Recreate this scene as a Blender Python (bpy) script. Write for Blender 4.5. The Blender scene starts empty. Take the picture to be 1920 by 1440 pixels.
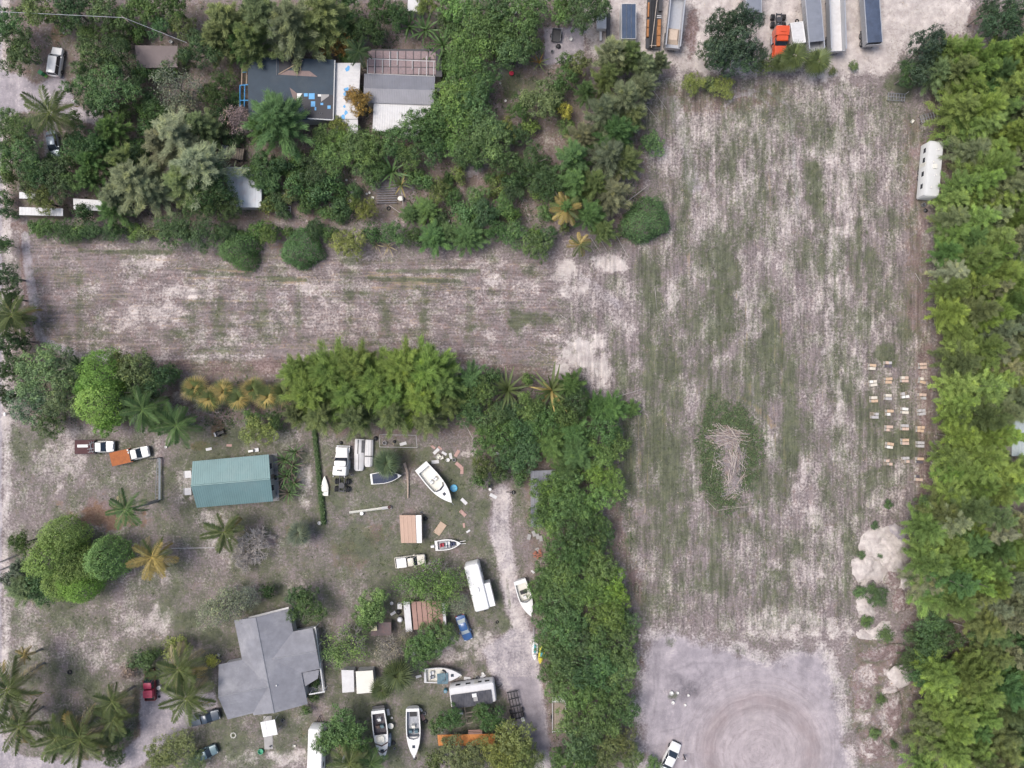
import bpy, math, random
import numpy as np
rad = math.radians
scene = bpy.context.scene
COL = scene.collection
random.seed(7); RNG = np.random.default_rng(11)

# ---------------------------------------------------------------- camera, sky, sun, exposure
CAM_H = 118.0                      # flying height in metres
VIEW_W = 175.0                     # metres of ground across the frame
S = 1920.0 / VIEW_W                # photo pixels per metre of ground
cam_data = bpy.data.cameras.new('camera')
cam_data.sensor_width = 36.0; cam_data.lens = 36.0 * CAM_H / VIEW_W
cam_data.clip_start = 1.0; cam_data.clip_end = 4000.0
cam = bpy.data.objects.new('camera', cam_data); COL.objects.link(cam)
cam.location = (0, 0, CAM_H); cam.rotation_euler = (0, 0, 0)
scene.camera = cam

SUN_AZ, SUN_EL = 172.0, 64.0       # direction towards the sun: degrees from +x, above the horizon
world = bpy.data.worlds.new('World'); scene.world = world; world.use_nodes = True
wn = world.node_tree.nodes; wl = world.node_tree.links; wn.clear()
sky = wn.new('ShaderNodeTexSky'); sky.sky_type = 'NISHITA'; sky.sun_disc = False
sky.sun_elevation = rad(SUN_EL); sky.sun_rotation = rad(90.0 - SUN_AZ)
sky.air_density = 1.0; sky.dust_density = 4.0; sky.ozone_density = 1.0
bg = wn.new('ShaderNodeBackground'); bg.inputs['Strength'].default_value = 0.125
wo = wn.new('ShaderNodeOutputWorld')
wl.new(sky.outputs[0], bg.inputs['Color']); wl.new(bg.outputs[0], wo.inputs['Surface'])

sun_data = bpy.data.lights.new('sun', 'SUN'); sun_data.energy = 1.5; sun_data.angle = rad(30)
sun_data.color = (1.0, 0.97, 0.945)
sun = bpy.data.objects.new('sun', sun_data); COL.objects.link(sun)
sun.location = (0, 0, 200)
sun.rotation_euler = (rad(90 - SUN_EL), 0, rad(SUN_AZ + 90))
scene.view_settings.view_transform = 'Standard'; scene.view_settings.look = 'None'
scene.view_settings.gamma = 1.0; scene.view_settings.use_curve_mapping = False
scene.view_settings.exposure = 0.74
scene.render.engine = 'CYCLES'
scene.cycles.max_bounces = 5; scene.cycles.diffuse_bounces = 3; scene.cycles.glossy_bounces = 2
scene.cycles.transmission_bounces = 2; scene.cycles.transparent_max_bounces = 4
scene.cycles.use_denoising = True
try: scene.cycles.denoising_prefilter = 'ACCURATE'
except Exception: pass

# ---------------------------------------------------------------- helpers
def P(px, py, z=0.0):
    """a point at height z that stands over photo pixel px, py (1920 x 1440)"""
    k = (CAM_H - z) / CAM_H / S
    return ((px - 960.0) * k, (720.0 - py) * k, z)
def m(px): return px / S

def tag(o, label=None, cat=None, group=None, kind=None):
    if label: o['label'] = label
    if cat: o['category'] = cat
    if group: o['group'] = group
    if kind: o['kind'] = kind
    return o
def thing(name, label, cat, loc, rz=0.0, group=None):
    o = bpy.data.objects.new(name, None); COL.objects.link(o)
    o.empty_display_size = 0.3
    o.location = loc; o.rotation_euler = (0, 0, rad(rz))
    return tag(o, label, cat, group)
def link(name, mesh, parent=None, loc=None, rot=None, scale=None, color=None):
    o = bpy.data.objects.new(name, mesh); COL.objects.link(o)
    if parent is not None: o.parent = parent
    if loc is not None: o.location = loc
    if rot is not None: o.rotation_euler = rot
    if scale is not None: o.scale = scale
    if color is not None: o.color = (color[0], color[1], color[2], 1.0)
    return o
def copy_tree(o, parent=None):
    c = o.copy(); COL.objects.link(c); c.parent = parent
    for ch in list(o.children): copy_tree(ch, c)
    return c

def mesh_np(name, V, F, mat=None, tone=None, smooth=False):
    """mesh from arrays; F is (n,3) or (n,4); tone is a per-vertex float attribute"""
    V = np.asarray(V, np.float32); F = np.asarray(F, np.int32)
    me = bpy.data.meshes.new(name)
    me.vertices.add(len(V)); me.vertices.foreach_set('co', V.ravel())
    k = F.shape[1]
    me.loops.add(F.size); me.loops.foreach_set('vertex_index', F.ravel())
    me.polygons.add(len(F))
    me.polygons.foreach_set('loop_start', np.arange(0, F.size, k, dtype=np.int32))
    try: me.polygons.foreach_set('loop_total', np.full(len(F), k, np.int32))
    except Exception: pass
    if smooth: me.polygons.foreach_set('use_smooth', np.ones(len(F), bool))
    if tone is not None:
        a = me.attributes.new('tone', 'FLOAT', 'POINT'); a.data.foreach_set('value', np.asarray(tone, np.float32))
    me.update(calc_edges=True)
    if mat is not None: me.materials.append(mat)
    return me

class MB:
    """collects boxes, prisms, tubes and lofts and links them as ONE mesh object"""
    def __init__(s): s.v = []; s.f = []
    def add(s, V, F):
        b = len(s.v); s.v += [tuple(p) for p in V]; s.f += [tuple(i + b for i in q) for q in F]; return s
    def box(s, x0, x1, y0, y1, z0, z1, top=1.0, rz=0.0):
        cx, cy = (x0 + x1) / 2, (y0 + y1) / 2; hx, hy = (x1 - x0) / 2, (y1 - y0) / 2
        c, n = math.cos(rad(rz)), math.sin(rad(rz)); V = []
        for z, t in ((z0, 1.0), (z1, top)):
            for a, b in ((-1, -1), (1, -1), (1, 1), (-1, 1)):
                x, y = a * hx * t, b * hy * t
                V.append((cx + x * c - y * n, cy + x * n + y * c, z))
        return s.add(V, [(3, 2, 1, 0), (4, 5, 6, 7), (0, 1, 5, 4), (1, 2, 6, 5), (2, 3, 7, 6), (3, 0, 4, 7)])
    def prism(s, poly, z0, z1, top=1.0):
        n = len(poly)
        if sum(poly[i][0] * poly[(i + 1) % n][1] - poly[(i + 1) % n][0] * poly[i][1] for i in range(n)) < 0: poly = poly[::-1]
        cx = sum(p[0] for p in poly) / n; cy = sum(p[1] for p in poly) / n
        V = [(p[0], p[1], z0) for p in poly] + [(cx + (p[0] - cx) * top, cy + (p[1] - cy) * top, z1) for p in poly]
        F = [tuple(range(n - 1, -1, -1)), tuple(range(n, 2 * n))] + [(i, (i + 1) % n, n + (i + 1) % n, n + i) for i in range(n)]
        return s.add(V, F)
    def loft(s, rings, cap=True):
        n = len(rings[0]); V = [p for r in rings for p in r]; F = []
        for k in range(len(rings) - 1):
            for i in range(n):
                j = (i + 1) % n; F.append((k * n + i, k * n + j, (k + 1) * n + j, (k + 1) * n + i))
        if cap: F += [tuple(range(n - 1, -1, -1)), tuple((len(rings) - 1) * n + i for i in range(n))]
        return s.add(V, F)
    def tube(s, pts, rads, n=6, cap=True):
        if not isinstance(rads, (list, tuple)): rads = [rads] * len(pts)
        rings = []
        for i, p in enumerate(pts):
            a = pts[max(i - 1, 0)]; b = pts[min(i + 1, len(pts) - 1)]
            d = np.array(b, float) - np.array(a, float); d /= (np.linalg.norm(d) + 1e-9)
            u = np.cross(d, (0, 0, 1.0) if abs(d[2]) < 0.9 else (1.0, 0, 0)); u /= np.linalg.norm(u); w = np.cross(d, u)
            rings.append([tuple(np.array(p) + rads[i] * (math.cos(t) * u + math.sin(t) * w)) for t in (2 * math.pi * k / n for k in range(n))])
        return s.loft(rings, cap)
    def bar(s, a, b, w, h=None):
        """square bar from a to b"""
        return s.tube([a, b], w * 0.7, 4)
    def disc(s, cx, cy, r, z0, z1, n=14, r2=None):
        r2 = r if r2 is None else r2
        return s.loft([[(cx + r * math.cos(2 * math.pi * i / n), cy + r * math.sin(2 * math.pi * i / n), z0) for i in range(n)],
                       [(cx + r2 * math.cos(2 * math.pi * i / n), cy + r2 * math.sin(2 * math.pi * i / n), z1) for i in range(n)]])
    def wheel(s, x, y, r, w, n=14):
        return s.loft([[(x + q * math.cos(2 * math.pi * i / n), yy, r + q * math.sin(2 * math.pi * i / n)) for i in range(n)]
                       for q, yy in ((r * .86, y - w / 2), (r, y - w * .32), (r, y + w * .32), (r * .86, y + w / 2))])
    def mesh(s, mat, smooth=False, name='mesh'):
        me = bpy.data.meshes.new(name); me.from_pydata(s.v, [], s.f); me.update()
        if smooth:
            me.polygons.foreach_set('use_smooth', np.ones(len(me.polygons), bool))
            try: me.set_sharp_from_angle(angle=rad(38))
            except Exception: pass
        me.materials.append(mat); return me
    def build(s, name, mat, parent=None, smooth=False, **kw):
        return link(name, s.mesh(mat, smooth, name), parent, **kw)

# ---------------------------------------------------------------- materials
MATS = {}
def mat(name, col, rough=0.6, metal=0.0, vary=0.12, scale=3.0, dirt=0.0, dirtcol=(0.12, 0.10, 0.08), bump=0.0, spec=0.5, ribs=None, coat=0.0):
    if name in MATS: return MATS[name]
    M = bpy.data.materials.new(name); M.use_nodes = True; nt = M.node_tree; N = nt.nodes; L = nt.links
    b = N['Principled BSDF']; b.inputs['Roughness'].default_value = rough; b.inputs['Metallic'].default_value = metal
    b.inputs['Specular IOR Level'].default_value = spec
    if coat: b.inputs['Coat Weight'].default_value = coat; b.inputs['Coat Roughness'].default_value = 0.08
    tc = N.new('ShaderNodeTexCoord'); oi = N.new('ShaderNodeObjectInfo')
    ad = N.new('ShaderNodeVectorMath'); ad.operation = 'ADD'
    L.new(tc.outputs['Object'], ad.inputs[0]); L.new(oi.outputs['Location'], ad.inputs[1])
    n1 = N.new('ShaderNodeTexNoise'); n1.inputs['Scale'].default_value = scale; n1.inputs['Detail'].default_value = 5; n1.inputs['Roughness'].default_value = 0.65
    L.new(ad.outputs[0], n1.inputs['Vector'])
    hs = N.new('ShaderNodeMapRange'); hs.inputs['From Min'].default_value = 0.25; hs.inputs['From Max'].default_value = 0.75
    hs.inputs['To Min'].default_value = 1 - vary; hs.inputs['To Max'].default_value = 1 + vary
    L.new(n1.outputs[0], hs.inputs['Value'])
    mx = N.new('ShaderNodeMix'); mx.data_type = 'RGBA'; mx.blend_type = 'MULTIPLY'; mx.inputs[0].default_value = 1.0
    col = tuple(c * .84 for c in col); mx.inputs[6].default_value = (*col, 1); L.new(hs.outputs[0], mx.inputs[7])
    out = mx.outputs[2]
    if dirt:
        n2 = N.new('ShaderNodeTexNoise'); n2.inputs['Scale'].default_value = scale * 0.35; n2.inputs['Detail'].default_value = 6; n2.inputs['Roughness'].default_value = 0.75
        L.new(ad.outputs[0], n2.inputs['Vector'])
        r = N.new('ShaderNodeMapRange'); r.inputs['From Min'].default_value = 0.5; r.inputs['From Max'].default_value = 0.78; r.inputs['To Max'].default_value = dirt
        L.new(n2.outputs[0], r.inputs['Value'])
        m2 = N.new('ShaderNodeMix'); m2.data_type = 'RGBA'; L.new(r.outputs[0], m2.inputs[0]); L.new(out, m2.inputs[6]); m2.inputs[7].default_value = (*dirtcol, 1)
        out = m2.outputs[2]
    L.new(out, b.inputs['Base Color'])
    if bump:
        bp = N.new('ShaderNodeBump'); bp.inputs['Strength'].default_value = bump; bp.inputs['Distance'].default_value = 0.05
        L.new(n1.outputs[0], bp.inputs['Height']); L.new(bp.outputs[0], b.inputs['Normal'])
    MATS[name] = M; return M

def leaf_mat(name, trans=0.16, vary=0.42, yellow=0.25, rough=0.55):
    M = bpy.data.materials.new(name); M.use_nodes = True; nt = M.node_tree; N = nt.nodes; L = nt.links
    b = N['Principled BSDF']; b.inputs['Roughness'].default_value = rough; b.inputs['Specular IOR Level'].default_value = 0.3
    oi = N.new('ShaderNodeObjectInfo'); at = N.new('ShaderNodeAttribute'); at.attribute_name = 'tone'
    mr = N.new('ShaderNodeMapRange'); mr.inputs['To Min'].default_value = 1 - vary; mr.inputs['To Max'].default_value = 1 + vary
    L.new(at.outputs['Fac'], mr.inputs['Value'])
    mx = N.new('ShaderNodeMix'); mx.data_type = 'RGBA'; mx.blend_type = 'MULTIPLY'; mx.inputs[0].default_value = 1
    L.new(oi.outputs['Color'], mx.inputs[6]); L.new(mr.outputs[0], mx.inputs[7])
    # young leaves are yellower
    yl = N.new('ShaderNodeMix'); yl.data_type = 'RGBA'; yl.blend_type = 'MULTIPLY'
    yr = N.new('ShaderNodeMapRange'); yr.inputs['From Min'].default_value = 0.6; yr.inputs['To Max'].default_value = yellow * 3
    L.new(at.outputs['Fac'], yr.inputs['Value']); L.new(yr.outputs[0], yl.inputs[0])
    L.new(mx.outputs[2], yl.inputs[6]); yl.inputs[7].default_value = (1.16, 1.06, 0.72, 1)
    tr = N.new('ShaderNodeBsdfTranslucent'); ms = N.new('ShaderNodeMixShader'); ms.inputs[0].default_value = trans
    L.new(yl.outputs[2], b.inputs['Base Color']); L.new(yl.outputs[2], tr.inputs['Color'])
    L.new(b.outputs[0], ms.inputs[1]); L.new(tr.outputs[0], ms.inputs[2])
    L.new(ms.outputs[0], N['Material Output'].inputs['Surface'])
    MATS[name] = M; return M
LEAF = leaf_mat('broad_leaf'); NEEDLE = leaf_mat('casuarina_needle', 0.2, 0.42, 0.25, 0.7); FROND = leaf_mat('palm_frond', 0.2, 0.3, 0.3, 0.45)
BARK = mat('bark', (0.20, 0.175, 0.15), 0.9, vary=0.3, scale=6, bump=0.4)
TWIG = mat('bare_twig', (0.46, 0.42, 0.39), 0.9, vary=0.25, scale=4)
PALMBARK = mat('palm_bark', (0.30, 0.28, 0.25), 0.9, vary=0.3, scale=7)

# ---------------------------------------------------------------- numpy noise
def vnoise(X, Y, seed, n=64):
    g = np.random.default_rng(seed).random((n, n)).astype(np.float32)
    xi = np.floor(X).astype(int); yi = np.floor(Y).astype(int); fx = (X - xi); fy = (Y - yi)
    fx = fx * fx * (3 - 2 * fx); fy = fy * fy * (3 - 2 * fy)
    a = g[yi % n, xi % n]; b = g[yi % n, (xi + 1) % n]; c = g[(yi + 1) % n, xi % n]; d = g[(yi + 1) % n, (xi + 1) % n]
    return (a * (1 - fx) + b * fx) * (1 - fy) + (c * (1 - fx) + d * fx) * fy
def fbm(X, Y, size, seed, octs=4, gain=0.55):
    t = np.zeros_like(X); a = 1.0; s = 0.0
    for o in range(octs):
        f = 2.0 ** o / size
        t += a * vnoise(X * f + 17.3 * o + 900, Y * f + 9.1 * o + 900, seed + o); s += a; a *= gain
    return t / s
def sstep(a, b, x):
    t = np.clip((x - a) / (b - a), 0, 1); return t * t * (3 - 2 * t)
# ---------------------------------------------------------------- the ground: one seamless grid, split by what it is
STEP = 0.3
gx = np.arange(-108, 108 + 1e-6, STEP); gy = np.arange(-84, 84 + 1e-6, STEP)
GXm, GYm = np.meshgrid(gx, gy)                      # metres
GX = GXm * S + 960.0; GY = 720.0 - GYm * S          # photo pixels
NR, NC = GX.shape
W1 = (fbm(GX, GY, 60, 1) - 0.5) * 2; W2 = (fbm(GX, GY, 22, 5) - 0.5) * 2; W3 = fbm(GX, GY, 9, 9, 3)
VS = .5 * fbm((GX + 6 * W1) / 13.0, GY / 120.0, 1.0, 21, 4) + .5 * fbm(GX / 34.0, GY / 150.0, 1.0, 25, 3); HSn = fbm(GX / 110.0, (GY + 5 * W1) / 12.0, 1.0, 31, 4)
CH = {k: np.zeros_like(GX) for k in ('sand', 'grass', 'straw', 'litter', 'road', 'dark', 'vert', 'orange', 'tyre', 'pile')}
def poly_sd(pts):
    """signed distance (pixels), positive inside"""
    x = GX; y = GY; d = np.full_like(x, 1e9); ins = np.zeros(x.shape, bool); n = len(pts)
    for i in range(n):
        x0, y0 = pts[i]; x1, y1 = pts[(i + 1) % n]; ex, ey = x1 - x0, y1 - y0
        t = np.clip(((x - x0) * ex + (y - y0) * ey) / (ex * ex + ey * ey + 1e-9), 0, 1)
        d = np.minimum(d, (x - x0 - t * ex) ** 2 + (y - y0 - t * ey) ** 2)
        c = ((y0 > y) != (y1 > y)) & (x < (x1 - x0) * (y - y0) / (y1 - y0 + 1e-9) + x0); ins ^= c
    d = np.sqrt(d); return np.where(ins, d, -d)
def put(ch, mask, v, mode='mix'):
    A = CH[ch]
    if mode == 'max': A[:] = np.maximum(A, mask * v)
    elif mode == 'add': A[:] = np.clip(A + mask * v, 0, 1.2)
    else: A[:] = A * (1 - mask) + mask * v
def pmask(pts, w=8, rough=10): return sstep(-w, w, poly_sd(pts) + W2 * rough)
def blob(px, py, rx, ry, rough=0.5, rot=0):
    c, s = math.cos(rad(rot)), math.sin(rad(rot)); dx, dy = GX - px, GY - py
    r = np.sqrt(((dx * c + dy * s) / rx) ** 2 + ((-dx * s + dy * c) / ry) ** 2)
    return sstep(1.35, 0.35, r + W2 * rough + (W3 - .5) * .9)
def stroke(pts, w, rough=3, soft=None):
    d = np.full_like(GX, 1e9)
    for (x0, y0), (x1, y1) in zip(pts[:-1], pts[1:]):
        ex, ey = x1 - x0, y1 - y0
        t = np.clip(((GX - x0) * ex + (GY - y0) * ey) / (ex * ex + ey * ey + 1e-9), 0, 1)
        d = np.minimum(d, (GX - x0 - t * ex) ** 2 + (GY - y0 - t * ey) ** 2)
    soft = soft or max(2.0, w * 0.4)
    return sstep(w + soft, w - soft, np.sqrt(d) + W2 * rough)
# everywhere: thin weedy sand
CH['vert'] += .5      # 1: rows run north, 0: rows run east, .5: no rows
CH['grass'] += 0.33 + 0.22 * W1; CH['sand'] += 0.24 + 0.22 * W2; CH['litter'] += 0.25
# woods and garden floor
for poly in ([(0, 0), (1105, 0), (1105, 425), (0, 410)], [(880, 770), (1190, 770), (1200, 1440), (1025, 1440), (985, 1000), (900, 880)],
             [(1740, 90), (1960, 0), (1960, 1460), (1690, 1460), (1700, 1150), (1745, 950)], [(1110, 90), (1220, 130), (1210, 460), (1110, 470)],
             [(0, 640), (560, 690), (1095, 690), (1095, 800), (560, 830), (60, 800)]):
    k = pmask(poly, 14, 14); put('litter', k, 0.62); put('sand', k, 0.14 + 0.2 * W3); put('grass', k, 0.42)
# the two mown plots
FIELD = [(1218, 150), (1460, 146), (1640, 165), (1735, 220), (1748, 420), (1750, 880), (1700, 980), (1590, 1180), (1222, 1185), (1165, 1080), (1150, 850), (1120, 760), (1060, 640), (1070, 500), (1190, 460), (1235, 380), (1205, 230)]
PLOT = [(52, 425), (300, 470), (620, 480), (1000, 480), (1062, 500), (1062, 640), (1040, 700), (560, 700), (300, 700), (150, 670), (78, 640), (45, 520)]
kf = pmask(FIELD, 12, 8); kp = pmask(PLOT, 12, 8)
put('vert', kf, 1.0); put('vert', kp, 0.0)
put('grass', kf, 0.44 + 0.55 * (VS - 0.5) + 0.30 * W1 + 0.28 * W2); put('sand', kf, 0.31 + .10 * sstep(500, 150, GY) - 0.45 * (VS - 0.52) - 0.15 * W1 + 0.32 * W2); put('litter', kf, 0.30); put('straw', kf, np.clip(0.10 + 0.6 * (VS - 0.6), 0, 1))
put('grass', kp, 0.36 + 0.55 * (HSn - 0.5) + 0.22 * W1 + 0.2 * W2); put('sand', kp, 0.28 + 0.25 * W1 + 0.25 * W2 - .35 * (HSn - .5)); put('litter', kp, 0.42); put('straw', kp, 0.2 + .5 * (HSn - .5))
# west plot: mown cross stripes, pale scalped patches, dry swathes
for (x, y, rx, ry) in ((410, 590, 13, 62), (490, 585, 15, 62), (655, 580, 11, 55), (722, 590, 14, 55), (793, 590, 12, 50), (882, 592, 14, 50), (972, 596, 18, 40), (150, 560, 10, 95), (330, 627, 32, 11), (560, 585, 8, 45), (1000, 600, 40, 18)):
    put('grass', blob(x, y, rx, ry, 0.7), 0.30, 'add'); put('sand', blob(x, y, rx, ry, 0.7), -0.10, 'add')
for (x, y, rx, ry, v) in ((285, 492, 22, 18, .75), (245, 515, 30, 26, .6), (370, 548, 60, 20, .72), (290, 585, 70, 30, .62), (230, 600, 40, 28, .6), (300, 560, 50, 30, .5), (600, 530, 60, 30, .5), (925, 520, 26, 26, .68), (985, 540, 24, 20, .6), (850, 560, 90, 30, .45), (620, 600, 120, 40, .45), (450, 560, 40, 20, .5), (200, 655, 50, 20, .5)):
    put('sand', blob(x, y, rx, ry, 0.8), v * .86, 'max'); put('grass', blob(x, y, rx, ry, 0.8), -0.10, 'add')
for pts in ([(335, 503), (470, 508)], [(350, 520), (575, 528)], [(690, 514), (860, 520)], [(700, 528), (850, 534)], [(560, 520), (640, 524)], [(700, 540), (900, 542)]):
    put('straw', stroke(pts, 3.5, 4), 0.52, 'max')
for pts in ([(360, 512), (470, 516)], [(480, 520), (575, 524)], [(690, 522), (860, 527)], [(710, 508), (900, 508)], [(150, 470), (320, 474)]):
    put('grass', stroke(pts, 3.5, 3), 0.4, 'add')
for pts in ([(180, 690), (520, 690), (1000, 700)], [(640, 670), (900, 680)]):
    put('litter', stroke(pts, 16, 6), 0.8, 'max')
put('road', stroke([(45, 440), (62, 560), (75, 630), (130, 665), (200, 668)], 9, 4), 0.7, 'max')
put('litter', stroke([(42, 430), (50, 540), (68, 640), (140, 672)], 9, 3), 0.85, 'max')
# the open end between the plots: bare white sand
for (x, y, rx, ry, v) in ((1058, 508, 32, 26, .9), (1092, 540, 30, 22, .75), (1145, 494, 36, 18, .95), (1085, 662, 46, 36, 1.0), (1125, 690, 32, 34, .9), (1110, 560, 50, 25, .5), (1180, 590, 40, 30, .4), (1055, 690, 22, 20, .9), (1120, 640, 30, 16, .8), (1060, 545, 20, 20, .7)):
    k = blob(x, y, rx, ry, 0.45); put('sand', k, v, 'max'); put('grass', k, -0.35 * v, 'add'); put('litter', k, 0.05)
put('road', stroke([(1090, 520), (1140, 560), (1160, 570)], 10, 5), 0.5, 'max')
# east plot: green strips, scalped speckle, straw rows
for (x, y, rx, ry, v) in ((1288, 340, 12, 90, .4), (1372, 320, 10, 60, .3), (1365, 520, 26, 95, .62), (1345, 600, 20, 60, .45), (1533, 368, 18, 62, .6), (1520, 330, 12, 40, .4), (1210, 560, 35, 80, .42), (1240, 700, 40, 70, .4), (1300, 640, 25, 60, .3), (1445, 660, 22, 90, .38), (1480, 740, 16, 110, .4), (1610, 470, 16, 80, .3), (1635, 500, 12, 60, .35), (1660, 560, 30, 40, .3), (1250, 870, 34, 80, .4), (1180, 870, 14, 110, .45), (1165, 700, 20, 40, .4), (1700, 620, 26, 26, .3), (1665, 668, 24, 20, .75), (1698, 832, 30, 26, .85), (1650, 790, 50, 90, .25), (1480, 870, 18, 60, .45), (1390, 1000, 60, 30, .25), (1270, 1010, 40, 40, .3), (1330, 1090, 90, 30, .25), (1650, 900, 40, 30, .35), (1600, 1000, 20, 60, .25), (1315, 480, 16, 40, .3), (1470, 200, 20, 40, .25), (1690, 160, 35, 20, .5), (1590, 210, 12, 40, .3), (1440, 570, 14, 60, .3)):
    k = blob(x, y, rx, ry, 0.8); put('grass', k, v * .8, 'add'); put('sand', k, -0.25 * v, 'add')
for (x, y, rx, ry, v) in ((1585, 330, 30, 120, .6), (1560, 480, 30, 90, .62), (1560, 620, 16, 120, .68), (1572, 760, 14, 110, .72), (1580, 860, 20, 50, .6), (1470, 420, 20, 60, .6), (1330, 430, 30, 50, .55), (1400, 350, 40, 80, .5), (1345, 240, 60, 50, .5), (1430, 260, 60, 60, .5), (1620, 600, 30, 30, .6), (1300, 880, 12, 50, .75), (1325, 895, 14, 30, .85), (1262, 560, 12, 40, .65), (1330, 610, 24, 40, .55), (1540, 200, 60, 40, .5), (1640, 250, 50, 60, .42), (1600, 690, 40, 40, .55), (1560, 1020, 60, 50, .55), (1500, 1070, 80, 25, .55), (1655, 940, 40, 30, .55), (1290, 260, 24, 60, .6), (1255, 450, 15, 15, .7)):
    k = blob(x, y, rx, ry, 0.9); put('sand', k, v * .92, 'max')
for x, y0, y1, v in ((1180, 770, 1000, .8), (1195, 770, 930, .7), (1210, 780, 960, .6), (1243, 770, 840, .8), (1222, 560, 760, .5), (1288, 420, 570, .7), (1379, 480, 560, .75), (1396, 560, 700, .85), (1404, 640, 740, .7), (1450, 580, 700, .6), (1463, 600, 720, .8), (1450, 760, 900, .6), (1440, 300, 420, .7), (1470, 820, 930, .8), (1455, 900, 980, .5), (1265, 640, 740, .5), (1355, 170, 330, .35), (1490, 240, 420, .4), (1540, 560, 760, .35), (1620, 320, 520, .3)):
    put('straw', stroke([(x, y0), (x + 4, (y0 + y1) / 2), (x + 2, y1)], 2.6, 2.6), v * .78, 'max')
put('straw', stroke([(1390, 745), (1430, 775), (1450, 800)], 6, 3), .7, 'max')
put('litter', pmask([(1690, 180), (1745, 260), (1750, 640), (1690, 640), (1690, 420)], 14, 12), .62, 'max'); put('litter', pmask([(1715, 640), (1752, 640), (1752, 960), (1715, 960)], 10, 8), .8, 'max')
put('litter', pmask([(1215, 150), (1330, 165), (1470, 155), (1470, 200), (1220, 230)], 12, 10), .7, 'max')
put('litter', pmask([(1150, 860), (1175, 1000), (1215, 1130), (1195, 1140), (1140, 1000)], 10, 6), .8, 'max')
put('litter', stroke([(1330, 960), (1370, 975), (1410, 960), (1425, 930)], 4, 3), .6, 'max')
put('road', stroke([(1262, 200), (1290, 290), (1300, 350)], 14, 8), .55, 'max'); put('road', blob(1255, 195, 28, 22), .6, 'max')
for pts in ([(1390, 165), (1440, 172), (1480, 200), (1487, 260), (1490, 340), (1500, 420)], [(1370, 170), (1430, 185), (1460, 215)], [(1360, 200), (1380, 180), (1420, 172)]):
    put('road', stroke(pts, 3, 2), .6, 'max')
for x0, x1, v in ((1408, 1412, .6), (1424, 1429, .5), (1552, 1560, .55), (1568, 1577, .5), (1318, 1326, .4), (1334, 1343, .4), (1600, 1604, .35), (1616, 1621, .35)):
    put('road', stroke([(x0, 250), ((x0 + x1) / 2 + 3, 600), (x1, 1120)], 2.2, 2.5) * np.clip(.6 + W1, 0, 1), v, 'max'); put('grass', stroke([(x0 + 8, 250), ((x0 + x1) / 2 + 11, 600), (x1 + 8, 1120)], 2.5, 2.5), .16, 'add')
for y0, v in ((548, .4), (560, .4), (604, .35), (616, .35), (652, .4), (664, .4)):
    put('road', stroke([(120, y0), (500, y0 + 3), (1000, y0 + 9)], 2.0, 2.5) * np.clip(.6 + W1, 0, 1), v, 'max')
# weeds round the stick heap
k = blob(1365, 850, 66, 112, 0.35); put('grass', k, 1.0, 'max'); put('sand', k, 0.0); put('straw', k, 0)
# sandy band and the graded turning place to the south
k = pmask([(1215, 1165), (1330, 1160), (1400, 1140), (1480, 1140), (1600, 1150), (1600, 1190), (1440, 1215), (1330, 1190), (1220, 1200)], 22, 30)
put('sand', k, .55 + .35 * W2 + .5 * (W3 - .5), 'max'); put('grass', k, -0.15, 'add')
LOT = [(1212, 1196), (1262, 1178), (1320, 1196), (1385, 1218), (1440, 1236), (1498, 1214), (1545, 1222), (1566, 1262), (1578, 1320), (1605, 1460), (1205, 1460), (1195, 1360), (1196, 1270)]
kl = pmask(LOT, 30, 30); put('road', kl, 1.0); put('sand', kl, 0.12 + .25 * W2); put('grass', kl, 0.0); put('litter', kl, 0.05); put('straw', kl, 0); put('vert', kl, .5)
RINGC = (1425, 1412)
rr = np.hypot(GX - RINGC[0], GY - RINGC[1])
put('tyre', sstep(225, 120, rr) * kl * (GX > 1200), 1.0)
sdl = poly_sd(LOT); kb = sstep(34, 6, np.abs(sdl + 10 * W2)); put('sand', kb, .42 + .4 * W2, 'max'); put('grass', kb * (sdl < 8), .3, 'max')
put('litter', sstep(30, 12, np.abs(rr - 98 + 6 * W1)) * kl, .55, 'max'); put('dark', sstep(20, 8, np.abs(rr - 96)) * kl * np.clip(.5 + W1, 0, 1), .4, 'max')
put('dark', np.clip(blob(1290, 1295, 28, 19, .6) + blob(1262, 1275, 20, 14) * .4, 0, 1), 1.0, 'max'); put('grass', blob(1262, 1302, 12, 10), .7, 'max'); put('grass', blob(1255, 1205, 18, 12), .5, 'max')
put('dark', blob(1345, 1268, 14, 9), .35, 'max')
for pts in ([(1236, 1225), (1232, 1300), (1224, 1350)], [(1230, 1230), (1226, 1300)], [(1250, 1262), (1300, 1244), (1350, 1242)], [(1300, 1240), (1340, 1300)], [(1240, 1372), (1275, 1365), (1330, 1330)]):
    put('dark', stroke(pts, 1.6, 1.5), .45, 'max')
put('litter', blob(1205, 1235, 8, 26), .8, 'max'); put('orange', blob(1205, 1235, 6, 22), .6, 'max')
for (x, y, rx, ry) in ((1672, 1040, 36, 40), (1634, 1068, 34, 30), (1645, 1012, 36, 22), (1700, 1086, 15, 22), (1625, 1142, 15, 26), (1645, 1188, 30, 14)):
    put('sand', blob(x, y, rx, ry, .5), 1.05, 'max'); put('grass', blob(x, y, rx, ry, .5), -.4, 'add')
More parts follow.
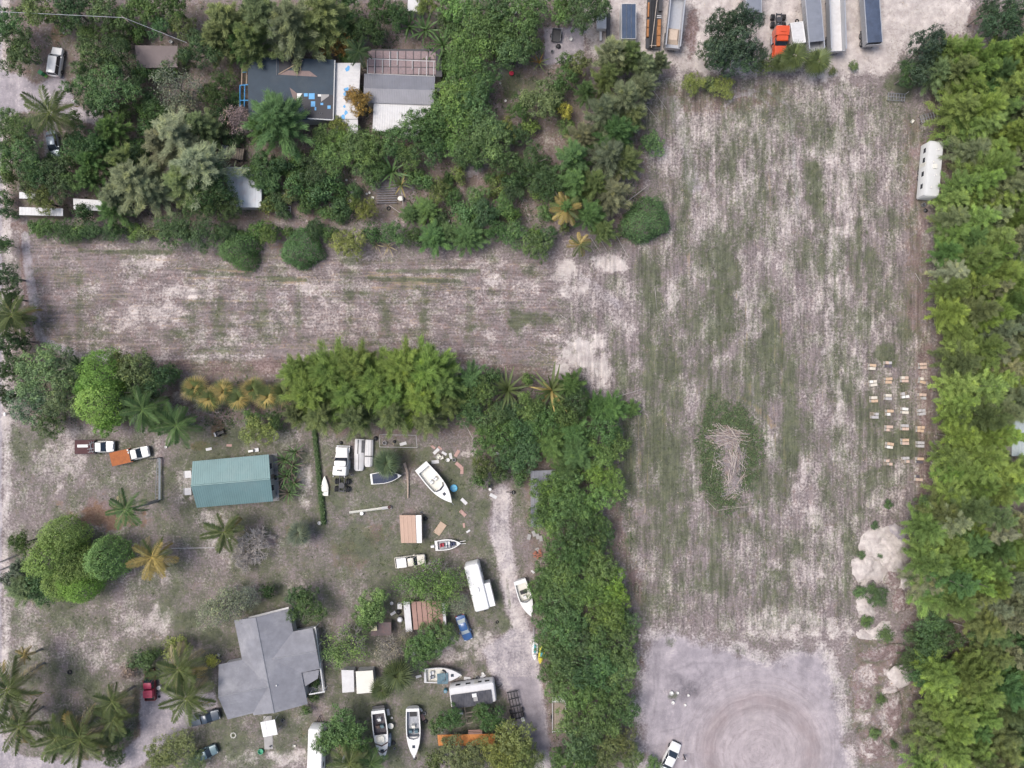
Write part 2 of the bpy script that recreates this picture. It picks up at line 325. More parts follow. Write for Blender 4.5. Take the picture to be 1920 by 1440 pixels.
# spoil strip between the turning place and the windbreak
k = pmask([(1600, 1195), (1690, 1195), (1705, 1300), (1690, 1440), (1610, 1440), (1590, 1300)], 8, 10); put('litter', k, .55); put('grass', k, .45 + .5 * W2); put('sand', k, .22 + .3 * W2)
for (x, y, rx, ry, v) in ((1680, 1265, 28, 20, 1.0), (1668, 1300, 26, 18, .75), (1615, 1345, 26, 22, .6), (1664, 1345, 24, 34, .7), (1632, 1405, 28, 20, .6), (1625, 1270, 20, 24, .55), (1650, 1220, 30, 14, .6)):
    put('sand', blob(x, y, rx, ry, .5), v, 'max'); put('grass', blob(x, y, rx, ry, .5), -.3, 'add')
# truck yard to the north
YARD = [(1100, -40), (1700, -40), (1830, -40), (1810, 60), (1700, 95), (1660, 135), (1540, 150), (1300, 130), (1180, 110), (1100, 100)]
ky = pmask(YARD, 12, 12); put('sand', ky, .78 + .3 * W2 + .25 * W1); put('grass', ky, 0.05 + .15 * W2); put('litter', ky, .25); put('road', ky, .25)
for (x, y, rx, ry) in ((1350, 20, 70, 35), (1440, 40, 40, 60), (1600, 60, 80, 70), (1720, 30, 60, 40), (1590, 118, 70, 22), (1500, 60, 60, 50)):
    put('sand', blob(x, y, rx, ry, .6), 1.0, 'max')
put('litter', blob(1297, 60, 16, 50), .85, 'max'); put('sand', blob(1297, 60, 14, 46), 0.1)
put('litter', blob(1850, 30, 45, 30), .7, 'max'); put('dark', blob(1150, 50, 12, 40), .4, 'max')
# garden to the north-west
SLAB = [(1020, 52), (1095, 50), (1096, 118), (1022, 122)]
k = pmask(SLAB, 4, 3); put('road', k, .9); put('grass', k, 0); put('orange', blob(1035, 108, 18, 12), .5, 'max')
for (x, y, rx, ry, ch, v) in ((960, 155, 26, 40, 'grass', .85), (985, 190, 34, 18, 'grass', .6), (1000, 165, 20, 30, 'grass', .7), (948, 130, 14, 24, 'road', .8), (1030, 265, 34, 38, 'litter', .9), (1030, 265, 30, 34, 'sand', .42), (890, 310, 40, 24, 'road', .7), (905, 345, 36, 18, 'litter', .8), (430, 268, 60, 16, 'litter', .9), (570, 285, 24, 14, 'litter', .9), (105, 65, 16, 22, 'orange', .8), (745, 350, 50, 34, 'road', .55), (640, 380, 40, 20, 'litter', .8), (560, 395, 40, 18, 'litter', .7), (840, 400, 30, 18, 'litter', .8), (200, 225, 40, 14, 'road', .8), (105, 265, 14, 34, 'litter', .6), (250, 225, 24, 8, 'litter', .8), (460, 300, 14, 30, 'litter', .9), (40, 425, 30, 12, 'litter', .8), (520, 455, 22, 22, 'orange', .5), (530, 440, 20, 14, 'litter', .9), (330, 430, 60, 20, 'litter', .7), (150, 440, 90, 20, 'grass', .7), (850, 60, 20, 20, 'road', .4)):
    put(ch, blob(x, y, rx, ry, .6), v, 'max')
# road and drive at the west edge
ROAD = [(-160, -60), (3, -60), (5, 700), (3, 1100), (4, 1385), (60, 1432), (120, 1470), (-160, 1470)]
kr = pmask(ROAD, 4, 4); put('road', kr, 1.0); put('grass', kr, 0.0); put('litter', kr, 0); put('sand', kr, .35)
ks = pmask([(4, 0), (20, 0), (24, 780), (22, 1390), (3, 1390)], 6, 6); put('sand', ks, .62 + .4 * W2, 'max'); put('grass', ks, -.08, 'add'); put('road', ks, .35, 'max')
DRIVE = [(-10, 130), (40, 140), (70, 160), (115, 140), (128, 160), (140, 195), (185, 220), (175, 232), (120, 222), (60, 205), (-10, 222)]
kd = pmask(DRIVE, 6, 5); put('road', kd, 1.0); put('grass', kd, 0); put('litter', kd, .1); put('sand', kd, .3)
put('road', stroke([(95, 230), (98, 300)], 14, 4), .7, 'max')
# the southern yard: lawn, drives, tracks
k = pmask([(22, 800), (580, 800), (600, 1440), (60, 1440), (22, 1360)], 16, 14); put('grass', k, .56 + .35 * W1 + .3 * W2); put('sand', k, .25 + .32 * W2 - .2 * W1); put('litter', k, .3)
k = pmask([(580, 800), (980, 880), (985, 1440), (600, 1440)], 16, 14); put('grass', k, .63 + .4 * W1 + .3 * W2); put('sand', k, .17 + .28 * W2 - .2 * W1); put('litter', k, .30)
put('grass', blob(190, 970, 84, 30, .5), -.32, 'add'); put('sand', blob(190, 970, 84, 30, .5), -.25, 'add'); put('orange', blob(190, 972, 84, 27, .5), .8, 'max'); put('orange', blob(110, 945, 10, 8), .4, 'max'); put('litter', blob(190, 965, 90, 34, .6), .8, 'max'); put('orange', blob(412, 805, 22, 26), .8, 'max'); put('orange', blob(380, 835, 24, 12), .7, 'max'); put('orange', blob(545, 995, 10, 14), .6, 'max')
for (x, y, rx, ry, v) in ((350, 1165, 30, 24, .95), (392, 1190, 30, 18, .9), (385, 1245, 22, 36, .8), (45, 870, 18, 40, .6), (630, 910, 20, 60, .8), (700, 1170, 60, 50, .6), (680, 1330, 50, 30, .8), (640, 1310, 60, 20, .7), (735, 940, 30, 25, .6), (400, 1390, 40, 28, .7), (550, 1010, 25, 60, .6), (760, 1090, 70, 25, .8), (600, 1060, 40, 40, .5), (110, 1290, 30, 50, .4), (440, 1110, 80, 12, .5), (500, 960, 80, 14, .6), (900, 1240, 50, 20, .5), (330, 860, 20, 50, .5), (880, 880, 30, 30, .7), (690, 1270, 60, 40, .5)):
    put('grass', blob(x, y, rx, ry, .6), v, 'max'); put('sand', blob(x, y, rx, ry, .6), -.22, 'add')
for (x, y, rx, ry, v) in ((110, 865, 60, 50, .55), (300, 1160, 26, 28, .7), (250, 1170, 50, 30, .5), (180, 1220, 60, 40, .45), (400, 970, 40, 20, .6), (350, 905, 20, 40, .7), (530, 830, 40, 30, .6), (570, 900, 16, 60, .65), (490, 1160, 20, 20, .3), (60, 1210, 30, 26, .6), (540, 1420, 60, 20, .75), (470, 1420, 50, 16, .6), (880, 1200, 60, 26, .7), (850, 1230, 60, 14, .55), (440, 1150, 40, 12, .3), (880, 850, 30, 14, .6), (130, 810, 50, 10, .6), (300, 1080, 50, 20, .5)):
    put('sand', blob(x, y, rx, ry, .7), v, 'max'); put('grass', blob(x, y, rx, ry, .7), -.12, 'add')
for (x, y, rx, ry) in ((650, 1040, 40, 40), (620, 900, 10, 30), (700, 1000, 40, 24), (760, 860, 30, 24), (600, 1380, 40, 40), (640, 810, 60, 14), (830, 1200, 40, 16)):
    put('litter', blob(x, y, rx, ry, .6), .75, 'max')
YDRIVE = [(262, 1295), (340, 1300), (400, 1300), (415, 1335), (350, 1370), (300, 1410), (250, 1445), (60, 1450), (40, 1420), (210, 1425), (262, 1380)]
kd2 = pmask(YDRIVE, 8, 6); put('road', kd2, .95); put('grass', kd2, 0); put('sand', kd2, .32); put('litter', kd2, .12)
put('litter', stroke([(255, 1300), (262, 1350), (255, 1400)], 8, 3), .9, 'max')
TRACK = [(940, 925), (938, 1000), (952, 1065), (960, 1120), (978, 1185), (990, 1250), (1003, 1330), (1012, 1400), (1015, 1460)]
kt = stroke(TRACK, 17, 5, 8); put('road', kt, .75); put('grass', kt, .02); put('litter', kt, .1); put('sand', kt, .62 + .3 * W2)
k = pmask([(955, 1180), (1000, 1185), (1010, 1260), (1030, 1400), (985, 1400), (940, 1290), (900, 1220)], 8, 8); put('road', k, .85); put('grass', k, 0); put('sand', k, .45)
k = pmask([(955, 1270), (1010, 1270), (1030, 1420), (985, 1420)], 8, 8); put('dark', k, .3, 'max'); put('sand', k, .15)
put('grass', stroke([(950, 1085), (956, 1140)], 3.5, 2), .5, 'max')
for key in CH: CH[key][:] = np.clip(CH[key], 0, 1.1)

# relief
Z = (fbm(GX, GY, 26, 41, 4) - .5) * 0.16 + (W3 - .5) * 0.04
ruts = np.sin(GX / 2.6 + 2 * W1) * .03 * kf + np.sin(GY / 2.6 + 2 * W1) * .03 * kp
Z += ruts; smoothk = np.clip(np.maximum.reduce([kl, kr, kd, kd2]), 0, 1); Z *= 1 - .75 * smoothk
MOUNDS = [(1668, 1270, 30, 20, .9), (1622, 1345, 24, 20, .55), (1664, 1335, 22, 34, .6), (1635, 1400, 26, 18, .5), (1650, 1225, 40, 16, .5), (1065, 662, 30, 26, .25)]
for (x, y, rx, ry, h) in MOUNDS: Z += h * blob(x, y, rx * 1.2, ry * 1.2, .25)

# zones
ZID = np.zeros(GX.shape, np.int8)
def sdm(pts, r=6): return (poly_sd(pts) + W2 * r) > 0
ZID[sdm(FIELD)] = 1; ZID[sdm(PLOT)] = 2; ZID[sdm(LOT)] = 3; ZID[sdm(YARD)] = 4; ZID[sdm(ROAD, 3)] = 5; ZID[sdm(DRIVE, 3)] = 6; ZID[stroke(TRACK, 17, 5) > .5] = 7; ZID[sdm(YDRIVE, 3)] = 8
def ground_material():
    M = bpy.data.materials.new('weedy_sand_ground'); M.use_nodes = True; nt = M.node_tree; N = nt.nodes; L = nt.links
    b = N['Principled BSDF']; b.inputs['Roughness'].default_value = .95; b.inputs['Specular IOR Level'].default_value = .1
    tc = N.new('ShaderNodeTexCoord'); pos = tc.outputs['Object']
    def attr(n):
        a = N.new('ShaderNodeAttribute'); a.attribute_name = n
        sp = N.new('ShaderNodeSeparateColor'); L.new(a.outputs['Color'], sp.inputs[0]); return sp.outputs[0], sp.outputs[1], sp.outputs[2], a.outputs['Alpha']
    sand, grass, straw, litter = attr('cover_a'); road, dark, vert, orange = attr('cover_b')
    ta = N.new('ShaderNodeAttribute'); ta.attribute_name = 'tyre'; tyre = ta.outputs['Fac']
    def math_(op, a, c, clamp=False):
        n = N.new('ShaderNodeMath'); n.operation = op; n.use_clamp = clamp
        for i, v in enumerate((a, c)):
            if v is None: continue
            if isinstance(v, (int, float)): n.inputs[i].default_value = v
            else: L.new(v, n.inputs[i])
        return n.outputs[0]
    def noise(scale, detail=4, rough=.6, sc=None, off=0.0):
        v = pos
        mp = N.new('ShaderNodeMapping'); mp.inputs['Scale'].default_value = sc or (1, 1, 1); mp.inputs['Location'].default_value = (off, off * .7, off * .3); L.new(v, mp.inputs['Vector'])
        n = N.new('ShaderNodeTexNoise'); n.inputs['Scale'].default_value = scale; n.inputs['Detail'].default_value = detail; n.inputs['Roughness'].default_value = rough
        L.new(mp.outputs[0], n.inputs['Vector']); return n.outputs[0]
    def rng(x, a, c, lo=0., hi=1.):
        r = N.new('ShaderNodeMapRange'); r.interpolation_type = 'SMOOTHSTEP'
        for i, q in zip((1, 2, 3, 4), (a, c, lo, hi)): r.inputs[i].default_value = q
        L.new(x, r.inputs[0]); return r.outputs[0]
    def mixc(f, a, c, blend='MIX'):
        n = N.new('ShaderNodeMix'); n.data_type = 'RGBA'; n.blend_type = blend
        if isinstance(f, (int, float)): n.inputs[0].default_value = f
        else: L.new(f, n.inputs[0])
        for i, v in ((6, a), (7, c)):
            if isinstance(v, tuple): n.inputs[i].default_value = (*v, 1)
            else: L.new(v, n.inputs[i])
        return n.outputs[2]
    def mixf(f, a, c):
        n = N.new('ShaderNodeMix'); n.data_type = 'FLOAT'
        L.new(f, n.inputs[0])
        for i, v in ((2, a), (3, c)):
            if isinstance(v, (int, float)): n.inputs[i].default_value = v
            else: L.new(v, n.inputs[i])
        return n.outputs[0]
    fine = noise(2.6, 4, .72); fine2 = noise(3.3, 4, .72, off=31.); med = noise(.55, 4, .62, off=7.); med2 = noise(.8, 4, .65, off=55.); grain = noise(9., 2, .6, off=3.)
    sv = noise(2.6, 4, .65, (1.0, .06, 1), 13.); sh = noise(2.6, 4, .65, (.07, 1.0, 1), 19.)
    streak = mixf(vert, sh, sv)
    frac = mixf(vert, noise(.42, 9, .74, off=77.), noise(.55, 9, .74, (1.0, .30, 1), 91.)); frac2 = mixf(vert, noise(.5, 9, .74, off=123.), noise(.6, 9, .74, (1.0, .30, 1), 141.))
    def cover(dens, n1, n2, w=.55, soft=5.5):
        x = math_('ADD', math_('MULTIPLY', math_('SUBTRACT', n1, .5), 3.4 * w), math_('MULTIPLY', math_('SUBTRACT', n2, .5), 3.4 * (1 - w)))
        x = math_('ADD', x, math_('SUBTRACT', math_('MULTIPLY', dens, 1.2), .62))
        return math_('ADD', math_('MULTIPLY', x, soft), .5, True)
    # dead thatch
    base = mixc(rng(fine, .32, .68), (.150, .125, .118), (.345, .295, .280))
    base = mixc(rng(streak, .38, .66, 0, .7), base, (.262, .222, .212))
    base = mixc(rng(grain, .55, .75, 0, .6), base, (.45, .395, .37))
    # fallen needles and leaves
    lit = mixc(rng(fine2, .35, .68), (.165, .118, .104), (.335, .255, .235))
    base = mixc(cover(litter, med2, fine2, .5, 4.), base, lit)
    base = mixc(cover(orange, med, fine, .5, 3.5), base, mixc(rng(fine, .3, .7), (.165, .10, .066), (.29, .20, .145)))
    # packed drive
    rd = mixc(rng(med, .35, .65), (.30, .275, .29), (.41, .375, .385)); rd = mixc(rng(grain, .45, .7, 0, .4), rd, (.52, .47, .44))
    base = mixc(cover(road, frac, fine, .6, 1.7), base, rd)
    # bare white sand
    sd = mixc(rng(med2, .35, .7), (.54, .485, .44), (.74, .685, .61)); sd = mixc(rng(grain, .52, .75, 0, .5), sd, (.36, .31, .28))
    base = mixc(math_('MULTIPLY', cover(sand, frac, fine, .5, 2.0), .86), base, sd)
    # straw
    base = mixc(cover(straw, streak, fine2, .6, 5.), base, mixc(rng(fine2, .3, .7), (.255, .185, .125), (.42, .335, .25)))
    # grass
    gr = mixc(rng(med2, .35, .65), (.060, .085, .040), (.105, .138, .060)); gr = mixc(rng(fine2, .4, .68, 0, .6), gr, (.150, .172, .092)); gr = mixc(rng(grain, .5, .7, 0, .45), gr, (.045, .062, .032))
    base = mixc(math_('MULTIPLY', cover(grass, frac2, fine2, .55, 1.8), .76), base, gr)
    # damp or stained soil
    base = mixc(math_('MULTIPLY', dark, rng(fine, .3, .65, .4, .85)), base, (.135, .125, .135))
    # curved tyre marks round the turning place
    cx, cy, _ = P(RINGC[0], RINGC[1])
    sub = N.new('ShaderNodeVectorMath'); sub.operation = 'SUBTRACT'; L.new(pos, sub.inputs[0]); sub.inputs[1].default_value = (cx, cy, 0)
    sx = N.new('ShaderNodeSeparateXYZ'); L.new(sub.outputs[0], sx.inputs[0])
    ln = math_('SQRT', math_('ADD', math_('MULTIPLY', sx.outputs[0], sx.outputs[0]), math_('MULTIPLY', sx.outputs[1], sx.outputs[1])), None)
    ln = math_('ADD', ln, math_('MULTIPLY', math_('SUBTRACT', med, .5), .9))
    an = math_('ARCTAN2', sx.outputs[1], sx.outputs[0])
    cb = N.new('ShaderNodeCombineXYZ'); L.new(math_('MULTIPLY', ln, 1.15), cb.inputs[0]); L.new(math_('MULTIPLY', an, .9), cb.inputs[1])
    tn = N.new('ShaderNodeTexNoise'); tn.inputs['Scale'].default_value = 1.6; tn.inputs['Detail'].default_value = 4; tn.inputs['Roughness'].default_value = .7; L.new(cb.outputs[0], tn.inputs['Vector'])
    ann = math_('MULTIPLY', rng(ln, 6.2, 8.6), rng(ln, 11.5, 9.2)); ann = math_('MULTIPLY', math_('MULTIPLY', ann, tyre), rng(med, .3, .7, .35, .95))
    base = mixc(math_('MULTIPLY', math_('MULTIPLY', tyre, rng(ln, 18., 6.)), .45), base, (.47, .405, .38))
    base = mixc(math_('MULTIPLY', ann, .62), base, (.28, .222, .21))
    base = mixc(math_('MULTIPLY', tyre, rng(tn.outputs[0], .52, .64, 0, .38)), base, (.245, .205, .198))
    base = mixc(math_('MULTIPLY', tyre, rng(tn.outputs[0], .48, .36, 0, .35)), base, (.52, .46, .43))
    rows = mixc(rng(streak, .36, .66), (.80, .80, .81), (1.17, 1.16, 1.15)); base = mixc(math_('MULTIPLY', rng(math_('ABSOLUTE', math_('SUBTRACT', vert, .5), None), .05, .45, .0, .85), rng(road, .2, .7, 1., .0)), base, mixc(1.0, base, rows, 'MULTIPLY'))
    base = mixc(1.0, base, mixc(rng(frac, .34, .66), (.84, .84, .84), (1.13, 1.12, 1.12)), 'MULTIPLY')
    base = mixc(1.0, base, (.775, .765, .785), 'MULTIPLY')
    L.new(base, b.inputs['Base Color'])
    bp = N.new('ShaderNodeBump'); bp.inputs['Strength'].default_value = .55; bp.inputs['Distance'].default_value = .12
    hgt = math_('ADD', math_('MULTIPLY', fine, .6), math_('MULTIPLY', fine2, .6)); hgt = math_('MULTIPLY', hgt, mixf(road, 1., .25))
    L.new(hgt, bp.inputs['Height']); L.new(bp.outputs[0], b.inputs['Normal'])
    return M
GROUND = ground_material(); MATS['ground'] = GROUND
def ground_part(name, zid):
    fz = ZID[:-1, :-1] == zid
    r, c = np.nonzero(fz); i0 = r * NC + c
    F = np.stack([i0, i0 + 1, i0 + NC + 1, i0 + NC], 1)
    used, inv = np.unique(F.ravel(), return_inverse=True)
    V = np.stack([GXm.ravel()[used], GYm.ravel()[used], Z.ravel()[used]], 1)
    me = mesh_np(name, V, inv.reshape(-1, 4), GROUND, smooth=True)
    for an, keys in (('cover_a', ('sand', 'grass', 'straw', 'litter')), ('cover_b', ('road', 'dark', 'vert', 'orange'))):
        a = me.color_attributes.new(an, 'FLOAT_COLOR', 'POINT')
        a.data.foreach_set('color', np.stack([CH[k].ravel()[used] for k in keys], 1).astype(np.float32).ravel())
    a = me.attributes.new('tyre', 'FLOAT', 'POINT'); a.data.foreach_set('value', CH['tyre'].ravel()[used].astype(np.float32))
    return tag(link(name, me), kind='structure')
for nm, zi in (('ground', 0), ('field', 1), ('mown_plot', 2), ('gravel_clearing', 3), ('truck_yard', 4), ('road', 5), ('driveway', 6), ('dirt_track', 7), ('driveway', 8)):
    ground_part(nm, zi)
# far ground out to the horizon
R = 1500.0
fm = MB(); x0, x1, y0, y1 = gx[0], gx[-1], gy[0], gy[-1]
for (a, b_, c, d) in ((-R, R, y1, R), (-R, R, -R, y0), (-R, x0, y0, y1), (x1, R, y0, y1)):
    fm.add([(a, c, 0), (b_, c, 0), (b_, d, 0), (a, d, 0)], [(0, 1, 2, 3)])
ter = tag(fm.build('terrain', GROUND), kind='structure')
for an_, col_ in (('cover_a', (.26, .46, .1, .3)), ('cover_b', (0, 0, .5, 0))):
    at_ = ter.data.color_attributes.new(an_, 'FLOAT_COLOR', 'POINT'); at_.data.foreach_set('color', np.tile(np.array(col_, np.float32), len(ter.data.vertices)))
def gz(x, y):
    c = int(np.clip(round((x - gx[0]) / STEP), 0, NC - 1)); r = int(np.clip(round((y - gy[0]) / STEP), 0, NR - 1)); return float(Z[r, c])
def chan(key, x, y):
    c = np.clip(np.round((x - gx[0]) / STEP).astype(int), 0, NC - 1); r = np.clip(np.round((y - gy[0]) / STEP).astype(int), 0, NR - 1); return CH[key][r, c]
# ---------------------------------------------------------------- materials of built things
WHITE = mat('white_paint', (.78, .77, .74), .45, vary=.05, dirt=.25, dirtcol=(.45, .43, .40))
WHITE2 = mat('weathered_white_sheet', (.62, .61, .60), .6, vary=.08, scale=1.5, dirt=.55, dirtcol=(.36, .33, .31))
CREAM = mat('cream_gelcoat', (.72, .70, .62), .35, vary=.05, dirt=.3, dirtcol=(.45, .42, .35))
GLASS = mat('dark_glass', (.025, .035, .05), .08, vary=.1, spec=.8)
TYRE = mat('tyre_rubber', (.022, .022, .024), .85, vary=.2)
RIM = mat('wheel_rim', (.35, .35, .36), .4, .7)
STEEL = mat('grey_steel', (.32, .33, .35), .45, .5, dirt=.4, dirtcol=(.16, .13, .11))
DARKST = mat('dark_steel', (.06, .06, .065), .6, .3, dirt=.3)
BLACK = mat('black_plastic', (.02, .02, .022), .5)
LAMPW = mat('lamp_lens', (.75, .76, .78), .15); LAMPR = mat('red_lens', (.35, .02, .015), .2)
WOOD = mat('weathered_wood', (.30, .25, .20), .85, vary=.25, scale=5, bump=.3)
PLY = mat('plywood', (.50, .37, .27), .8, vary=.12, dirt=.3, dirtcol=(.3, .22, .17))
CONC = mat('concrete', (.36, .345, .33), .9, vary=.12, scale=1.2, dirt=.4, dirtcol=(.22, .20, .19), bump=.2)
STUCCO = mat('pale_stucco_wall', (.52, .50, .46), .85, vary=.08, dirt=.3)
WHITESAND = mat('white_quarry_sand', (.66, .61, .54), .95, vary=.14, scale=3.5, dirt=.6, dirtcol=(.45, .40, .36), bump=1.0)
SPOIL = mat('grey_spoil', (.29, .245, .235), .95, vary=.35, scale=2.2, dirt=.75, dirtcol=(.16, .16, .10), bump=.9)

def lcl(o, pts, z=None):
    """photo pixels -> points local to the thing o (its own height given per point or z)"""
    r = []
    for p in pts:
        zz = p[2] if len(p) > 2 else z
        x, y, _ = P(p[0], p[1], zz); r.append((x - o.location.x, y - o.location.y, zz - o.location.z))
    return r
def spot(name, label, cat, px, py, rz=0, group=None, hz=0.0):
    x, y, _ = P(px, py, hz); return thing(name, label, cat, (x, y, gz(x, y)), rz, group)
def slab(b, pts, th):
    """a closed sheet: polygon of 3D points with thickness th downwards"""
    n = len(pts); return b.add([tuple(p) for p in pts] + [(p[0], p[1], p[2] - th) for p in pts],
        [tuple(range(n)), tuple(range(2 * n - 1, n - 1, -1))] + [(i, n + i, n + (i + 1) % n, (i + 1) % n) for i in range(n)])
def ribbed(b, A, B, C, D, pitch=.3, amp=.022, th=.06):
    """sheet with eave A-B and ridge D-C, standing ribs running up the slope"""
    A, B, C, D = (np.array(p, float) for p in (A, B, C, D)); n = max(4, int(np.linalg.norm(B - A) / pitch)); V = []; F = []
    for i in range(n):
        for t, h in ((i / n, 0), ((i + .62) / n, 0), ((i + .72) / n, amp), ((i + .9) / n, amp)):
            p = A + (B - A) * t; q = D + (C - D) * t; V += [p + (0, 0, h), q + (0, 0, h)]
    V += [B, C]; m_ = len(V) // 2
    for i in range(m_ - 1): F.append((2 * i, 2 * i + 2, 2 * i + 3, 2 * i + 1))
    b.add(V, F); return slab(b, [A - (0, 0, .02), B - (0, 0, .02), C - (0, 0, .02), D - (0, 0, .02)], th)
def walls(o, pts, z1, mt, name='wall'):
    MB().prism([(p[0], p[1]) for p in pts], -.1, z1).build(name, mt, o)
def inset(pts, d):
    cx = sum(p[0] for p in pts) / len(pts); cy = sum(p[1] for p in pts) / len(pts); r = []
    for p in pts:
        L_ = math.hypot(p[0] - cx, p[1] - cy); k = max(.1, (L_ - d * 1.41) / L_); r.append((cx + (p[0] - cx) * k, cy + (p[1] - cy) * k) + tuple(p[2:]))
    return r
def openings(o, a, b, z0, z1, ts, w, mt, name):
    """thin panels set 3 cm proud on the wall from a to b at fractions ts"""
    a = np.array(a[:2]); b = np.array(b[:2]); d = b - a; L_ = np.linalg.norm(d); d /= L_; n = np.array([d[1], -d[0]])
    for t in ts:
        c = a + d * L_ * t; q = [c - d * w / 2 - n * .02, c + d * w / 2 - n * .02, c + d * w / 2 + n * .03, c - d * w / 2 + n * .03]
        f = MB().prism([tuple(p) for p in q], z0, z1).build(name, WHITE, o)
        q = [c - d * (w / 2 - .08) + n * .032, c + d * (w / 2 - .08) + n * .032, c + d * (w / 2 - .08) + n * .05, c - d * (w / 2 - .08) + n * .05]
        MB().prism([tuple(p) for p in q], z0 + .08, z1 - .08).build('pane' if name == 'window' else 'leaf_panel', mt, f)
def gable(o, TL, TR, BR, BL, RL, RR, ze, zr, mt, pitch=None, name='roof', th=.08):
    """two slopes; corner pixels stand at eave height, RL and RR at ridge height"""
    tl, tr, br, bl = lcl(o, (TL, TR, BR, BL), ze); rl, rr_ = lcl(o, (RL, RR), zr); b = MB()
    if pitch: ribbed(b, tl, tr, rr_, rl, pitch, th=th); ribbed(b, bl, br, rr_, rl, pitch, th=th)
    else: slab(b, [tl, tr, rr_, rl], th); slab(b, [bl, br, rr_, rl], th)
    return b.build(name, mt, o), (tl, tr, br, bl, rl, rr_)
def gable_walls(o, c, mt, d=.35):
    tl, tr, br, bl, rl, rr_ = c; q = inset([tl, tr, br, bl], d); b = MB(); ze = tl[2] - .14
    b.prism([(p[0], p[1]) for p in q], -.1, ze)
    for (a, e, r) in ((q[0], q[3], rl), (q[1], q[2], rr_)):
        rx, ry = (a[0] + e[0]) / 2, (a[1] + e[1]) / 2; dx, dy = rx - (q[0][0] + q[2][0]) / 2, ry - (q[0][1] + q[2][1]) / 2; L_ = math.hypot(dx, dy)
        dx, dy = dx / L_ * .12, dy / L_ * .12
        b.loft([[(a[0], a[1], ze), (e[0], e[1], ze), (rx, ry, r[2] - .2)], [(a[0] - dx, a[1] - dy, ze), (e[0] - dx, e[1] - dy, ze), (rx - dx, ry - dy, r[2] - .2)]])
    b.build('wall', mt, o); return q

# ================================================================ buildings
# --- teal metal roof
teal = mat('teal_metal_roof', (.125, .215, .215), .45, .2, vary=.10, scale=.5, dirt=.4, dirtcol=(.19, .24, .23))
o = spot('house', 'small house under a teal ribbed metal gable roof', 'house', 437, 900)
r, c = gable(o, (361, 865), (504, 852), (512, 940), (369, 952), (358, 911), (507, 898), 3.0, 4.1, teal, .36)
MB().tube([(c[4][0], c[4][1], c[4][2] + .05), (c[5][0], c[5][1], c[5][2] + .05)], .11, 6).build('ridge_cap', teal, r)
q = gable_walls(o, c, STUCCO); openings(o, q[2], q[1], .9, 2.2, (.25, .75), 1.1, GLASS, 'window'); openings(o, q[2], q[1], 0, 2.1, (.5,), 1.0, WOOD, 'door'); openings(o, q[1], q[0], .9, 2.1, (.2, .5, .8), 1.1, GLASS, 'window'); openings(o, q[3], q[2], .9, 2.1, (.3, .7), 1.1, GLASS, 'window')
for y0, lab in ((889, 'upper white concrete step beside the teal roofed house'), (921, 'lower white concrete step beside the teal roofed house')):
    s = spot('doorstep', lab, 'step', 354, y0, 4, 'steps of the teal roofed house'); MB().box(-.55, .55, -.62, .62, -.1, .28, .97).build('tread', WHITE2, s); MB().box(-.85, -.55, -.55, .55, -.1, .12).build('lower_tread', CONC, s)
tag(MB().prism([(p[0], p[1]) for p in [P(*q)[:2] for q in ((505, 852), (520, 850), (524, 938), (512, 940))]], -.05, .12).build('patio', CONC), kind='structure')
# --- grey shingled house
shingle = mat('grey_shingle', (.225, .225, .245), .85, vary=.2, scale=.6, dirt=.75, dirtcol=(.33, .325, .33), bump=.35)
o = spot('house', 'rambling house with grey shingled cross gable roof', 'house', 508, 1242)
b = MB(); ze, zr = 2.9, 4.7
def hgab(pts, ra, rb, zr_):
    (tl, tr, br, bl), (a, e) = lcl(o, pts, ze), lcl(o, (ra, rb), zr_); slab(b, [tl, tr, e, a], .1); slab(b, [bl, br, e, a], .1); return tl, tr, br, bl, a, e
c1 = hgab(((439, 1163), (475, 1341), (577, 1320), (541, 1142)), (479, 1158), (514, 1337), zr)
c2 = hgab(((410, 1246), (508, 1226), (520, 1326), (427, 1349)), (409, 1307), (505, 1287), zr - .05)
c3 = hgab(((586, 1177), (520, 1190), (525, 1270), (600, 1254)), (594, 1221), (500, 1238), zr - .45)
b.build('roof', shingle, o)
for c in (c1, c2, c3): gable_walls(o, c, WHITE2, .5)
for (a, e) in ((c1[4], c1[5]), (c2[4], c2[5]), (c3[4], c3[5])): MB().tube([(a[0], a[1], a[2] + .01), (e[0], e[1], e[2] + .01)], .09, 5).build('ridge_cap', mat('ridge_shingle', (.27, .27, .285), .85), o)
lo = lcl(o, ((563, 1262), (598, 1256), (596, 1272), (572, 1287)), 2.7); slab(MB(), lo, .08).build('porch_roof', shingle, o)
v = lcl(o, ((518, 1286),), 4.6)[0]; MB().disc(v[0], v[1], .09, v[2] - .6, v[2], 8).build('vent_pipe', WHITE, o)
v = lcl(o, ((482, 1291),), 4.6)[0]; MB().disc(v[0], v[1], .07, v[2] - .7, v[2] - .05, 8).build('vent_pipe', STEEL, o)
deck = lcl(o, ((587, 1180), (596, 1178), (610, 1296), (578, 1303), (577, 1290), (600, 1284)), .45); slab(MB(), deck, .55).build('porch_floor', CONC, o)
pr = MB(); 
for (x0, y0, x1, y1) in ((591, 1176, 607, 1298), (586, 1178, 592, 1176), (588, 1212, 597, 1210), (592, 1243, 601, 1241), (580, 1302, 609, 1297)):
    a, e = lcl(o, ((x0, y0), (x1, y1)), 2.6); pr.bar(a, e, .16)
for (x, y) in ((591, 1177), (597, 1211), (601, 1242), (607, 1297), (580, 1302)): a = lcl(o, ((x, y),), 2.6)[0]; pr.tube([(a[0], a[1], .4), a], .08, 5)
pr.build('porch_frame', WHITE, o)
pb = lcl(o, ((466, 1157), (541, 1138), (541, 1144), (466, 1164)), 2.7); slab(MB(), pb, .1).build('gutter', WHITE2, o)
q = lcl(o, ((475, 1341), (577, 1320)), 2.7)
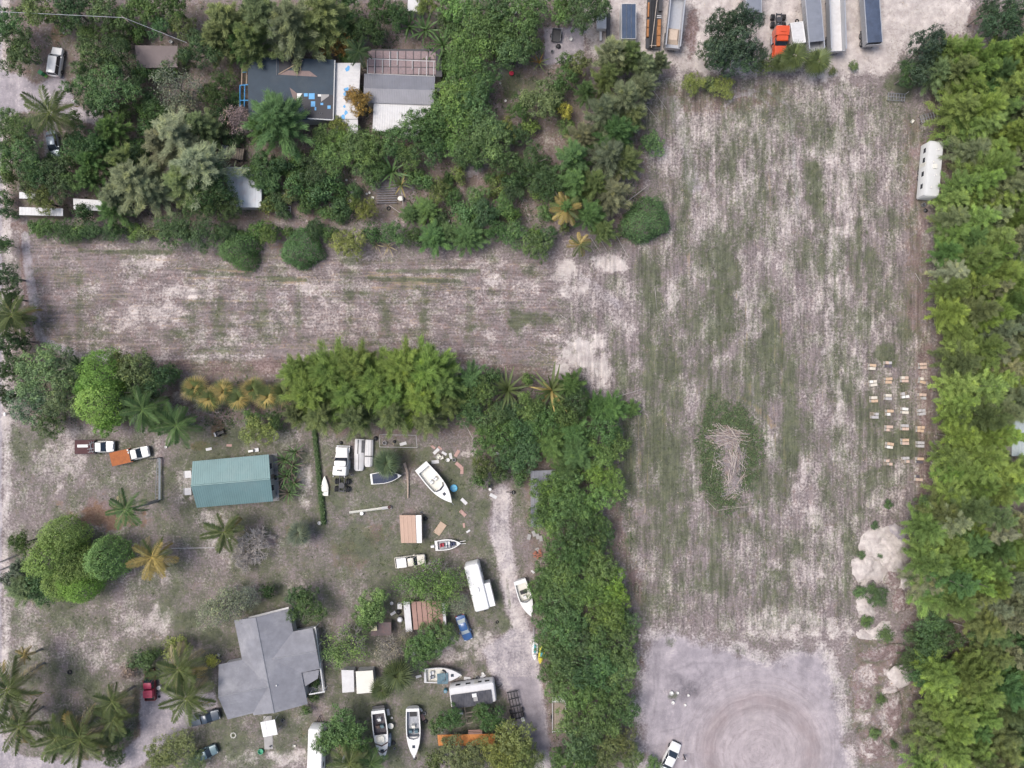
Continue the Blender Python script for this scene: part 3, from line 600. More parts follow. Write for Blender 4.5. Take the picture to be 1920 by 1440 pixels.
aw = spot('awning', 'small white panel awning at the grey shingled house entrance', 'awning', 514, 1352, 11)
for k in (-1, 0, 1): MB().box(-1.25 + .83 * (k + 1), -.46 + .83 * (k + 1), -1.3, 1.25, 2.35 + .03 * (k % 2), 2.42 + .03 * (k % 2)).build('panel', WHITE, aw)
for x, y in ((-1.1, -1.1), (1.1, -1.1), (-1.1, 1.1), (1.1, 1.1)): MB().tube([(x, y, -.05), (x, y, 2.36)], .05, 6).build('post', WHITE, aw)
tag(slab(MB(), [(*P(px, py)[:2], .07) for px, py in ((494, 1342), (510, 1342), (512, 1404), (496, 1405))], .15).build('footpath', CONC), kind='structure')
# --- patched slate roof house
slate = mat('green_black_felt_roof', (.042, .062, .084), .8, vary=.16, scale=.6, dirt=.5, dirtcol=(.075, .085, .088)); tar = mat('black_tar_paper', (.012, .013, .022), .55, vary=.25, scale=1.2)
bluet = mat('blue_tarp_patch', (.10, .36, .66), .5, vary=.1); rawwd = mat('bare_roof_boards', (.24, .175, .16), .85, vary=.2, scale=3)
o = spot('house', 'dilapidated house with dark felt roof and bright blue patches', 'house', 545, 165)
RP = [(464, 106), (629, 112), (626, 225), (466, 223)]; z = 3.2; c = lcl(o, RP, z); slab(MB(), c, .2).build('roof', slate, o); walls(o, inset(c, .4), z - .21, STUCCO)
def patch(pts, mt, dz, nm='roof_patch'): slab(MB(), [(p[0], p[1], p[2] + dz) for p in lcl(o, pts, z)], .004 if dz < .012 else dz - .004).build(nm, mt, o)
patch([(558, 176), (626, 178), (625, 223), (577, 221)], tar, .012); patch([(522, 106), (565, 106), (566, 113), (523, 138)], tar, .012)
patch([(522, 140), (540, 132), (580, 133), (595, 144)], rawwd, .014); patch([(543, 164), (557, 175), (556, 190), (550, 186)], rawwd, .014)
for q in (((570, 175), (577, 175), (577, 181), (570, 181)), ((579, 175), (590, 175), (590, 186), (579, 186)), ((583, 190), (591, 190), (591, 200), (583, 200)), ((601, 193), (606, 193), (606, 197), (601, 197)), ((614, 198), (620, 198), (620, 204), (614, 204)), ((590, 201), (593, 201), (593, 207), (590, 207))): patch(q, bluet, .03)
for q, mm in ((((557, 175), (567, 175), (557, 190)), WHITE), (((596, 177), (602, 177), (602, 181), (596, 181)), WHITE), (((602, 177), (617, 177), (617, 180), (602, 191)), CONC)): patch(q, mm, .03)
for p, q, w in (((522, 139), (568, 113), .12), ((564, 121), (563, 133), .06), ((560, 134), (532, 97), .03)):
    a, e = lcl(o, (p, q), z + .1); MB().bar(a, e, w).build('loose_board', PLY, o)
a, e = lcl(o, ((519, 106), (519, 141)), z + .03); MB().bar(a, e, .12).build('roof_seam', STEEL, o)
for p, q in (((628, 113), (625, 224)), ((577, 222), (625, 225))): a, e = lcl(o, (p, q), z + .03); MB().bar(a, e, .13).build('fascia', WHITE, o)
fr = spot('pergola', 'blue and beige timber pergola frame beside the patched roof', 'pergola', 460, 162)
for (x0, y0, x1, y1, mm) in ((450, 160, 470, 158, bluet), (459, 160, 458, 200, bluet), (469, 158, 468, 200, bluet), (450, 160, 450, 200, bluet), (450, 188, 468, 188, bluet), (454, 124, 453, 159, PLY), (463, 124, 462, 159, PLY), (453, 135, 463, 135, bluet)):
    a, e = lcl(fr, ((x0, y0), (x1, y1)), 2.7); MB().bar(a, e, .13).build('beam', mm, fr)
for x, y in ((450, 160), (469, 159), (450, 199), (468, 199), (454, 125), (463, 125)): a = lcl(fr, ((x, y),), 2.65)[0]; MB().tube([(a[0], a[1], -.1), a], .06, 5).build('post', PLY, fr)
ld = spot('ladder', 'aluminium ladder leaning on the patched roof eave', 'ladder', 604, 240)
a0, a1, b0, b1 = lcl(ld, ((599, 211, 3.5), (602, 243, .05), (603, 211, 3.5), (606, 243, .05)))
for a, e in ((a0, a1), (b0, b1)): MB().tube([a, e], .03, 5).build('rail', STEEL, ld)
for k in range(1, 12):
    t = k / 12; MB().tube([tuple(np.array(a0) * (1 - t) + np.array(a1) * t), tuple(np.array(b0) * (1 - t) + np.array(b1) * t)], .02, 4).build('rung', STEEL, ld)
# --- white gangway roof
o = spot('gangway', 'long white sheet roof spattered with blue between two houses', 'covered walkway', 650, 185); z = 2.7
for nm, pts, zz in (('roof', ((629, 118), (676, 118), (671, 223), (627, 223)), z), ('lower_roof', ((627, 224), (671, 224), (671, 250), (627, 250)), z - .15)):
    c = lcl(o, pts, zz); b = MB(); ribbed(b, c[0], c[3], c[2], c[1], .45, .02, .06); b.build(nm, WHITE2, o)
for x, y in ((631, 121), (673, 121), (631, 170), (671, 170), (630, 220), (668, 220), (630, 247), (668, 247)): a = lcl(o, ((x, y),), z - .22)[0]; MB().tube([(a[0], a[1], -.1), a], .06, 5).build('post', WOOD, o)
gr = random.Random(4)
for cx, cy, rr_, n in ((652, 129, 5, 9), (649, 168, 5, 8), (648, 176, 5, 8), (646, 200, 3, 7), (648, 212, 4, 8), (644, 218, 5, 6)):
    pts = [(cx + rr_ * gr.uniform(.5, 1.2) * math.cos(6.283 * i / n), cy + rr_ * gr.uniform(.6, 1.4) * math.sin(6.283 * i / n)) for i in range(n)]
    slab(MB(), [(p[0], p[1], p[2] + .03) for p in lcl(o, pts, z)], .02).build('blue_patch', bluet, o)
# --- grey ribbed roof house with white porch and tiled annex
ribg = mat('grey_ribbed_metal_roof', (.235, .235, .255), .5, .25, vary=.12, scale=.6, dirt=.4, dirtcol=(.15, .14, .16))
o = spot('house', 'long house with grey ribbed metal roof and white porch', 'house', 750, 170)
r, c = gable(o, (683, 138), (816, 144), (813, 197), (681, 192), (682, 165), (815, 169), 3.0, 3.7, ribg, .28); q = gable_walls(o, c, STUCCO); openings(o, q[2], q[1], .9, 2.1, (.5,), 1.2, GLASS, 'window')
c = lcl(o, ((701, 193), (808, 197), (806, 248), (698, 245)), 2.6); c = [(p[0], p[1], p[2] + (.15 if i < 2 else -.15)) for i, p in enumerate(c)]; b = MB(); ribbed(b, c[3], c[2], c[1], c[0], .4, .025); b.build('porch_roof', WHITE2, o)
c = lcl(o, ((750, 243), (784, 245), (783, 256), (750, 255)), 2.3); slab(MB(), c, .05).build('porch_awning', WHITE, o)
for x, y in ((700, 243), (735, 245), (770, 246), (804, 246)): a = lcl(o, ((x, y),), 2.35)[0]; MB().tube([(a[0], a[1], -.1), a], .06, 5).build('post', WHITE, o)
an = spot('annex', 'unfinished flat annex roof of leaf strewn panels and white battens', 'annex', 758, 116); z = 2.3
pan = mat('leaf_strewn_roof_panel', (.27, .20, .195), .85, vary=.25, scale=4, dirt=.55, dirtcol=(.20, .20, .23))
c = lcl(an, ((690, 92), (827, 92), (829, 144), (688, 138)), z - .08); slab(MB(), c, .15).build('roof_deck', DARKST, an); walls(an, inset(c, .25), z - .25, CONC)
cols = [690 + 14.2 * i for i in range(10)]; ys = [94, 110, 125, 139]
for i in range(9):
    for j in range(3):
        dx = .7; slab(MB(), [(p[0], p[1], p[2] + gr.uniform(0, .02)) for p in lcl(an, ((cols[i] + dx, ys[j] + dx + .4 * i / 2), (cols[i + 1] - dx, ys[j] + dx + .4 * i / 2), (cols[i + 1] - dx, ys[j + 1] - dx + .4 * i / 2), (cols[i] + dx, ys[j + 1] - dx + .4 * i / 2)), z)], .05).build('panel', pan, an)
for p, q in (((692, 110), (816, 115)), ((731, 97), (731, 125)), ((745, 97), (745, 122)), ((717, 112), (717, 137)), ((703, 112), (702, 137)), ((689, 112), (689, 138)), ((800, 105), (800, 142)), ((786, 128), (785, 141)), ((773, 113), (773, 130)), ((814, 114), (813, 143)), ((689, 138), (815, 143))):
    a, e = lcl(an, (p, q), z + .05); MB().bar(a, e, .09).build('batten', WHITE2, an)
# --- sheds
def shed(name, label, pts, z, roofm, wallm=WOOD, pitch=None, tilt=0.0, cat='shed', group=None, wname='wall'):
    cx = sum(p[0] for p in pts) / len(pts); cy = sum(p[1] for p in pts) / len(pts)
    o = spot(name, label, cat, cx, cy, 0, group, z); c = lcl(o, pts, z); c = [(p[0], p[1], p[2] + (tilt if i in (0, 1) else 0)) for i, p in enumerate(c)]
    b = MB()
    if pitch and len(c) == 4: ribbed(b, c[3], c[2], c[1], c[0], pitch)
    else: slab(b, c, .08)
    b.build('roof', roofm, o)
    if wallm is not None: walls(o, inset(c, .15), z - .12, wallm, wname)
    return o, c
brownr = mat('brown_flat_roof', (.185, .150, .145), .9, vary=.1, scale=1.0, dirt=.4, dirtcol=(.13, .11, .10))
whiteleaf = mat('leaf_strewn_white_roof', (.55, .57, .58), .6, vary=.06, scale=1.0, dirt=.7, dirtcol=(.40, .27, .22))
greyr = mat('grey_sheet_roof', (.215, .22, .25), .6, vary=.1, scale=.8, dirt=.3); tanr = mat('tan_metal_roof', (.47, .31, .225), .55, vary=.07, scale=1.0, dirt=.2, dirtcol=(.36, .25, .2))
shed('shed', 'brown flat roofed shed half hidden by dark trees', ((253, 85), (333, 86), (333, 126), (256, 128)), 2.5, brownr, WOOD)
shed('shed', 'white roofed shed strewn with reddish fallen leaves', ((424, 313), (491, 314), (490, 389), (428, 388)), 2.5, whiteleaf, STUCCO, .9)
shed('shed', 'narrow beige roofed shed hidden under grey casuarinas', ((296, 310), (335, 310), (334, 372), (296, 371)), 2.4, mat('beige_roof', (.40, .35, .30), .8, dirt=.4), STUCCO)
shed('lean_to', 'long white corrugated lean-to roof at the garden corner', ((36, 388), (118, 391), (118, 405), (36, 403)), 2.2, WHITE2, WOOD, .5)
shed('lean_to', 'short white corrugated roof above the long garden lean-to', ((36, 360), (66, 361), (66, 373), (36, 372)), 2.2, WHITE2, WOOD, .5)
shed('lean_to', 'broken white corrugated roof between casuarinas', ((137, 372), (198, 376), (196, 396), (138, 392)), 2.2, WHITE2, WOOD, .5)
shed('lean_to', 'small grey sheet roof east of the broken white roof', ((222, 378), (246, 380), (245, 396), (222, 394)), 2.0, greyr, WOOD, .5)
o, c = shed('shed', 'tan metal roofed shed with a white strip along its side', ((749, 966), (779, 966), (781, 1018), (752, 1018)), 2.4, tanr, WOOD, .75)
cw = lcl(o, ((779.5, 966), (790, 966), (791, 1018), (781.5, 1018)), 2.38); slab(MB(), cw, .06).build('side_roof', WHITE, o); walls(o, inset(cw, .12), 2.2, WOOD, 'side_wall')
shed('shed', 'grey roofed shed mostly buried under roadside trees', ((995, 883), (1044, 881), (1041, 988), (995, 988)), 2.6, greyr, STUCCO, .6)
shed('shed', 'small grey sheet roof peeking from trees beside the track', ((1013, 1095), (1028, 1095), (1028, 1110), (1013, 1110)), 1.8, greyr, WOOD)
shed('shed', 'dark flat roof under the green tree west of the carport', ((693, 1167), (733, 1167), (734, 1191), (696, 1193)), 2.0, mat('dark_brown_deck', (.13, .10, .10), .85, dirt=.6, dirtcol=(.25, .12, .10)), WOOD)
shed('shed', 'pale beige shed with cream roof beside the sparse tree', ((667, 1259), (699, 1257), (702, 1298), (669, 1301)), 2.2, CREAM, WHITE2)
shed('shed', 'narrow weathered shed adjoining the cream roofed shed', ((640, 1256), (663, 1257), (664, 1297), (642, 1299)), 2.0, WHITE2, WHITE2)
shed('house', 'pale green sheet roofed house beyond the eastern windbreak', ((1898, 764), (1945, 762), (1945, 856), (1897, 855)), 3.2, mat('pale_green_roof', (.42, .47, .46), .6, vary=.1, dirt=.4), STUCCO, .5, 0, 'house')
shed('lean_to', 'dark blue sheet roof west of the pale green roof', ((1884, 770), (1899, 766), (1899, 825), (1887, 812)), 2.4, greyr, STUCCO)
shed('shed', 'small white roofed shed at the garden north edge', ((765, -8), (786, -8), (787, 22), (764, 20)), 2.4, WHITE2, STUCCO)
# carport with separate planks
o = spot('carport', 'carport roofed with terracotta boards separated by dark gaps', 'carport', 800, 1152)
terr = mat('terracotta_roof_board', (.34, .205, .165), .75, vary=.12, scale=1.5, dirt=.3, dirtcol=(.25, .18, .15))
for k in range(6):
    x0 = 771 + k * 9.6; slab(MB(), lcl(o, ((x0, 1128 - k * .3), (x0 + 8.4, 1128 - k * .3), (x0 + 13.2, 1180), (x0 + 4.8, 1181)), 2.5), .05).build('board', terr, o)
for (y0) in (1132, 1155, 1176): a, e = lcl(o, ((772, y0), (833, y0)), 2.36); MB().bar(a, e, .1).build('beam', DARKST, o)
for x, y in ((773, 1132), (830, 1130), (776, 1177), (833, 1176)): a = lcl(o, ((x, y),), 2.32)[0]; MB().tube([(a[0], a[1], -.1), a], .06, 5).build('post', WOOD, o)
shed('lean_to', 'long white roof strip on the west side of the carport', ((756, 1128), (768, 1128), (773, 1184), (761, 1185)), 2.4, WHITE2, WOOD)
shed('lean_to', 'narrow white roof strip on the east side of the carport', ((825, 1131), (834, 1130), (837, 1174), (829, 1176)), 2.4, WHITE2, WOOD)
orng = mat('rusty_orange_sheet', (.50, .19, .045), .6, vary=.2, scale=1.5, dirt=.4, dirtcol=(.30, .13, .06))
o, c = shed('canopy', 'rusty orange sheet canopy behind olive green trees', ((820, 1378), (928, 1376), (928, 1398), (822, 1398)), 2.2, orng, None, .35, 0, 'canopy')
for i in range(4): MB().tube([(c[i][0] * .95, c[i][1] * .9, -.1), (c[i][0] * .95, c[i][1] * .9, 2.1)], .05, 5).build('post', DARKST, o)
for k in range(3): a, e = lcl(o, ((878, 1370 + 3 * k), (904, 1369 + 3 * k)), 2.25); MB().bar(a, e, .14).build('plank', mat('terracotta_roof_board', (.3, .2, .15)), o)
fr = spot('pergola', 'open unroofed timber frame below the black roofed camper', 'pergola', 884, 1340)
for p, q in (((871, 1326), (876, 1357)), ((892, 1322), (897, 1352)), ((871, 1326), (892, 1322)), ((873, 1337), (894, 1334)), ((874, 1344), (895, 1341)), ((876, 1357), (897, 1352))):
    a, e = lcl(fr, (p, q), 1.9); MB().bar(a, e, .12).build('beam', WOOD, fr)
for x, y in ((871, 1326), (876, 1357), (892, 1322), (897, 1352)): a = lcl(fr, ((x, y),), 1.9)[0]; MB().tube([(a[0], a[1], -.1), a], .07, 5).build('post', WOOD, fr)
# ---------------------------------------------------------------- plants: mesh generators
def unit(v): return v / (np.linalg.norm(v, axis=-1, keepdims=True) + 1e-9)
def leaves_mesh(name, C, Nn, Ln, Wd, tone, mt, rng, droop=.0, along=None):
    """diamond leaves: centre C, normal Nn, length Ln, width Wd"""
    n = len(C)
    t = rng.normal(size=(n, 3)) if along is None else along
    t = unit(t - Nn * np.sum(t * Nn, 1, keepdims=True)); b = np.cross(Nn, t)
    L2 = (Ln / 2)[:, None]; W2_ = (Wd / 2)[:, None]
    V = np.stack([C - t * L2, C + b * W2_ + t * L2 * .1, C + t * L2 - Nn * (Ln * droop)[:, None], C - b * W2_ + t * L2 * .1], 1).reshape(-1, 3)
    F = np.arange(4 * n).reshape(-1, 4)
    return mesh_np(name, V, F, mt, np.repeat(tone, 4))
def broad_crown(seed, R=4.0, H=7.0, z0=1.8, lobes=11, clumps=200, per=26, leaf=.30, spread=.27, lump=.36):
    g = np.random.default_rng(seed); Hc = H - z0
    a = np.arange(lobes) * 2.399 + g.random(lobes); q = np.sqrt((np.arange(lobes) + .3) / lobes) * (1 - lump * .75)
    lc = np.stack([R * q * np.cos(a), R * q * np.sin(a), z0 + Hc * (.40 + .25 * (1 - q ** 2) + .34 * (g.random(lobes) - .5))], 1)
    lr = R * lump * (.8 + .5 * g.random(lobes)) * (1.15 - .3 * q)
    k = g.integers(0, lobes, clumps)
    d = unit(g.normal(size=(clumps, 3))); d[:, 2] = np.abs(d[:, 2]) * 1.0 - .18; d = unit(d)
    cc = lc[k] + d * (lr[k] * (.86 + .24 * g.random(clumps)))[:, None] * np.array([1, 1, .85])
    ctone = np.clip(.5 + .17 * g.normal(size=clumps) + .10 * g.normal(size=lobes)[k], 0, 1)
    C = np.repeat(cc, per, 0) + g.normal(size=(clumps * per, 3)) * spread * np.array([1, 1, .6])
    off = unit(C - np.repeat(cc, per, 0))
    Nn = unit(off * .75 + np.repeat(d, per, 0) * .35 + np.array([0, 0, .35]) + g.normal(size=C.shape) * .28)
    Ln = leaf * (.7 + .6 * g.random(len(C)))
    return leaves_mesh('crown', C, Nn, Ln, Ln * .58, np.clip(np.repeat(ctone, per) + .10 * g.normal(size=len(C)), 0, 1), LEAF, g, .12)
def round_crown(seed, R=4.0, H=5.5, z0=.3, clumps=620, per=12, leaf=.26):
    g = np.random.default_rng(seed); i = np.arange(clumps) + .5
    ph = np.arccos(1 - i / clumps * 1.05); th = i * 2.39996
    d = np.stack([np.sin(ph) * np.cos(th), np.sin(ph) * np.sin(th), np.cos(ph)], 1)
    bump = 1 + .07 * np.sin(d[:, 0] * 5 + seed) + .11 * np.sin(d[:, 1] * 4 + 2 * seed + d[:, 0] * 3) + .05 * np.sin(d[:, 0] * 13 + d[:, 2] * 9) + .065 * g.normal(size=clumps)
    cc = d * np.array([R, R, H - z0 - .2]) * bump[:, None] * .96 + np.array([0, 0, z0])
    cc[:, 2] = np.maximum(cc[:, 2], max(.25, z0 * .8))
    C = np.repeat(cc, per, 0) + g.normal(size=(clumps * per, 3)) * .21
    Nn = unit(np.repeat(d, per, 0) * .7 + np.array([0, 0, .4]) + g.normal(size=C.shape) * .4)
    ct = np.clip(.5 + .15 * g.normal(size=clumps), 0, 1); Ln = leaf * (.7 + .6 * g.random(len(C)))
    return leaves_mesh('crown', C, Nn, Ln, Ln * .62, np.repeat(ct, per), LEAF, g, .1)
def needle_crown(seed, R=3.0, H=12.0, z0=2.0, nb=54, per=240, ln=.66, wd=.055, slim=.6):
    g = np.random.default_rng(seed); u = (np.arange(nb) + g.random(nb)) / nb
    zb = z0 + (H - z0 - .6) * u ** .85; th = np.arange(nb) * 2.39996 + g.random(nb) * .5
    Lb = R * (1.08 - .80 * u ** 1.5) * (.7 + .6 * g.random(nb))
    up = .30 + .75 * u + .3 * g.random(nb)
    dirs = unit(np.stack([np.cos(th), np.sin(th), up], 1))
    k = np.repeat(np.arange(nb), per); s = g.random(nb * per) ** .6
    c = np.stack([np.zeros(nb), np.zeros(nb), zb], 1)[k] + dirs[k] * (Lb[k] * s)[:, None]
    c[:, 2] -= .22 * Lb[k] * s ** 2
    wob = .155 * Lb[k] * (1.15 - .75 * s)
    c += g.normal(size=c.shape) * wob[:, None] * np.array([.62, .62, .42])
    al = unit(dirs[k] * (1.3 - .7 * slim) + g.normal(size=c.shape) * (.25 + .4 * slim) + np.array([0, 0, .15]))
    Nn = unit(g.normal(size=c.shape) * .6 + np.array([0, 0, 1.0])); Nn = unit(Nn - al * np.sum(Nn * al, 1, keepdims=True))
    L_ = ln * (.6 + .8 * g.random(len(c)))
    bt = np.clip(.5 + .14 * g.normal(size=nb), 0, 1)
    tone = np.clip(bt[k] + .15 * (s - .6) + .10 * g.normal(size=len(c)), 0, 1)
    return leaves_mesh('crown', c, Nn, L_, np.full(len(c), wd) * (.7 + .6 * g.random(len(c))), tone, NEEDLE, g, .15, al)
def trunk_mesh(seed, H, r, R, limbs=5, frac=.55, bark=BARK, lean=.03):
    g = random.Random(seed); b = MB()
    pts = [(g.uniform(-1, 1) * lean * H * t, g.uniform(-1, 1) * lean * H * t, H * frac * t * 1.0) for t in (0, .33, .66, 1)]
    pts[0] = (0, 0, -.15); b.tube(pts, [r * 1.25, r, r * .85, r * .6], 7)
    e = pts[-1]
    for i in range(limbs):
        t = 2 * math.pi * i / limbs + g.uniform(-.4, .4); q = R * g.uniform(.45, .8); z = H * g.uniform(.62, .82)
        s = pts[2] if i % 2 else e
        b.tube([s, ((s[0] + q * math.cos(t)) * .5, (s[1] + q * math.sin(t)) * .5, (s[2] + z) / 2 + .2), (q * math.cos(t), q * math.sin(t), z)], [r * .5, r * .33, r * .12], 5)
    return b.mesh(bark, True, 'trunk')
def pole_trunk(H, r):
    return MB().tube([(0, 0, -.15), (0, 0, H * .4), (.05, .03, H * .95)], [r, r * .7, r * .12], 6).mesh(BARK, True, 'trunk')
def bare_mesh(seed, R, H, levels=4, kids=4, r0=.14, mt=TWIG):
    g = random.Random(seed); b = MB()
    def grow(p, d, L_, r, lv):
        q = [p[i] + d[i] * L_ for i in range(3)]
        b.tube([tuple(p), tuple(q)], [r, r * .62], 4 if lv > 1 else 3, cap=False)
        if lv == 0: return
        for _ in range(kids):
            e = np.array(d) * .8 + np.array([g.gauss(0, .5), g.gauss(0, .5), g.gauss(.10, .28)]); e = e / np.linalg.norm(e)
            t = g.uniform(.5, 1.0); s = [p[i] + (q[i] - p[i]) * t for i in range(3)]
            grow(s, e, L_ * g.uniform(.58, .82), max(r * .55, .032), lv - 1)
    for i in range(6):
        t = i * 1.05 + g.uniform(-.3, .3); d = np.array([math.cos(t), math.sin(t), g.uniform(.5, 1.2)]); d /= np.linalg.norm(d)
        grow([0, 0, .2], d, R * .42, r0, levels)
    return b.mesh(mt, False, 'branches')
def frond_mesh(seed, L_=4.0, droop=.9, nl=40):
    g = np.random.default_rng(seed); s = np.linspace(.10, 1, nl)
    def sp(t): return np.stack([L_ * t * (1 - .10 * t * t), np.zeros_like(t), L_ * (.22 * t - droop * .52 * t * t)], -1)
    V = []; F = []; tone = []
    def quad(p, tn):
        b = len(V); V.extend(p); F.append((b, b + 1, b + 2, b + 3)); tone.extend([tn] * 4)
    for a, b_ in zip(np.linspace(0, .92, 8), np.linspace(.13, 1., 8)):
        p = sp(np.array([a, b_])); w = .07 * (1 - a * .8)
        quad([p[0] + (0, w, .02), p[1] + (0, w * .8, .02), p[1] - (0, w * .8, -.02), p[0] - (0, w, -.02)], .85)
    for t in s:
        p = sp(np.array([t]))[0]; ll = L_ * .24 * (math.sin(math.pi * (t * .82 + .12)) ** .7) * g.uniform(.8, 1.15)
        for sd in (-1, 1):
            fw = .55 + .5 * t; dr = g.uniform(.35, 1.0)
            tip = p + np.array([ll * fw * .75, sd * ll * .85, -ll * dr]); w = np.array([.055, 0, 0])
            mid = (p + tip) / 2 + np.array([0, 0, .06 * ll])
            quad([p - w, mid - w * 1.1 , tip, mid + w * 1.1], float(np.clip(g.normal(.5, .15), 0, 1)))
    return mesh_np('frond', np.array(V), np.array(F), FROND, tone)
def fan_mesh(seed, L_=1.5):
    g = np.random.default_rng(seed); V = []; F = []; tone = []
    def quad(p, tn):
        b = len(V); V.extend(p); F.append((b, b + 1, b + 2, b + 3)); tone.extend([tn] * 4)
    pe = L_ * .28; quad([(0, .03, 0), (pe, .025, .02), (pe, -.025, .02), (0, -.03, 0)], .7)
    for i in range(20):
        a = (i - 9.5) / 9.5 * 1.75; ll = L_ * (.95 - .2 * abs(a) / 1.7) * g.uniform(.9, 1.08); dr = g.uniform(.1, .4)
        d = np.array([math.cos(a), math.sin(a), 0]); n = np.array([-math.sin(a), math.cos(a), 0]); o = np.array([pe, 0, .02])
        m_ = o + d * ll * .5; e = o + d * ll + np.array([0, 0, -dr * ll])
        quad([o, m_ + n * .055, e, m_ - n * .055], float(np.clip(g.normal(.5, .18), 0, 1)))
    return mesh_np('fan_leaf', np.array(V), np.array(F), FROND, tone)
def strap_mesh(seed, L_=2.6, w=.13, droop=.5):
    g = np.random.default_rng(seed); V = []; F = []; tone = []; n = 6
    for i in range(n + 1):
        t = i / n; c = np.array([L_ * t, 0, L_ * (.45 * t - droop * .55 * t * t)]); q = w * math.sin(math.pi * min(.92, t * .8 + .16))
        V += [c + (0, q, .04), c + (0, 0, 0), c + (0, -q, .04)]; tone += [.5 + .15 * t] * 3
    for i in range(n):
        for k in (0, 1): F.append((i * 3 + k, i * 3 + k + 1, i * 3 + 4 + k, i * 3 + 3 + k))
    return mesh_np('strap_leaf', np.array(V), np.array(F), FROND, tone)

BROAD = [broad_crown(100 + i) for i in range(5)]; BROADT = [trunk_mesh(i, 7.0, .24, 4.0) for i in range(3)]
FINEB = [broad_crown(200 + i, lobes=14, clumps=420, per=18, leaf=.22, spread=.20, lump=.28) for i in range(3)]
SHRUB = [broad_crown(300 + i, R=2.0, H=2.6, z0=.15, lobes=7, clumps=90, per=18, leaf=.26, spread=.24, lump=.42) for i in range(4)]
SPARSE = [broad_crown(400 + i, lobes=13, clumps=120, per=16, leaf=.28, spread=.45, lump=.30) for i in range(2)]
ROUND = [round_crown(500 + i) for i in range(2)]
DOME = [round_crown(520 + i, 4.0, 6.5, 2.2, 700, 13, .25) for i in range(3)]
NEED = [needle_crown(600 + i) for i in range(5)]; NEEDT = pole_trunk(12.0, .22)
NEEDW = [needle_crown(650 + i, R=3.4, H=9.0, nb=56, per=230, ln=.9, wd=.05, slim=.35) for i in range(3)]
STEM = [trunk_mesh(40 + i, 2.6, .07, 2.0, 4, .35) for i in range(2)]
BARE = [bare_mesh(5, 4.6, 5), bare_mesh(6, 4.6, 5)]; BARELIMB = [bare_mesh(8, 4.2, 6, 3, 4, .12), bare_mesh(9, 4.2, 6, 3, 4, .12)]
FR = [frond_mesh(i, 4.0, .55 + .25 * i) for i in range(4)]; FAN = [fan_mesh(i) for i in range(3)]; STRAP = [strap_mesh(i, 2.6, .13, .3 + .3 * i) for i in range(3)]

TINT = dict(dark=(.046, .078, .032), mid=(.066, .110, .040), green=(.050, .092, .034), lime=(.110, .190, .042), leafyd=(.076, .120, .056), silverg=(.092, .130, .068), leafy=(.084, .138, .044), domed=(.105, .165, .048), olive=(.084, .108, .044), silver=(.135, .160, .108),
            grey=(.140, .135, .108), pink=(.18, .14, .125), yellow=(.32, .30, .08), orange=(.25, .155, .05), mix=(.105, .130, .040), cas=(.108, .142, .060), casgrey=(.150, .172, .100),
            casbright=(.138, .200, .058), casgreen=(.076, .134, .048), juniper=(.040, .066, .040), palm=(.105, .135, .050), palmgreen=(.090, .152, .054), gold=(.34, .27, .10), straw=(.33, .28, .17), bronze=(.13, .105, .08))
TWORD = dict(dark='dark green', mid='mid green', green='deep green', lime='bright lime green', leafy='fresh green', domed='light green', leafyd='greyed green', silverg='pale green', olive='olive green', silver='silvery green', grey='grey brown', pink='pinkish grey', yellow='yellow',
             orange='orange brown', mix='yellow flecked green', cas='olive green', casgrey='greyish green', casbright='yellow green', casgreen='green', juniper='blackish green', palm='green', palmgreen='bright green', gold='golden yellow', straw='straw coloured', bronze='bronze')
LANDMARKS = [('white minivan', 102, 115), ('coconut palm over the silver car', 97, 240), ('brown shed roof', 292, 107), ('patched slate roof', 540, 165), ('white gangway roof', 652, 185), ('grey ribbed roof', 750, 170),
    ('leaf strewn white shed roof', 460, 350), ('white corrugated sheets', 78, 392), ('concrete slab with the cart', 1057, 85), ('blue tarped container', 1180, 40), ('orange truck tractor', 1465, 62), ('blue tarped dump trailer', 1630, 45),
    ('steel rack by the windbreak', 1677, 183), ('white travel trailer', 1745, 318), ('northernmost beehives', 1690, 690), ('southernmost beehive pallet', 1724, 895), ('stick heap', 1365, 850), ('largest white sand pile', 1650, 1040), ('grey spoil mound', 1690, 1130),
    ('white sedan', 1262, 1415), ('teal metal roof', 437, 900), ('grey shingled house', 505, 1240), ('maroon flatbed truck', 175, 838), ('orange flatbed truck', 242, 853), ('white truck tractor', 640, 880), ('big white motorboat', 815, 903), ('tan roofed shed', 768, 990),
    ('white fifth wheel trailer', 893, 1100), ('blue car', 870, 1178), ('striped carport roof', 800, 1155), ('black roofed camper', 885, 1300), ('wooden utility trailer', 1045, 1340), ('red pickup truck', 278, 1285), ('dark blue pickup truck', 385, 1345),
    ('grey shed under the trees', 1010, 940), ('two watercraft by the track', 1010, 1225), ('white sand between the plots', 1095, 660), ('round bush in the field', 1212, 412), ('west end of the mown plot', 45, 600), ('north edge of the mown plot', 560, 440), ('golden fan palms', 450, 740),
    ('cluttered garden frame', 750, 360), ('turning circle', 1210, 1300), ('southeast corner of the field', 1760, 1400), ('pale roof beyond the windbreak', 1905, 810), ('bare garden clearing', 1030, 265), ('lawn with the red bucket', 960, 160)]
PLANTS = []          # (root, noun phrase, px, py, group, cat)
def note(root, phrase, px, py, cat, group): PLANTS.append((root, phrase, px, py, cat, group))
_k = [0]
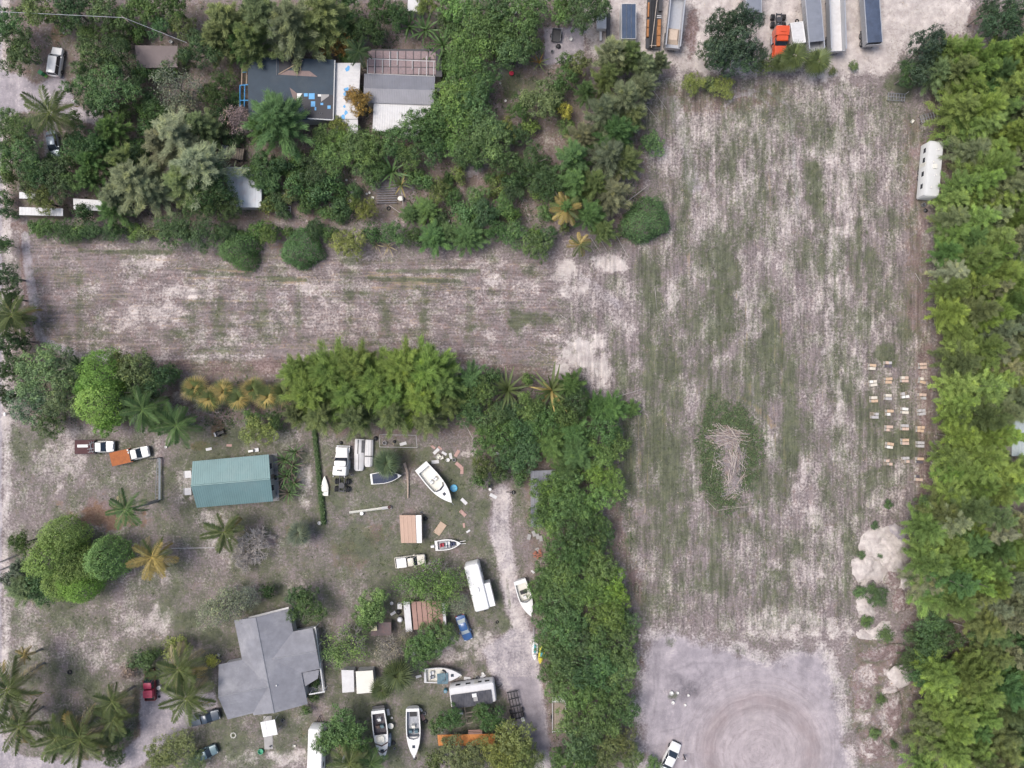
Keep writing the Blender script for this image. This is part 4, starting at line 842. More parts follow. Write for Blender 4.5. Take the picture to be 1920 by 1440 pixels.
def tree(px, py, r, h, kind, tint):
    _k[0] += 1; i = _k[0]; g = random.Random(i * 7 + 1)
    col = np.array(TINT[tint]) * (g.uniform(.80, 1.22)) * 1.7; col = col * np.array([g.uniform(.92, 1.12), 1, g.uniform(.85, 1.1)])
    rz = g.uniform(0, 6.28)
    if kind in ('C', 'W'):
        zc = h * .62; x, y, _ = P(px, py, zc); Rm = r / S * (1 - zc / CAM_H)
        o = thing('casuarina_tree', None, None, (x, y, gz(x, y))); base, bh = (NEED, 12.0) if kind == 'C' else (NEEDW, 9.0); br = 3.0 if kind == 'C' else 3.4
        sc = (Rm / br * 1.12, Rm / br * 1.12, h / bh)
        tl = g.uniform(0, .07), g.uniform(-.05, .05)
        link('trunk', NEEDT, o, scale=(h / 12, h / 12, h / 12)); link('crown', base[i % len(base)], o, rot=(tl[0], tl[1], rz), scale=sc, color=col)
        w = 'tall' if h > 10 else 'young'
        note(o, f'{w} feathery {TWORD[tint]} casuarina', px, py, 'tree', 'feathery casuarina trees')
    elif kind in ('B', 'F', 'P', 'R', 'D'):
        zc = h * .6; x, y, _ = P(px, py, zc); Rm = r / S * (1 - zc / CAM_H)
        o = thing('broadleaf_tree', None, None, (x, y, gz(x, y)))
        lib, bh = {'B': (BROAD, 7.0), 'F': (FINEB, 7.0), 'P': (SPARSE, 7.0), 'R': (ROUND, 5.5), 'D': (DOME, 6.5)}[kind]
        sc = (Rm / 4.0 * g.uniform(.92, 1.06), Rm / 4.0 * g.uniform(.86, 1.1), h / bh)
        link('trunk', BROADT[i % 3], o, rot=(0, 0, rz), scale=(sc[0], sc[1], h / 7.0)); link('crown', lib[i % len(lib)], o, rot=(0, 0, rz), scale=sc, color=col)
        if kind == 'P': link('branches', BARELIMB[i % 2], o, rot=(0, 0, rz), scale=(Rm / 4.2, Rm / 4.2, h / 7.0))
        sz = 'large' if r >= 44 else 'small' if r < 32 else 'medium'
        ph = {'B': f'{sz} {TWORD[tint]} broadleaf tree', 'F': f'{sz} fine leaved {TWORD[tint]} tree', 'P': f'{sz} sparse {TWORD[tint]} tree showing branches', 'R': f'{sz} smooth round {TWORD[tint]} bush', 'D': f'{sz} densely domed {TWORD[tint]} tree'}[kind]
        note(o, ph, px, py, 'tree' if kind != 'R' else 'bush', {'B': 'broadleaf trees', 'F': 'fine leaved trees', 'P': 'sparse trees', 'R': 'round bushes', 'D': 'domed trees'}[kind])
    elif kind == 'S':
        zc = h * .5; x, y, _ = P(px, py, zc); Rm = r / S * (1 - zc / CAM_H)
        o = thing('shrub', None, None, (x, y, gz(x, y)))
        link('stem', STEM[i % 2], o, rot=(0, 0, rz), scale=(Rm / 2, Rm / 2, h / 2.6)); link('foliage', SHRUB[i % 4], o, rot=(0, 0, rz), scale=(Rm / 2, Rm / 2 * g.uniform(.85, 1.15), h / 2.6), color=col)
        note(o, f'low {TWORD[tint]} leafy shrub', px, py, 'shrub', 'garden shrubs')
    elif kind == 'N':
        x, y, _ = P(px, py, h * .5); Rm = r / S
        o = thing('bare_tree', None, None, (x, y, gz(x, y)))
        link('trunk', BROADT[i % 3], o, scale=(.25, .25, h / 14)); link('branches', BARE[i % 2], o, rot=(0, 0, rz), scale=(Rm / 5.2, Rm / 5.2, h / 5.5))
        note(o, 'leafless grey tree with many twigs', px, py, 'tree', 'bare trees')
def palm(px, py, r, h, tint='palm', base=None, nf=19, dead=3, word='coconut palm'):
    """crown centre at photo pixel, base pixel optional (leaning trunk)"""
    _k[0] += 1; g = random.Random(_k[0] * 13)
    x, y, _ = P(px, py, h); bx, by, _ = P(*(base or (px, py)), 0) if base else (x + g.uniform(-.5, .5), y + g.uniform(-.5, .5), 0)
    o = thing('coconut_palm', None, None, (bx, by, gz(bx, by))); cx, cy = x - bx, y - by
    MB().tube([(0, 0, -.15), (cx * .15, cy * .15, h * .35), (cx * .55, cy * .55, h * .72), (cx, cy, h)], [.24, .17, .14, .12], 7).build('trunk', PALMBARK, o, True)
    L_ = r / S * (1 - h / CAM_H)
    for k in range(nf):
        a = k * 2.39996 + g.uniform(-.2, .2); lvl = k / nf; el = .75 - 1.15 * lvl
        col = np.array(TINT[tint if tint != 'gold' or g.random() < .55 else 'palm']) * g.uniform(.8, 1.25)
        if k >= nf - dead: col = np.array(TINT['straw'] if g.random() < .6 else TINT['gold']) * g.uniform(.7, 1)
        sc = L_ / 3.7 * g.uniform(.88, 1.1)
        link('frond', FR[min(3, int(lvl * 3 + g.uniform(0, 1.2)))], o, (cx, cy, h), (g.uniform(-.35, .35), -el, a), (sc, sc, sc), col)
    note(o, f'{TWORD[tint]} {word} with radiating fronds', px, py, 'palm', 'coconut palms')
def fanpalm(px, py, r, h, tint='palm', mixc=None):
    _k[0] += 1; g = random.Random(_k[0] * 17); x, y, _ = P(px, py, h); o = thing('fan_palm', None, None, (x, y, gz(x, y)))
    MB().tube([(0, 0, -.15), (.05, 0, h * .5), (0, 0, h)], [.24, .2, .2], 7).build('trunk', PALMBARK, o, True)
    L_ = r / S * (1 - h / CAM_H)
    for k in range(26):
        a = k * 2.39996 + g.uniform(-.2, .2); el = 1.1 - 1.6 * k / 26; sc = L_ / 1.75 * g.uniform(.85, 1.1)
        col = np.array(TINT[mixc if (mixc and g.random() < .34) else tint]) * g.uniform(.8, 1.25)
        link('fan_leaf', FAN[k % 3], o, (0, 0, h), (g.uniform(-.4, .4), -el, a), (sc, sc, sc), col)
    note(o, f'{TWORD[tint]} fan palm with {"golden dying leaves" if mixc else "stiff round leaves"}', px, py, 'palm', 'fan palms')
def strap(px, py, r, h, tint='palmgreen', n=16, mixc=None, phrase='spiky plant with long strap leaves'):
    _k[0] += 1; g = random.Random(_k[0] * 19); x, y, _ = P(px, py, h * .7); o = thing('strap_leaf_plant', None, None, (x, y, gz(x, y)))
    MB().tube([(0, 0, -.1), (0, 0, h * .6)], [.12, .09], 6).build('stem', PALMBARK, o, True)
    for k in range(n):
        a = k * 2.39996 + g.uniform(-.2, .2); el = .9 - 1.0 * k / n; sc = r / S / 2.5 * g.uniform(.8, 1.1)
        col = np.array(TINT[mixc if (mixc and g.random() < .3) else tint]) * g.uniform(.85, 1.25)
        link('leaf', STRAP[k % 3], o, (0, 0, h * .6), (g.uniform(-.3, .3), -el, a), (sc, sc, sc), col)
    note(o, f'{TWORD[tint]} {phrase}', px, py, 'plant', 'strap leaved plants')
TREES = '''
40 100 46 6 B dark, 18 48 36 6 B mid, 75 20 42 7 B olive, 135 14 38 7 B dark, 190 12 35 6 B mid, 168 62 24 4 B mid, 130 45 22 3.5 B mid, 215 62 28 5 B dark, 245 30 30 5 B mid, 280 18 30 6 B mid, 300 50 28 5 B green,
335 18 32 6 B mid, 345 52 26 5 B olive, 265 65 18 3 S mid, 235 85 16 3 S dark, 178 112 46 8 F mid, 215 165 50 8 F mid, 222 112 42 8 F dark, 160 165 38 7 F mid, 190 200 34 6 F dark, 250 165 26 6 F dark, 378 95 40 8 F dark,
350 110 22 5 F dark, 335 165 46 9 P silver, 350 200 30 7 P silver, 405 180 30 6 B dark, 420 152 22 4 B mid, 300 215 26 5 B dark, 285 190 24 4 B dark, 210 240 30 7 W casgreen, 160 272 34 7 B mid, 195 268 26 6 W casgreen,
175 305 30 7 W casgreen, 135 262 20 4 B dark, 330 252 52 11 C casgrey, 380 240 34 9 C cas, 300 275 34 9 C casgrey, 255 335 54 11 C casgrey, 230 300 34 9 C cas, 215 365 34 8 C casgrey, 290 355 36 9 C casgrey, 370 320 58 12 C casgrey,
340 345 40 10 C cas, 400 350 44 9 F dark, 425 385 34 7 F dark, 375 385 36 7 F dark, 250 300 26 6 B dark, 30 250 42 6 F mid, 45 285 40 6 F mid, 20 300 30 5 B mid, 70 325 34 6 B dark, 110 318 30 5 B dark, 115 350 32 5 B dark,
85 378 26 5 B mix, 140 345 22 5 B mid, 22 335 20 4 S olive, 12 375 16 3 S mid, 20 400 16 3 S dark, 60 345 20 4 S olive, 20 225 26 4 B mid, 95 300 14 2 S dark, 165 335 24 6 W casgreen, 210 395 28 6 W casgreen, 160 400 20 4 S dark,
430 42 50 12 C cas, 490 30 55 13 C cas, 550 42 52 13 C casgrey, 602 24 50 12 C cas, 470 72 39 11 C cas, 535 67 37 11 C casgrey, 590 59 32 10 C cas, 410 75 34 9 C cas, 445 92 26 8 C casgreen, 640 50 24 7 C cas, 650 22 32 6 B dark,
690 52 30 6 B dark, 660 68 24 5 B dark, 715 20 30 6 B green, 745 30 28 6 B dark, 800 12 28 6 B mix, 710 70 20 4 S dark, 840 40 26 5 B mid, 655 78 16 4 S orange, 625 88 18 4 S orange, 605 98 12 3 S orange, 645 100 12 3 S orange,
522 228 54 10 W casgreen, 490 240 26 7 W casgreen, 677 198 26 6 B orange, 664 185 14 5 S orange, 447 225 30 6 P pink, 420 215 22 5 B dark, 410 240 20 4 B dark, 640 238 20 4 B mix, 612 252 22 4 B mid, 640 262 24 4 B leafy,
700 285 36 6 B mid, 740 268 34 6 B mid, 665 272 34 5 B mid, 632 300 36 5 B mid, 592 322 32 5 B dark, 600 290 18 3 S mid, 500 312 34 5 B dark, 480 330 24 4 B mid, 505 345 26 4 B mid, 530 310 22 4 S dark, 790 242 42 7 B mid,
832 218 42 7 B mid, 862 180 42 7 B leafy, 842 276 30 5 B leafy, 805 280 32 6 B mid, 770 295 28 5 B mid, 685 310 26 4 B mid, 715 318 22 4 B green, 560 350 26 4 S dark, 600 362 26 4 S dark, 575 385 20 3 S green, 625 345 24 4 S green,
640 392 22 3 S dark, 520 378 22 3 S dark, 545 368 18 3 S olive, 690 396 24 4 B mix, 665 360 20 3 S dark, 700 340 18 3 S mid, 775 330 22 3 S green, 800 345 24 4 S mid, 825 360 26 4 B mix, 850 372 22 4 B mid, 800 395 26 4 W casgreen,
770 400 20 4 W casgreen, 895 372 26 4 B mid, 870 400 24 4 S mid, 910 400 30 5 B dark, 945 385 24 4 B mid, 965 360 22 4 B dark, 960 405 22 4 S leafy, 930 355 20 3 S mix, 860 330 18 3 S mix, 960 340 20 4 S dark, 850 15 40 7 B leafy,
892 40 44 7 B mid, 930 18 42 7 B mid, 970 45 44 7 B mid, 922 78 42 7 B mid, 880 95 40 7 B leafy, 960 95 40 7 B mid, 1000 16 32 6 B mid, 990 82 32 6 B mid, 850 60 24 5 B mid, 872 140 42 7 B leafy, 906 152 36 7 B mid,
885 192 42 7 B mid, 862 228 40 7 B leafy, 902 232 42 7 B mid, 922 268 40 7 B mid, 882 282 38 7 B mid, 938 302 34 6 B dark, 945 245 26 5 B mix, 965 255 26 5 B dark, 1012 192 40 6 B olive, 975 205 26 5 B mid, 1040 172 22 4 S mid,
1062 150 26 5 B mid, 1085 125 24 5 B olive, 1060 120 18 4 S mid, 1000 308 42 6 F dark, 1035 345 36 6 F dark, 1010 340 28 5 B dark, 1060 212 16 4 S yellow, 1050 30 28 6 B leafy, 1065 10 24 6 B mid, 1098 28 46 9 F dark,
1120 15 26 7 F dark, 1150 105 34 10 W casgrey, 1180 108 31 9 W cas, 1135 150 30 9 W cas, 1168 190 36 11 W casgrey, 1210 128 26 8 W casgrey, 1205 165 25 8 W casgrey, 1130 215 34 11 W casgrey, 1158 250 39 11 W casgreen,
1180 225 28 8 W cas, 1140 298 36 11 W casgrey, 1172 300 31 9 W cas, 1118 350 33 10 W cas, 1150 365 34 9 W casgrey, 1108 398 28 9 W casgreen, 1130 430 25 7 W cas, 1075 300 36 10 C casgreen, 1080 345 34 10 C casgreen,
1062 392 22 8 C casgreen, 1090 260 30 8 W casgrey, 1100 170 20 7 W casgreen, 1225 272 26 3.5 B mid, 1212 412 43 4.5 R green, 1235 120 21 7 W casgrey, 325 432 42 5 F dark, 380 438 36 5 F dark, 425 440 28 5 F dark,
445 466 36 4.5 R green, 562 466 36 4.5 R green, 655 460 34 4.5 B mix, 590 430 20 3.5 B dark, 505 438 22 4 B leafy, 740 440 26 4 B green, 775 445 22 4 B dark, 812 445 30 5 W casgreen, 875 442 32 5 W casgreen, 845 435 22 4 W casgreen,
930 435 24 4 B green, 965 440 28 4 B mid, 1005 466 34 4.5 B mid, 1030 440 20 4 B dark, 205 432 24 3.5 F dark, 170 432 20 3 B green, 125 435 26 3.5 F dark, 90 428 22 3 B mid, 620 440 16 3 S mid, 700 440 20 3 S green,
18 520 28 6 F dark, 25 560 24 5 B dark, 40 600 24 5 B olive, 18 642 28 6 B dark, 30 680 24 5 F dark, 10 600 22 5 B dark, 10 700 26 5 B dark, 45 640 20 4 B dark, 15 460 16 4 S mid, 15 740 22 5 B dark, 85 700 62 8 F leafyd,
60 755 46 7 F silverg, 125 750 48 8 F silverg, 120 690 40 7 F silverg, 95 790 34 6 F leafyd, 190 700 42 9 D lime, 188 755 46 9 D lime, 205 790 30 7 F lime, 170 725 30 8 F lime, 258 695 40 8 B olive, 235 680 26 6 B olive,
295 712 34 7 B dark, 268 735 34 7 F dark, 320 700 22 4 S mid, 240 760 30 6 B dark, 310 765 26 4 N grey, 340 745 24 4 N grey, 375 760 20 4 N grey, 580 735 54 11 W casbright, 560 700 36 9 W casbright, 622 705 54 11 W casbright,
668 690 48 11 W casbright, 650 740 50 11 W casbright, 705 720 50 11 W casbright, 760 690 52 12 W casbright, 800 700 54 12 W casbright, 830 720 44 10 W casbright, 740 745 46 10 W casbright, 790 755 44 10 W casbright,
600 776 40 10 W cas, 670 781 40 10 W cas, 740 781 37 10 W cas, 800 781 32 9 W cas, 560 776 27 8 W cas, 845 761 29 8 W cas, 880 712 30 6 W casgreen, 905 735 32 6 B mid, 880 775 34 6 B mid, 920 790 36 6 B mid, 955 770 26 5 B dark,
990 762 32 6 B mid, 1015 770 28 5 B green, 1070 720 28 6 W casgreen, 1080 752 30 6 B dark, 1055 775 30 6 B mid, 990 712 14 4 S leafy, 925 705 20 4 S mid, 910 825 34 6 B mid, 950 815 36 6 B green, 985 815 36 6 B green,
985 858 34 6 B dark, 955 850 30 5 B dark, 1020 795 34 6 B mid, 1035 830 32 7 W casgreen, 1075 810 34 7 W casgreen, 1080 850 36 8 W casgreen, 1060 885 30 7 W casgreen, 905 872 24 5 B olive, 900 895 20 4 S mid, 940 885 20 4 S dark,
975 890 20 4 S mid, 1030 920 40 7 B leafy, 1062 905 34 7 B leafy, 1050 948 40 7 B mid, 1015 960 30 6 B mid, 1080 945 34 7 B mid, 1030 985 30 6 B leafy, 1075 988 40 7 B mid, 1055 1030 38 7 B mid, 1085 1040 34 7 B leafy,
1030 1060 34 6 B green, 1060 1080 42 7 B mid, 1020 1100 34 6 B mid, 1045 1125 40 7 B mid, 1082 1110 38 7 B leafy, 1025 1150 36 6 B mid, 1060 1175 44 7 B mid, 1035 1205 36 6 B mid, 1085 1190 36 7 B dark, 1060 1240 42 7 B mid,
1035 1260 28 5 B mid, 1090 1255 36 7 B dark, 1050 1285 34 6 B mid, 1085 1300 38 7 B mid, 1070 1345 36 6 B mid, 1090 1385 36 7 B dark, 1075 1420 38 7 B mid, 1050 1420 24 5 B mid, 1132 800 36 7 B green, 1150 840 32 6 B mid,
1122 850 30 6 B leafy, 1120 885 28 6 B lime, 1145 905 34 5 B leafy, 1120 930 36 6 B leafy, 1115 975 32 6 B green, 1130 1005 26 5 B dark, 1112 1030 34 6 B mid, 1125 1065 38 7 B leafy, 1145 1090 34 6 B lime, 1120 1110 38 7 B leafy,
1155 1125 34 6 B lime, 1135 1155 42 7 B leafy, 1165 1165 32 5 B mid, 1160 1205 40 7 B mid, 1120 1200 36 7 B mid, 1165 1250 38 6 B mid, 1130 1250 42 7 B green, 1150 1295 40 6 B mid, 1115 1300 36 7 B mid, 1165 1330 34 6 B mid,
1125 1350 42 7 B mid, 1160 1385 36 5 B olive, 1130 1410 38 6 B olive, 1185 1420 26 4 B olive, 1100 1430 36 7 B mid, 1225 1432 16 2 S mid, 1145 770 32 7 W casgreen, 1115 760 26 6 W casgreen, 1185 765 16 3 W casgreen,
1372 78 56 11 F juniper, 1350 55 34 11 F juniper, 1395 45 34 11 F juniper, 1370 110 46 8 F juniper, 1335 100 34 7 F juniper, 1410 105 30 7 F juniper, 1300 158 24 3 B mix, 1355 165 26 3 F mix, 1330 160 16 2.5 S olive,
1430 125 20 3 S olive, 1735 85 34 10 F juniper, 1728 125 38 7 F juniper, 1700 140 30 6 F dark, 1760 135 34 7 W cas, 1860 50 36 10 F juniper, 1895 30 36 10 F juniper, 1905 85 40 10 F juniper, 1850 20 26 8 F juniper,
1600 125 10 1.5 S olive, 1560 135 9 1.2 S olive, 45 1018 22 5 B mid, 40 1065 20 5 W silver, 45 1105 34 5 W silverg, 85 1100 32 5 B dark, 20 1085 18 4 S silver, 490 808 34 5 B mix, 475 785 22 4 B mid, 515 790 20 4 B dark,
475 1022 52 5 N grey, 455 1050 36 4 N grey, 575 1135 38 6 F dark, 560 1115 22 5 B dark, 430 1130 44 6 P silver, 400 1150 34 5 P silver, 465 1120 30 5 P silver, 505 1108 15 3 S dark, 700 1130 38 6 B leafy, 690 1155 26 5 B mid,
650 1210 46 7 P leafy, 630 1230 26 5 P leafy, 730 1222 36 5 P grey, 760 1200 24 4 P grey, 810 1085 44 7 P leafy, 770 1100 34 6 P leafy, 850 1090 34 6 P leafy, 820 1120 40 6 P leafy, 860 1130 26 5 P silver, 805 1200 38 5 B green,
785 1225 30 5 B mid, 830 1190 30 4 B mid, 640 1365 46 6 B leafy, 615 1385 30 5 B mid, 665 1395 34 6 B leafy, 330 1400 44 4 F olive, 300 1420 34 4 F olive, 365 1425 26 3 F olive, 210 1395 26 4 F dark, 228 1370 24 4 F dark,
215 1420 22 3 F dark, 400 1238 14 2.5 S yellow, 265 1238 24 2.5 S dark, 285 1228 18 2.5 S dark, 245 1255 18 2 S pink, 282 1262 12 2 S mid, 330 1212 24 2.5 S mix, 845 1345 26 5 B green, 820 1355 20 4 B mid, 922 1345 30 5 B green,
900 1335 20 4 B green, 850 1410 34 5 B olive, 885 1420 36 5 B olive, 815 1425 24 4 S olive, 935 1400 36 6 B mix, 968 1385 40 6 B mix, 985 1415 34 6 B mix, 950 1430 34 6 B mix, 1000 1430 30 5 P silver, 575 1330 10 2 S leafy,
590 1305 12 2 S mid, 595 1280 9 2 S dark, 1665 945 9 1 S dark, 1640 1115 24 1.8 B dark, 1610 1110 14 1.2 S mid, 1660 1190 18 1.2 S mid, 1625 1165 14 1.2 S mid, 1700 1240 24 3 B dark, 1715 1200 30 4 B dark, 1745 1170 34 6 B green,
1740 1210 34 6 B green, 1770 1195 34 6 B dark, 1720 1260 26 4 B green, 1650 1310 12 1 S mid, 1640 1375 12 1 S mid, 1675 1395 9 1 S dark, 1725 985 24 5 B dark, 1735 950 24 5 B dark, 1640 985 8 .8 S dark, 1650 1040 7 .6 S dark,
1615 1040 9 .8 S dark, 118 1005 36 8 D domed, 98 1045 50 9 D domed, 142 1062 40 8 D domed, 148 1095 34 8 D lime, 199 1048 40 8.5 D domed, 112 1095 28 6 D domed, 70 428 16 2.1 S green, 151 434 20 2.3 S leafy, 228 433 15 2.8 S green,
252 436 18 1.7 S leafy, 276 437 18 2.1 S olive, 303 434 17 1.9 S olive, 330 431 19 1.7 S green, 352 438 15 2.8 S mid, 410 433 13 1.6 S mid, 435 438 19 2.1 S dark, 460 443 13 3.0 S dark, 485 431 19 2.7 S leafy, 514 435 14 2.6 S green,
543 435 13 2.2 S mid, 596 431 19 2.0 S green, 826 436 19 2.5 S mid, 899 440 14 2.1 S olive, 1005 439 16 2.4 S leafy, 1058 428 13 2.6 S olive, 886 401 12 1.8 S dark, 1059 332 16 1.8 S dark, 1013 307 14 2.6 S leafy,
827 411 18 1.9 S dark, 920 401 16 2.5 S dark, 504 388 17 2.9 S mix, 564 314 19 2.3 S dark, 571 338 14 2.3 S leafy, 838 351 13 1.7 S green, 678 306 15 2.9 S dark, 1008 363 17 2.5 S leafy, 638 408 15 1.6 S dark, 841 334 13 1.7 S dark,
577 383 14 1.9 S mid, 487 340 12 2.3 S mix, 493 311 18 1.9 S dark, 532 400 15 2.2 S dark, 969 303 12 2.2 S green, 865 405 15 1.7 S leafy, 717 315 12 1.8 S leafy, 589 370 19 2.8 S mid, 595 360 18 2.0 S green, 521 319 14 2.7 S leafy,
1026 335 13 2.9 S mix, 533 318 12 2.7 S dark, 557 333 19 2.1 S leafy, 889 410 14 2.9 S leafy, 667 384 14 3.0 S mix, 870 302 19 2.0 S dark, 1058 381 11 2.4 S mix, 508 356 20 2.3 S dark, 896 312 12 2.7 S green, 968 341 16 2.3 S dark,
612 400 17 1.8 S mid, 636 372 15 1.8 S dark, 920 336 16 1.8 S dark, 1021 402 16 2.6 S mid, 977 337 19 2.6 S dark, 840 335 11 1.9 S dark, 944 334 12 2.8 S mix, 255 60 16 2.2 S dark, 270 140 20 3.1 S mid, 320 130 17 2.7 S green,
305 145 17 3.5 S green, 270 205 20 3.0 S green, 320 230 18 3.5 S mid, 280 240 20 3.3 S green, 440 190 21 2.8 S dark, 440 260 21 2.5 S dark, 395 265 16 2.0 S leafy, 140 230 20 3.5 S mid, 235 210 21 3.0 S mid, 265 280 20 2.8 S green,
130 300 21 2.8 S mid, 60 315 20 2.8 S mid, 560 300 18 3.1 S leafy, 610 270 20 3.2 S leafy, 690 265 18 3.1 S dark, 950 110 21 2.8 S leafy, 1040 200 21 2.7 S leafy, 1060 240 19 2.1 S mid, 990 240 20 2.8 S leafy, 830 130 17 2.4 S green,
840 110 20 2.0 S green, 650 110 16 2.6 S green, 1774 97 31 8.6 W casbright, 1810 104 32 10.3 W casbright, 1854 112 29 12.2 W casbright, 1889 101 40 12.4 C casbright, 1926 113 37 11.4 W casbright, 1798 132 31 10.3 C cas,
1836 139 38 11.2 C casbright, 1870 147 33 11.9 W casgreen, 1914 146 40 12.4 W casbright, 1956 131 35 10.1 C casbright, 1809 169 31 9.9 C casbright, 1853 177 38 9.2 C casgreen, 1886 165 36 13.9 C casbright,
1928 165 24 10.0 C casgreen, 1802 207 40 10.2 C casbright, 1844 207 35 11.8 W casbright, 1879 208 36 10.2 C casgreen, 1915 199 32 11.9 W casgrey, 1957 198 30 12.4 W casbright, 1816 238 39 8.3 C casbright,
1850 239 34 10.8 C casbright, 1894 246 26 11.8 C casbright, 1932 238 26 11.2 C casgrey, 1820 282 39 8.0 W casgrey, 1854 281 28 9.6 C casbright, 1899 272 30 10.4 W casbright, 1936 274 32 13.0 C casbright, 1821 318 28 7.5 W cas,
1855 315 35 13.6 W casbright, 1898 311 35 10.4 C casgrey, 1937 316 39 9.2 W casgrey, 1807 346 30 9.7 C casbright, 1848 339 30 13.7 C casbright, 1887 349 31 12.9 C casgrey, 1924 345 33 13.6 C cas, 1790 377 29 8.3 C casbright,
1833 369 30 9.3 C casbright, 1873 374 35 9.4 C casbright, 1916 378 35 10.8 C casbright, 1959 382 29 9.4 W casbright, 1791 415 32 8.8 C cas, 1831 415 33 11.3 C casbright, 1862 418 31 11.1 C casgrey, 1906 418 28 11.3 W casbright,
1950 402 34 12.7 C casgrey, 1788 439 27 7.8 W casbright, 1824 451 34 9.6 W casgreen, 1863 449 35 13.0 C casbright, 1900 451 35 13.7 C casgrey, 1939 443 29 10.2 C casgrey, 1781 477 28 7.7 W casgreen, 1824 479 28 12.5 W casbright,
1859 483 31 13.5 C casbright, 1904 474 31 11.2 C casgrey, 1946 483 30 10.2 C casbright, 1791 513 33 8.3 C casgrey, 1831 507 25 10.8 W casbright, 1871 514 35 12.0 W casbright, 1912 512 36 13.3 W casbright,
1950 508 33 12.6 W casbright, 1781 543 26 9.6 W casbright, 1826 540 31 11.1 C casbright, 1864 544 28 10.8 C casgrey, 1905 548 34 10.1 C casbright, 1942 540 31 12.3 W casbright, 1784 584 31 9.8 W casbright, 1828 582 30 12.8 W cas,
1859 582 35 10.8 W casbright, 1897 574 30 12.2 W casgreen, 1943 584 26 10.7 C casbright, 1796 616 30 7.7 W casbright, 1839 607 27 10.3 W casbright, 1868 616 29 12.8 C casgrey, 1911 608 33 13.2 C casgrey, 1955 621 35 9.9 W casbright,
1802 650 27 8.7 C casbright, 1840 656 30 12.9 W casbright, 1873 652 33 11.8 W casgrey, 1912 654 34 11.4 C cas, 1954 641 36 11.6 C casgrey, 1804 676 36 9.2 W cas, 1848 675 31 9.3 C casbright, 1877 689 37 10.6 C casgrey,
1919 691 42 12.6 W casbright, 1963 675 35 12.8 C casgrey, 1797 720 35 9.6 C casbright, 1836 724 33 12.8 C casbright, 1866 708 33 10.9 C casbright, 1904 711 38 9.7 C casgrey, 1944 709 26 9.1 C casgrey, 1803 749 30 9.6 C casbright,
1839 745 41 10.1 C casbright, 1868 756 29 9.6 C casbright, 1909 753 40 10.5 W casgrey, 1948 743 29 12.4 C casgrey, 1794 780 30 7.7 W casbright, 1840 777 35 13.0 W cas, 1866 778 34 13.7 W casgrey, 1803 820 28 9.7 W casbright,
1848 819 31 11.1 W casbright, 1874 819 31 12.6 C casbright, 1789 859 31 9.5 C casbright, 1832 857 35 13.4 W casbright, 1858 846 27 9.4 W casbright, 1789 889 28 7.6 W casbright, 1825 886 32 13.8 C casbright,
1856 881 31 12.9 C casbright, 1893 894 35 9.6 C casbright, 1930 892 36 10.1 W casbright, 1780 923 35 8.8 W casbright, 1824 913 31 11.7 W casbright, 1864 920 35 9.4 W casbright, 1893 920 36 10.1 C casbright, 1769 963 34 10.1 W cas,
1811 955 33 13.7 W cas, 1854 963 34 14.0 C cas, 1743 985 37 9.4 W casbright, 1783 982 33 12.7 C casgrey, 1822 993 29 9.4 W casbright, 1868 988 34 13.4 C casgrey, 1909 996 33 10.8 C casgrey, 1953 990 32 10.2 C casgrey,
1736 1032 26 8.1 C casbright, 1780 1022 34 9.2 C casbright, 1819 1018 31 11.7 C casgreen, 1863 1026 34 10.3 W casgreen, 1908 1023 37 10.2 W casbright, 1952 1030 36 10.4 W casgrey, 1742 1055 37 10.3 W casbright,
1783 1058 30 9.9 W casbright, 1824 1065 29 11.3 C casbright, 1861 1065 29 11.6 W casbright, 1903 1061 24 11.9 C casbright, 1948 1065 27 12.3 W cas, 1739 1088 41 8.0 W casgrey, 1777 1087 40 13.7 C casgreen,
1815 1086 26 13.9 C casbright, 1851 1097 31 12.7 W casbright, 1887 1087 33 13.8 C casgrey, 1929 1085 25 10.2 W casgrey, 1748 1119 37 7.9 W casbright, 1786 1126 33 13.4 W casbright, 1826 1118 26 10.9 C cas,
1863 1133 27 10.8 C casgrey, 1909 1129 38 10.2 C casgrey, 1949 1124 30 10.7 C casbright, 1848 1167 36 10.0 C cas, 1893 1154 27 13.8 C casgrey, 1929 1166 35 11.0 C casgrey, 1870 1190 31 9.1 C casgreen, 1912 1195 29 11.3 C casgreen,
1958 1186 39 13.3 C cas, 1865 1224 30 9.4 C cas, 1909 1226 30 12.1 C casgrey, 1954 1222 33 9.3 C casgrey, 1768 1257 34 10.1 C casbright, 1809 1263 33 10.9 W casbright, 1846 1253 29 10.9 C casbright, 1886 1259 31 9.1 C casgreen,
1929 1259 40 10.1 W casgreen, 1765 1288 32 8.1 C casbright, 1801 1291 28 9.0 C casbright, 1841 1294 36 11.2 W casbright, 1878 1287 41 12.5 W casgreen, 1914 1302 30 11.1 W cas, 1953 1303 32 12.2 C casgreen,
1757 1330 28 8.2 W casbright, 1795 1325 38 12.3 C casbright, 1840 1334 29 11.7 C casbright, 1886 1331 32 12.7 W cas, 1926 1324 36 9.9 C casgreen, 1964 1327 27 11.5 C casgreen, 1747 1356 28 8.3 C cas, 1785 1358 32 11.8 W casbright,
1828 1364 32 9.9 C casgreen, 1870 1364 37 11.2 C cas, 1908 1372 32 12.4 C cas, 1949 1360 31 12.6 C casgreen, 1746 1389 34 8.0 C cas, 1785 1399 38 12.1 W casbright, 1827 1405 37 10.4 C casbright, 1870 1398 38 11.1 C cas,
1908 1404 38 11.8 C casgreen, 1949 1389 31 11.3 C cas, 1741 1439 32 8.0 C casbright, 1786 1428 34 11.0 C casbright, 1831 1427 32 13.7 C cas, 1877 1427 30 11.9 C casgrey, 1917 1430 30 9.5 C casgrey, 1962 1424 28 12.8 W cas
'''
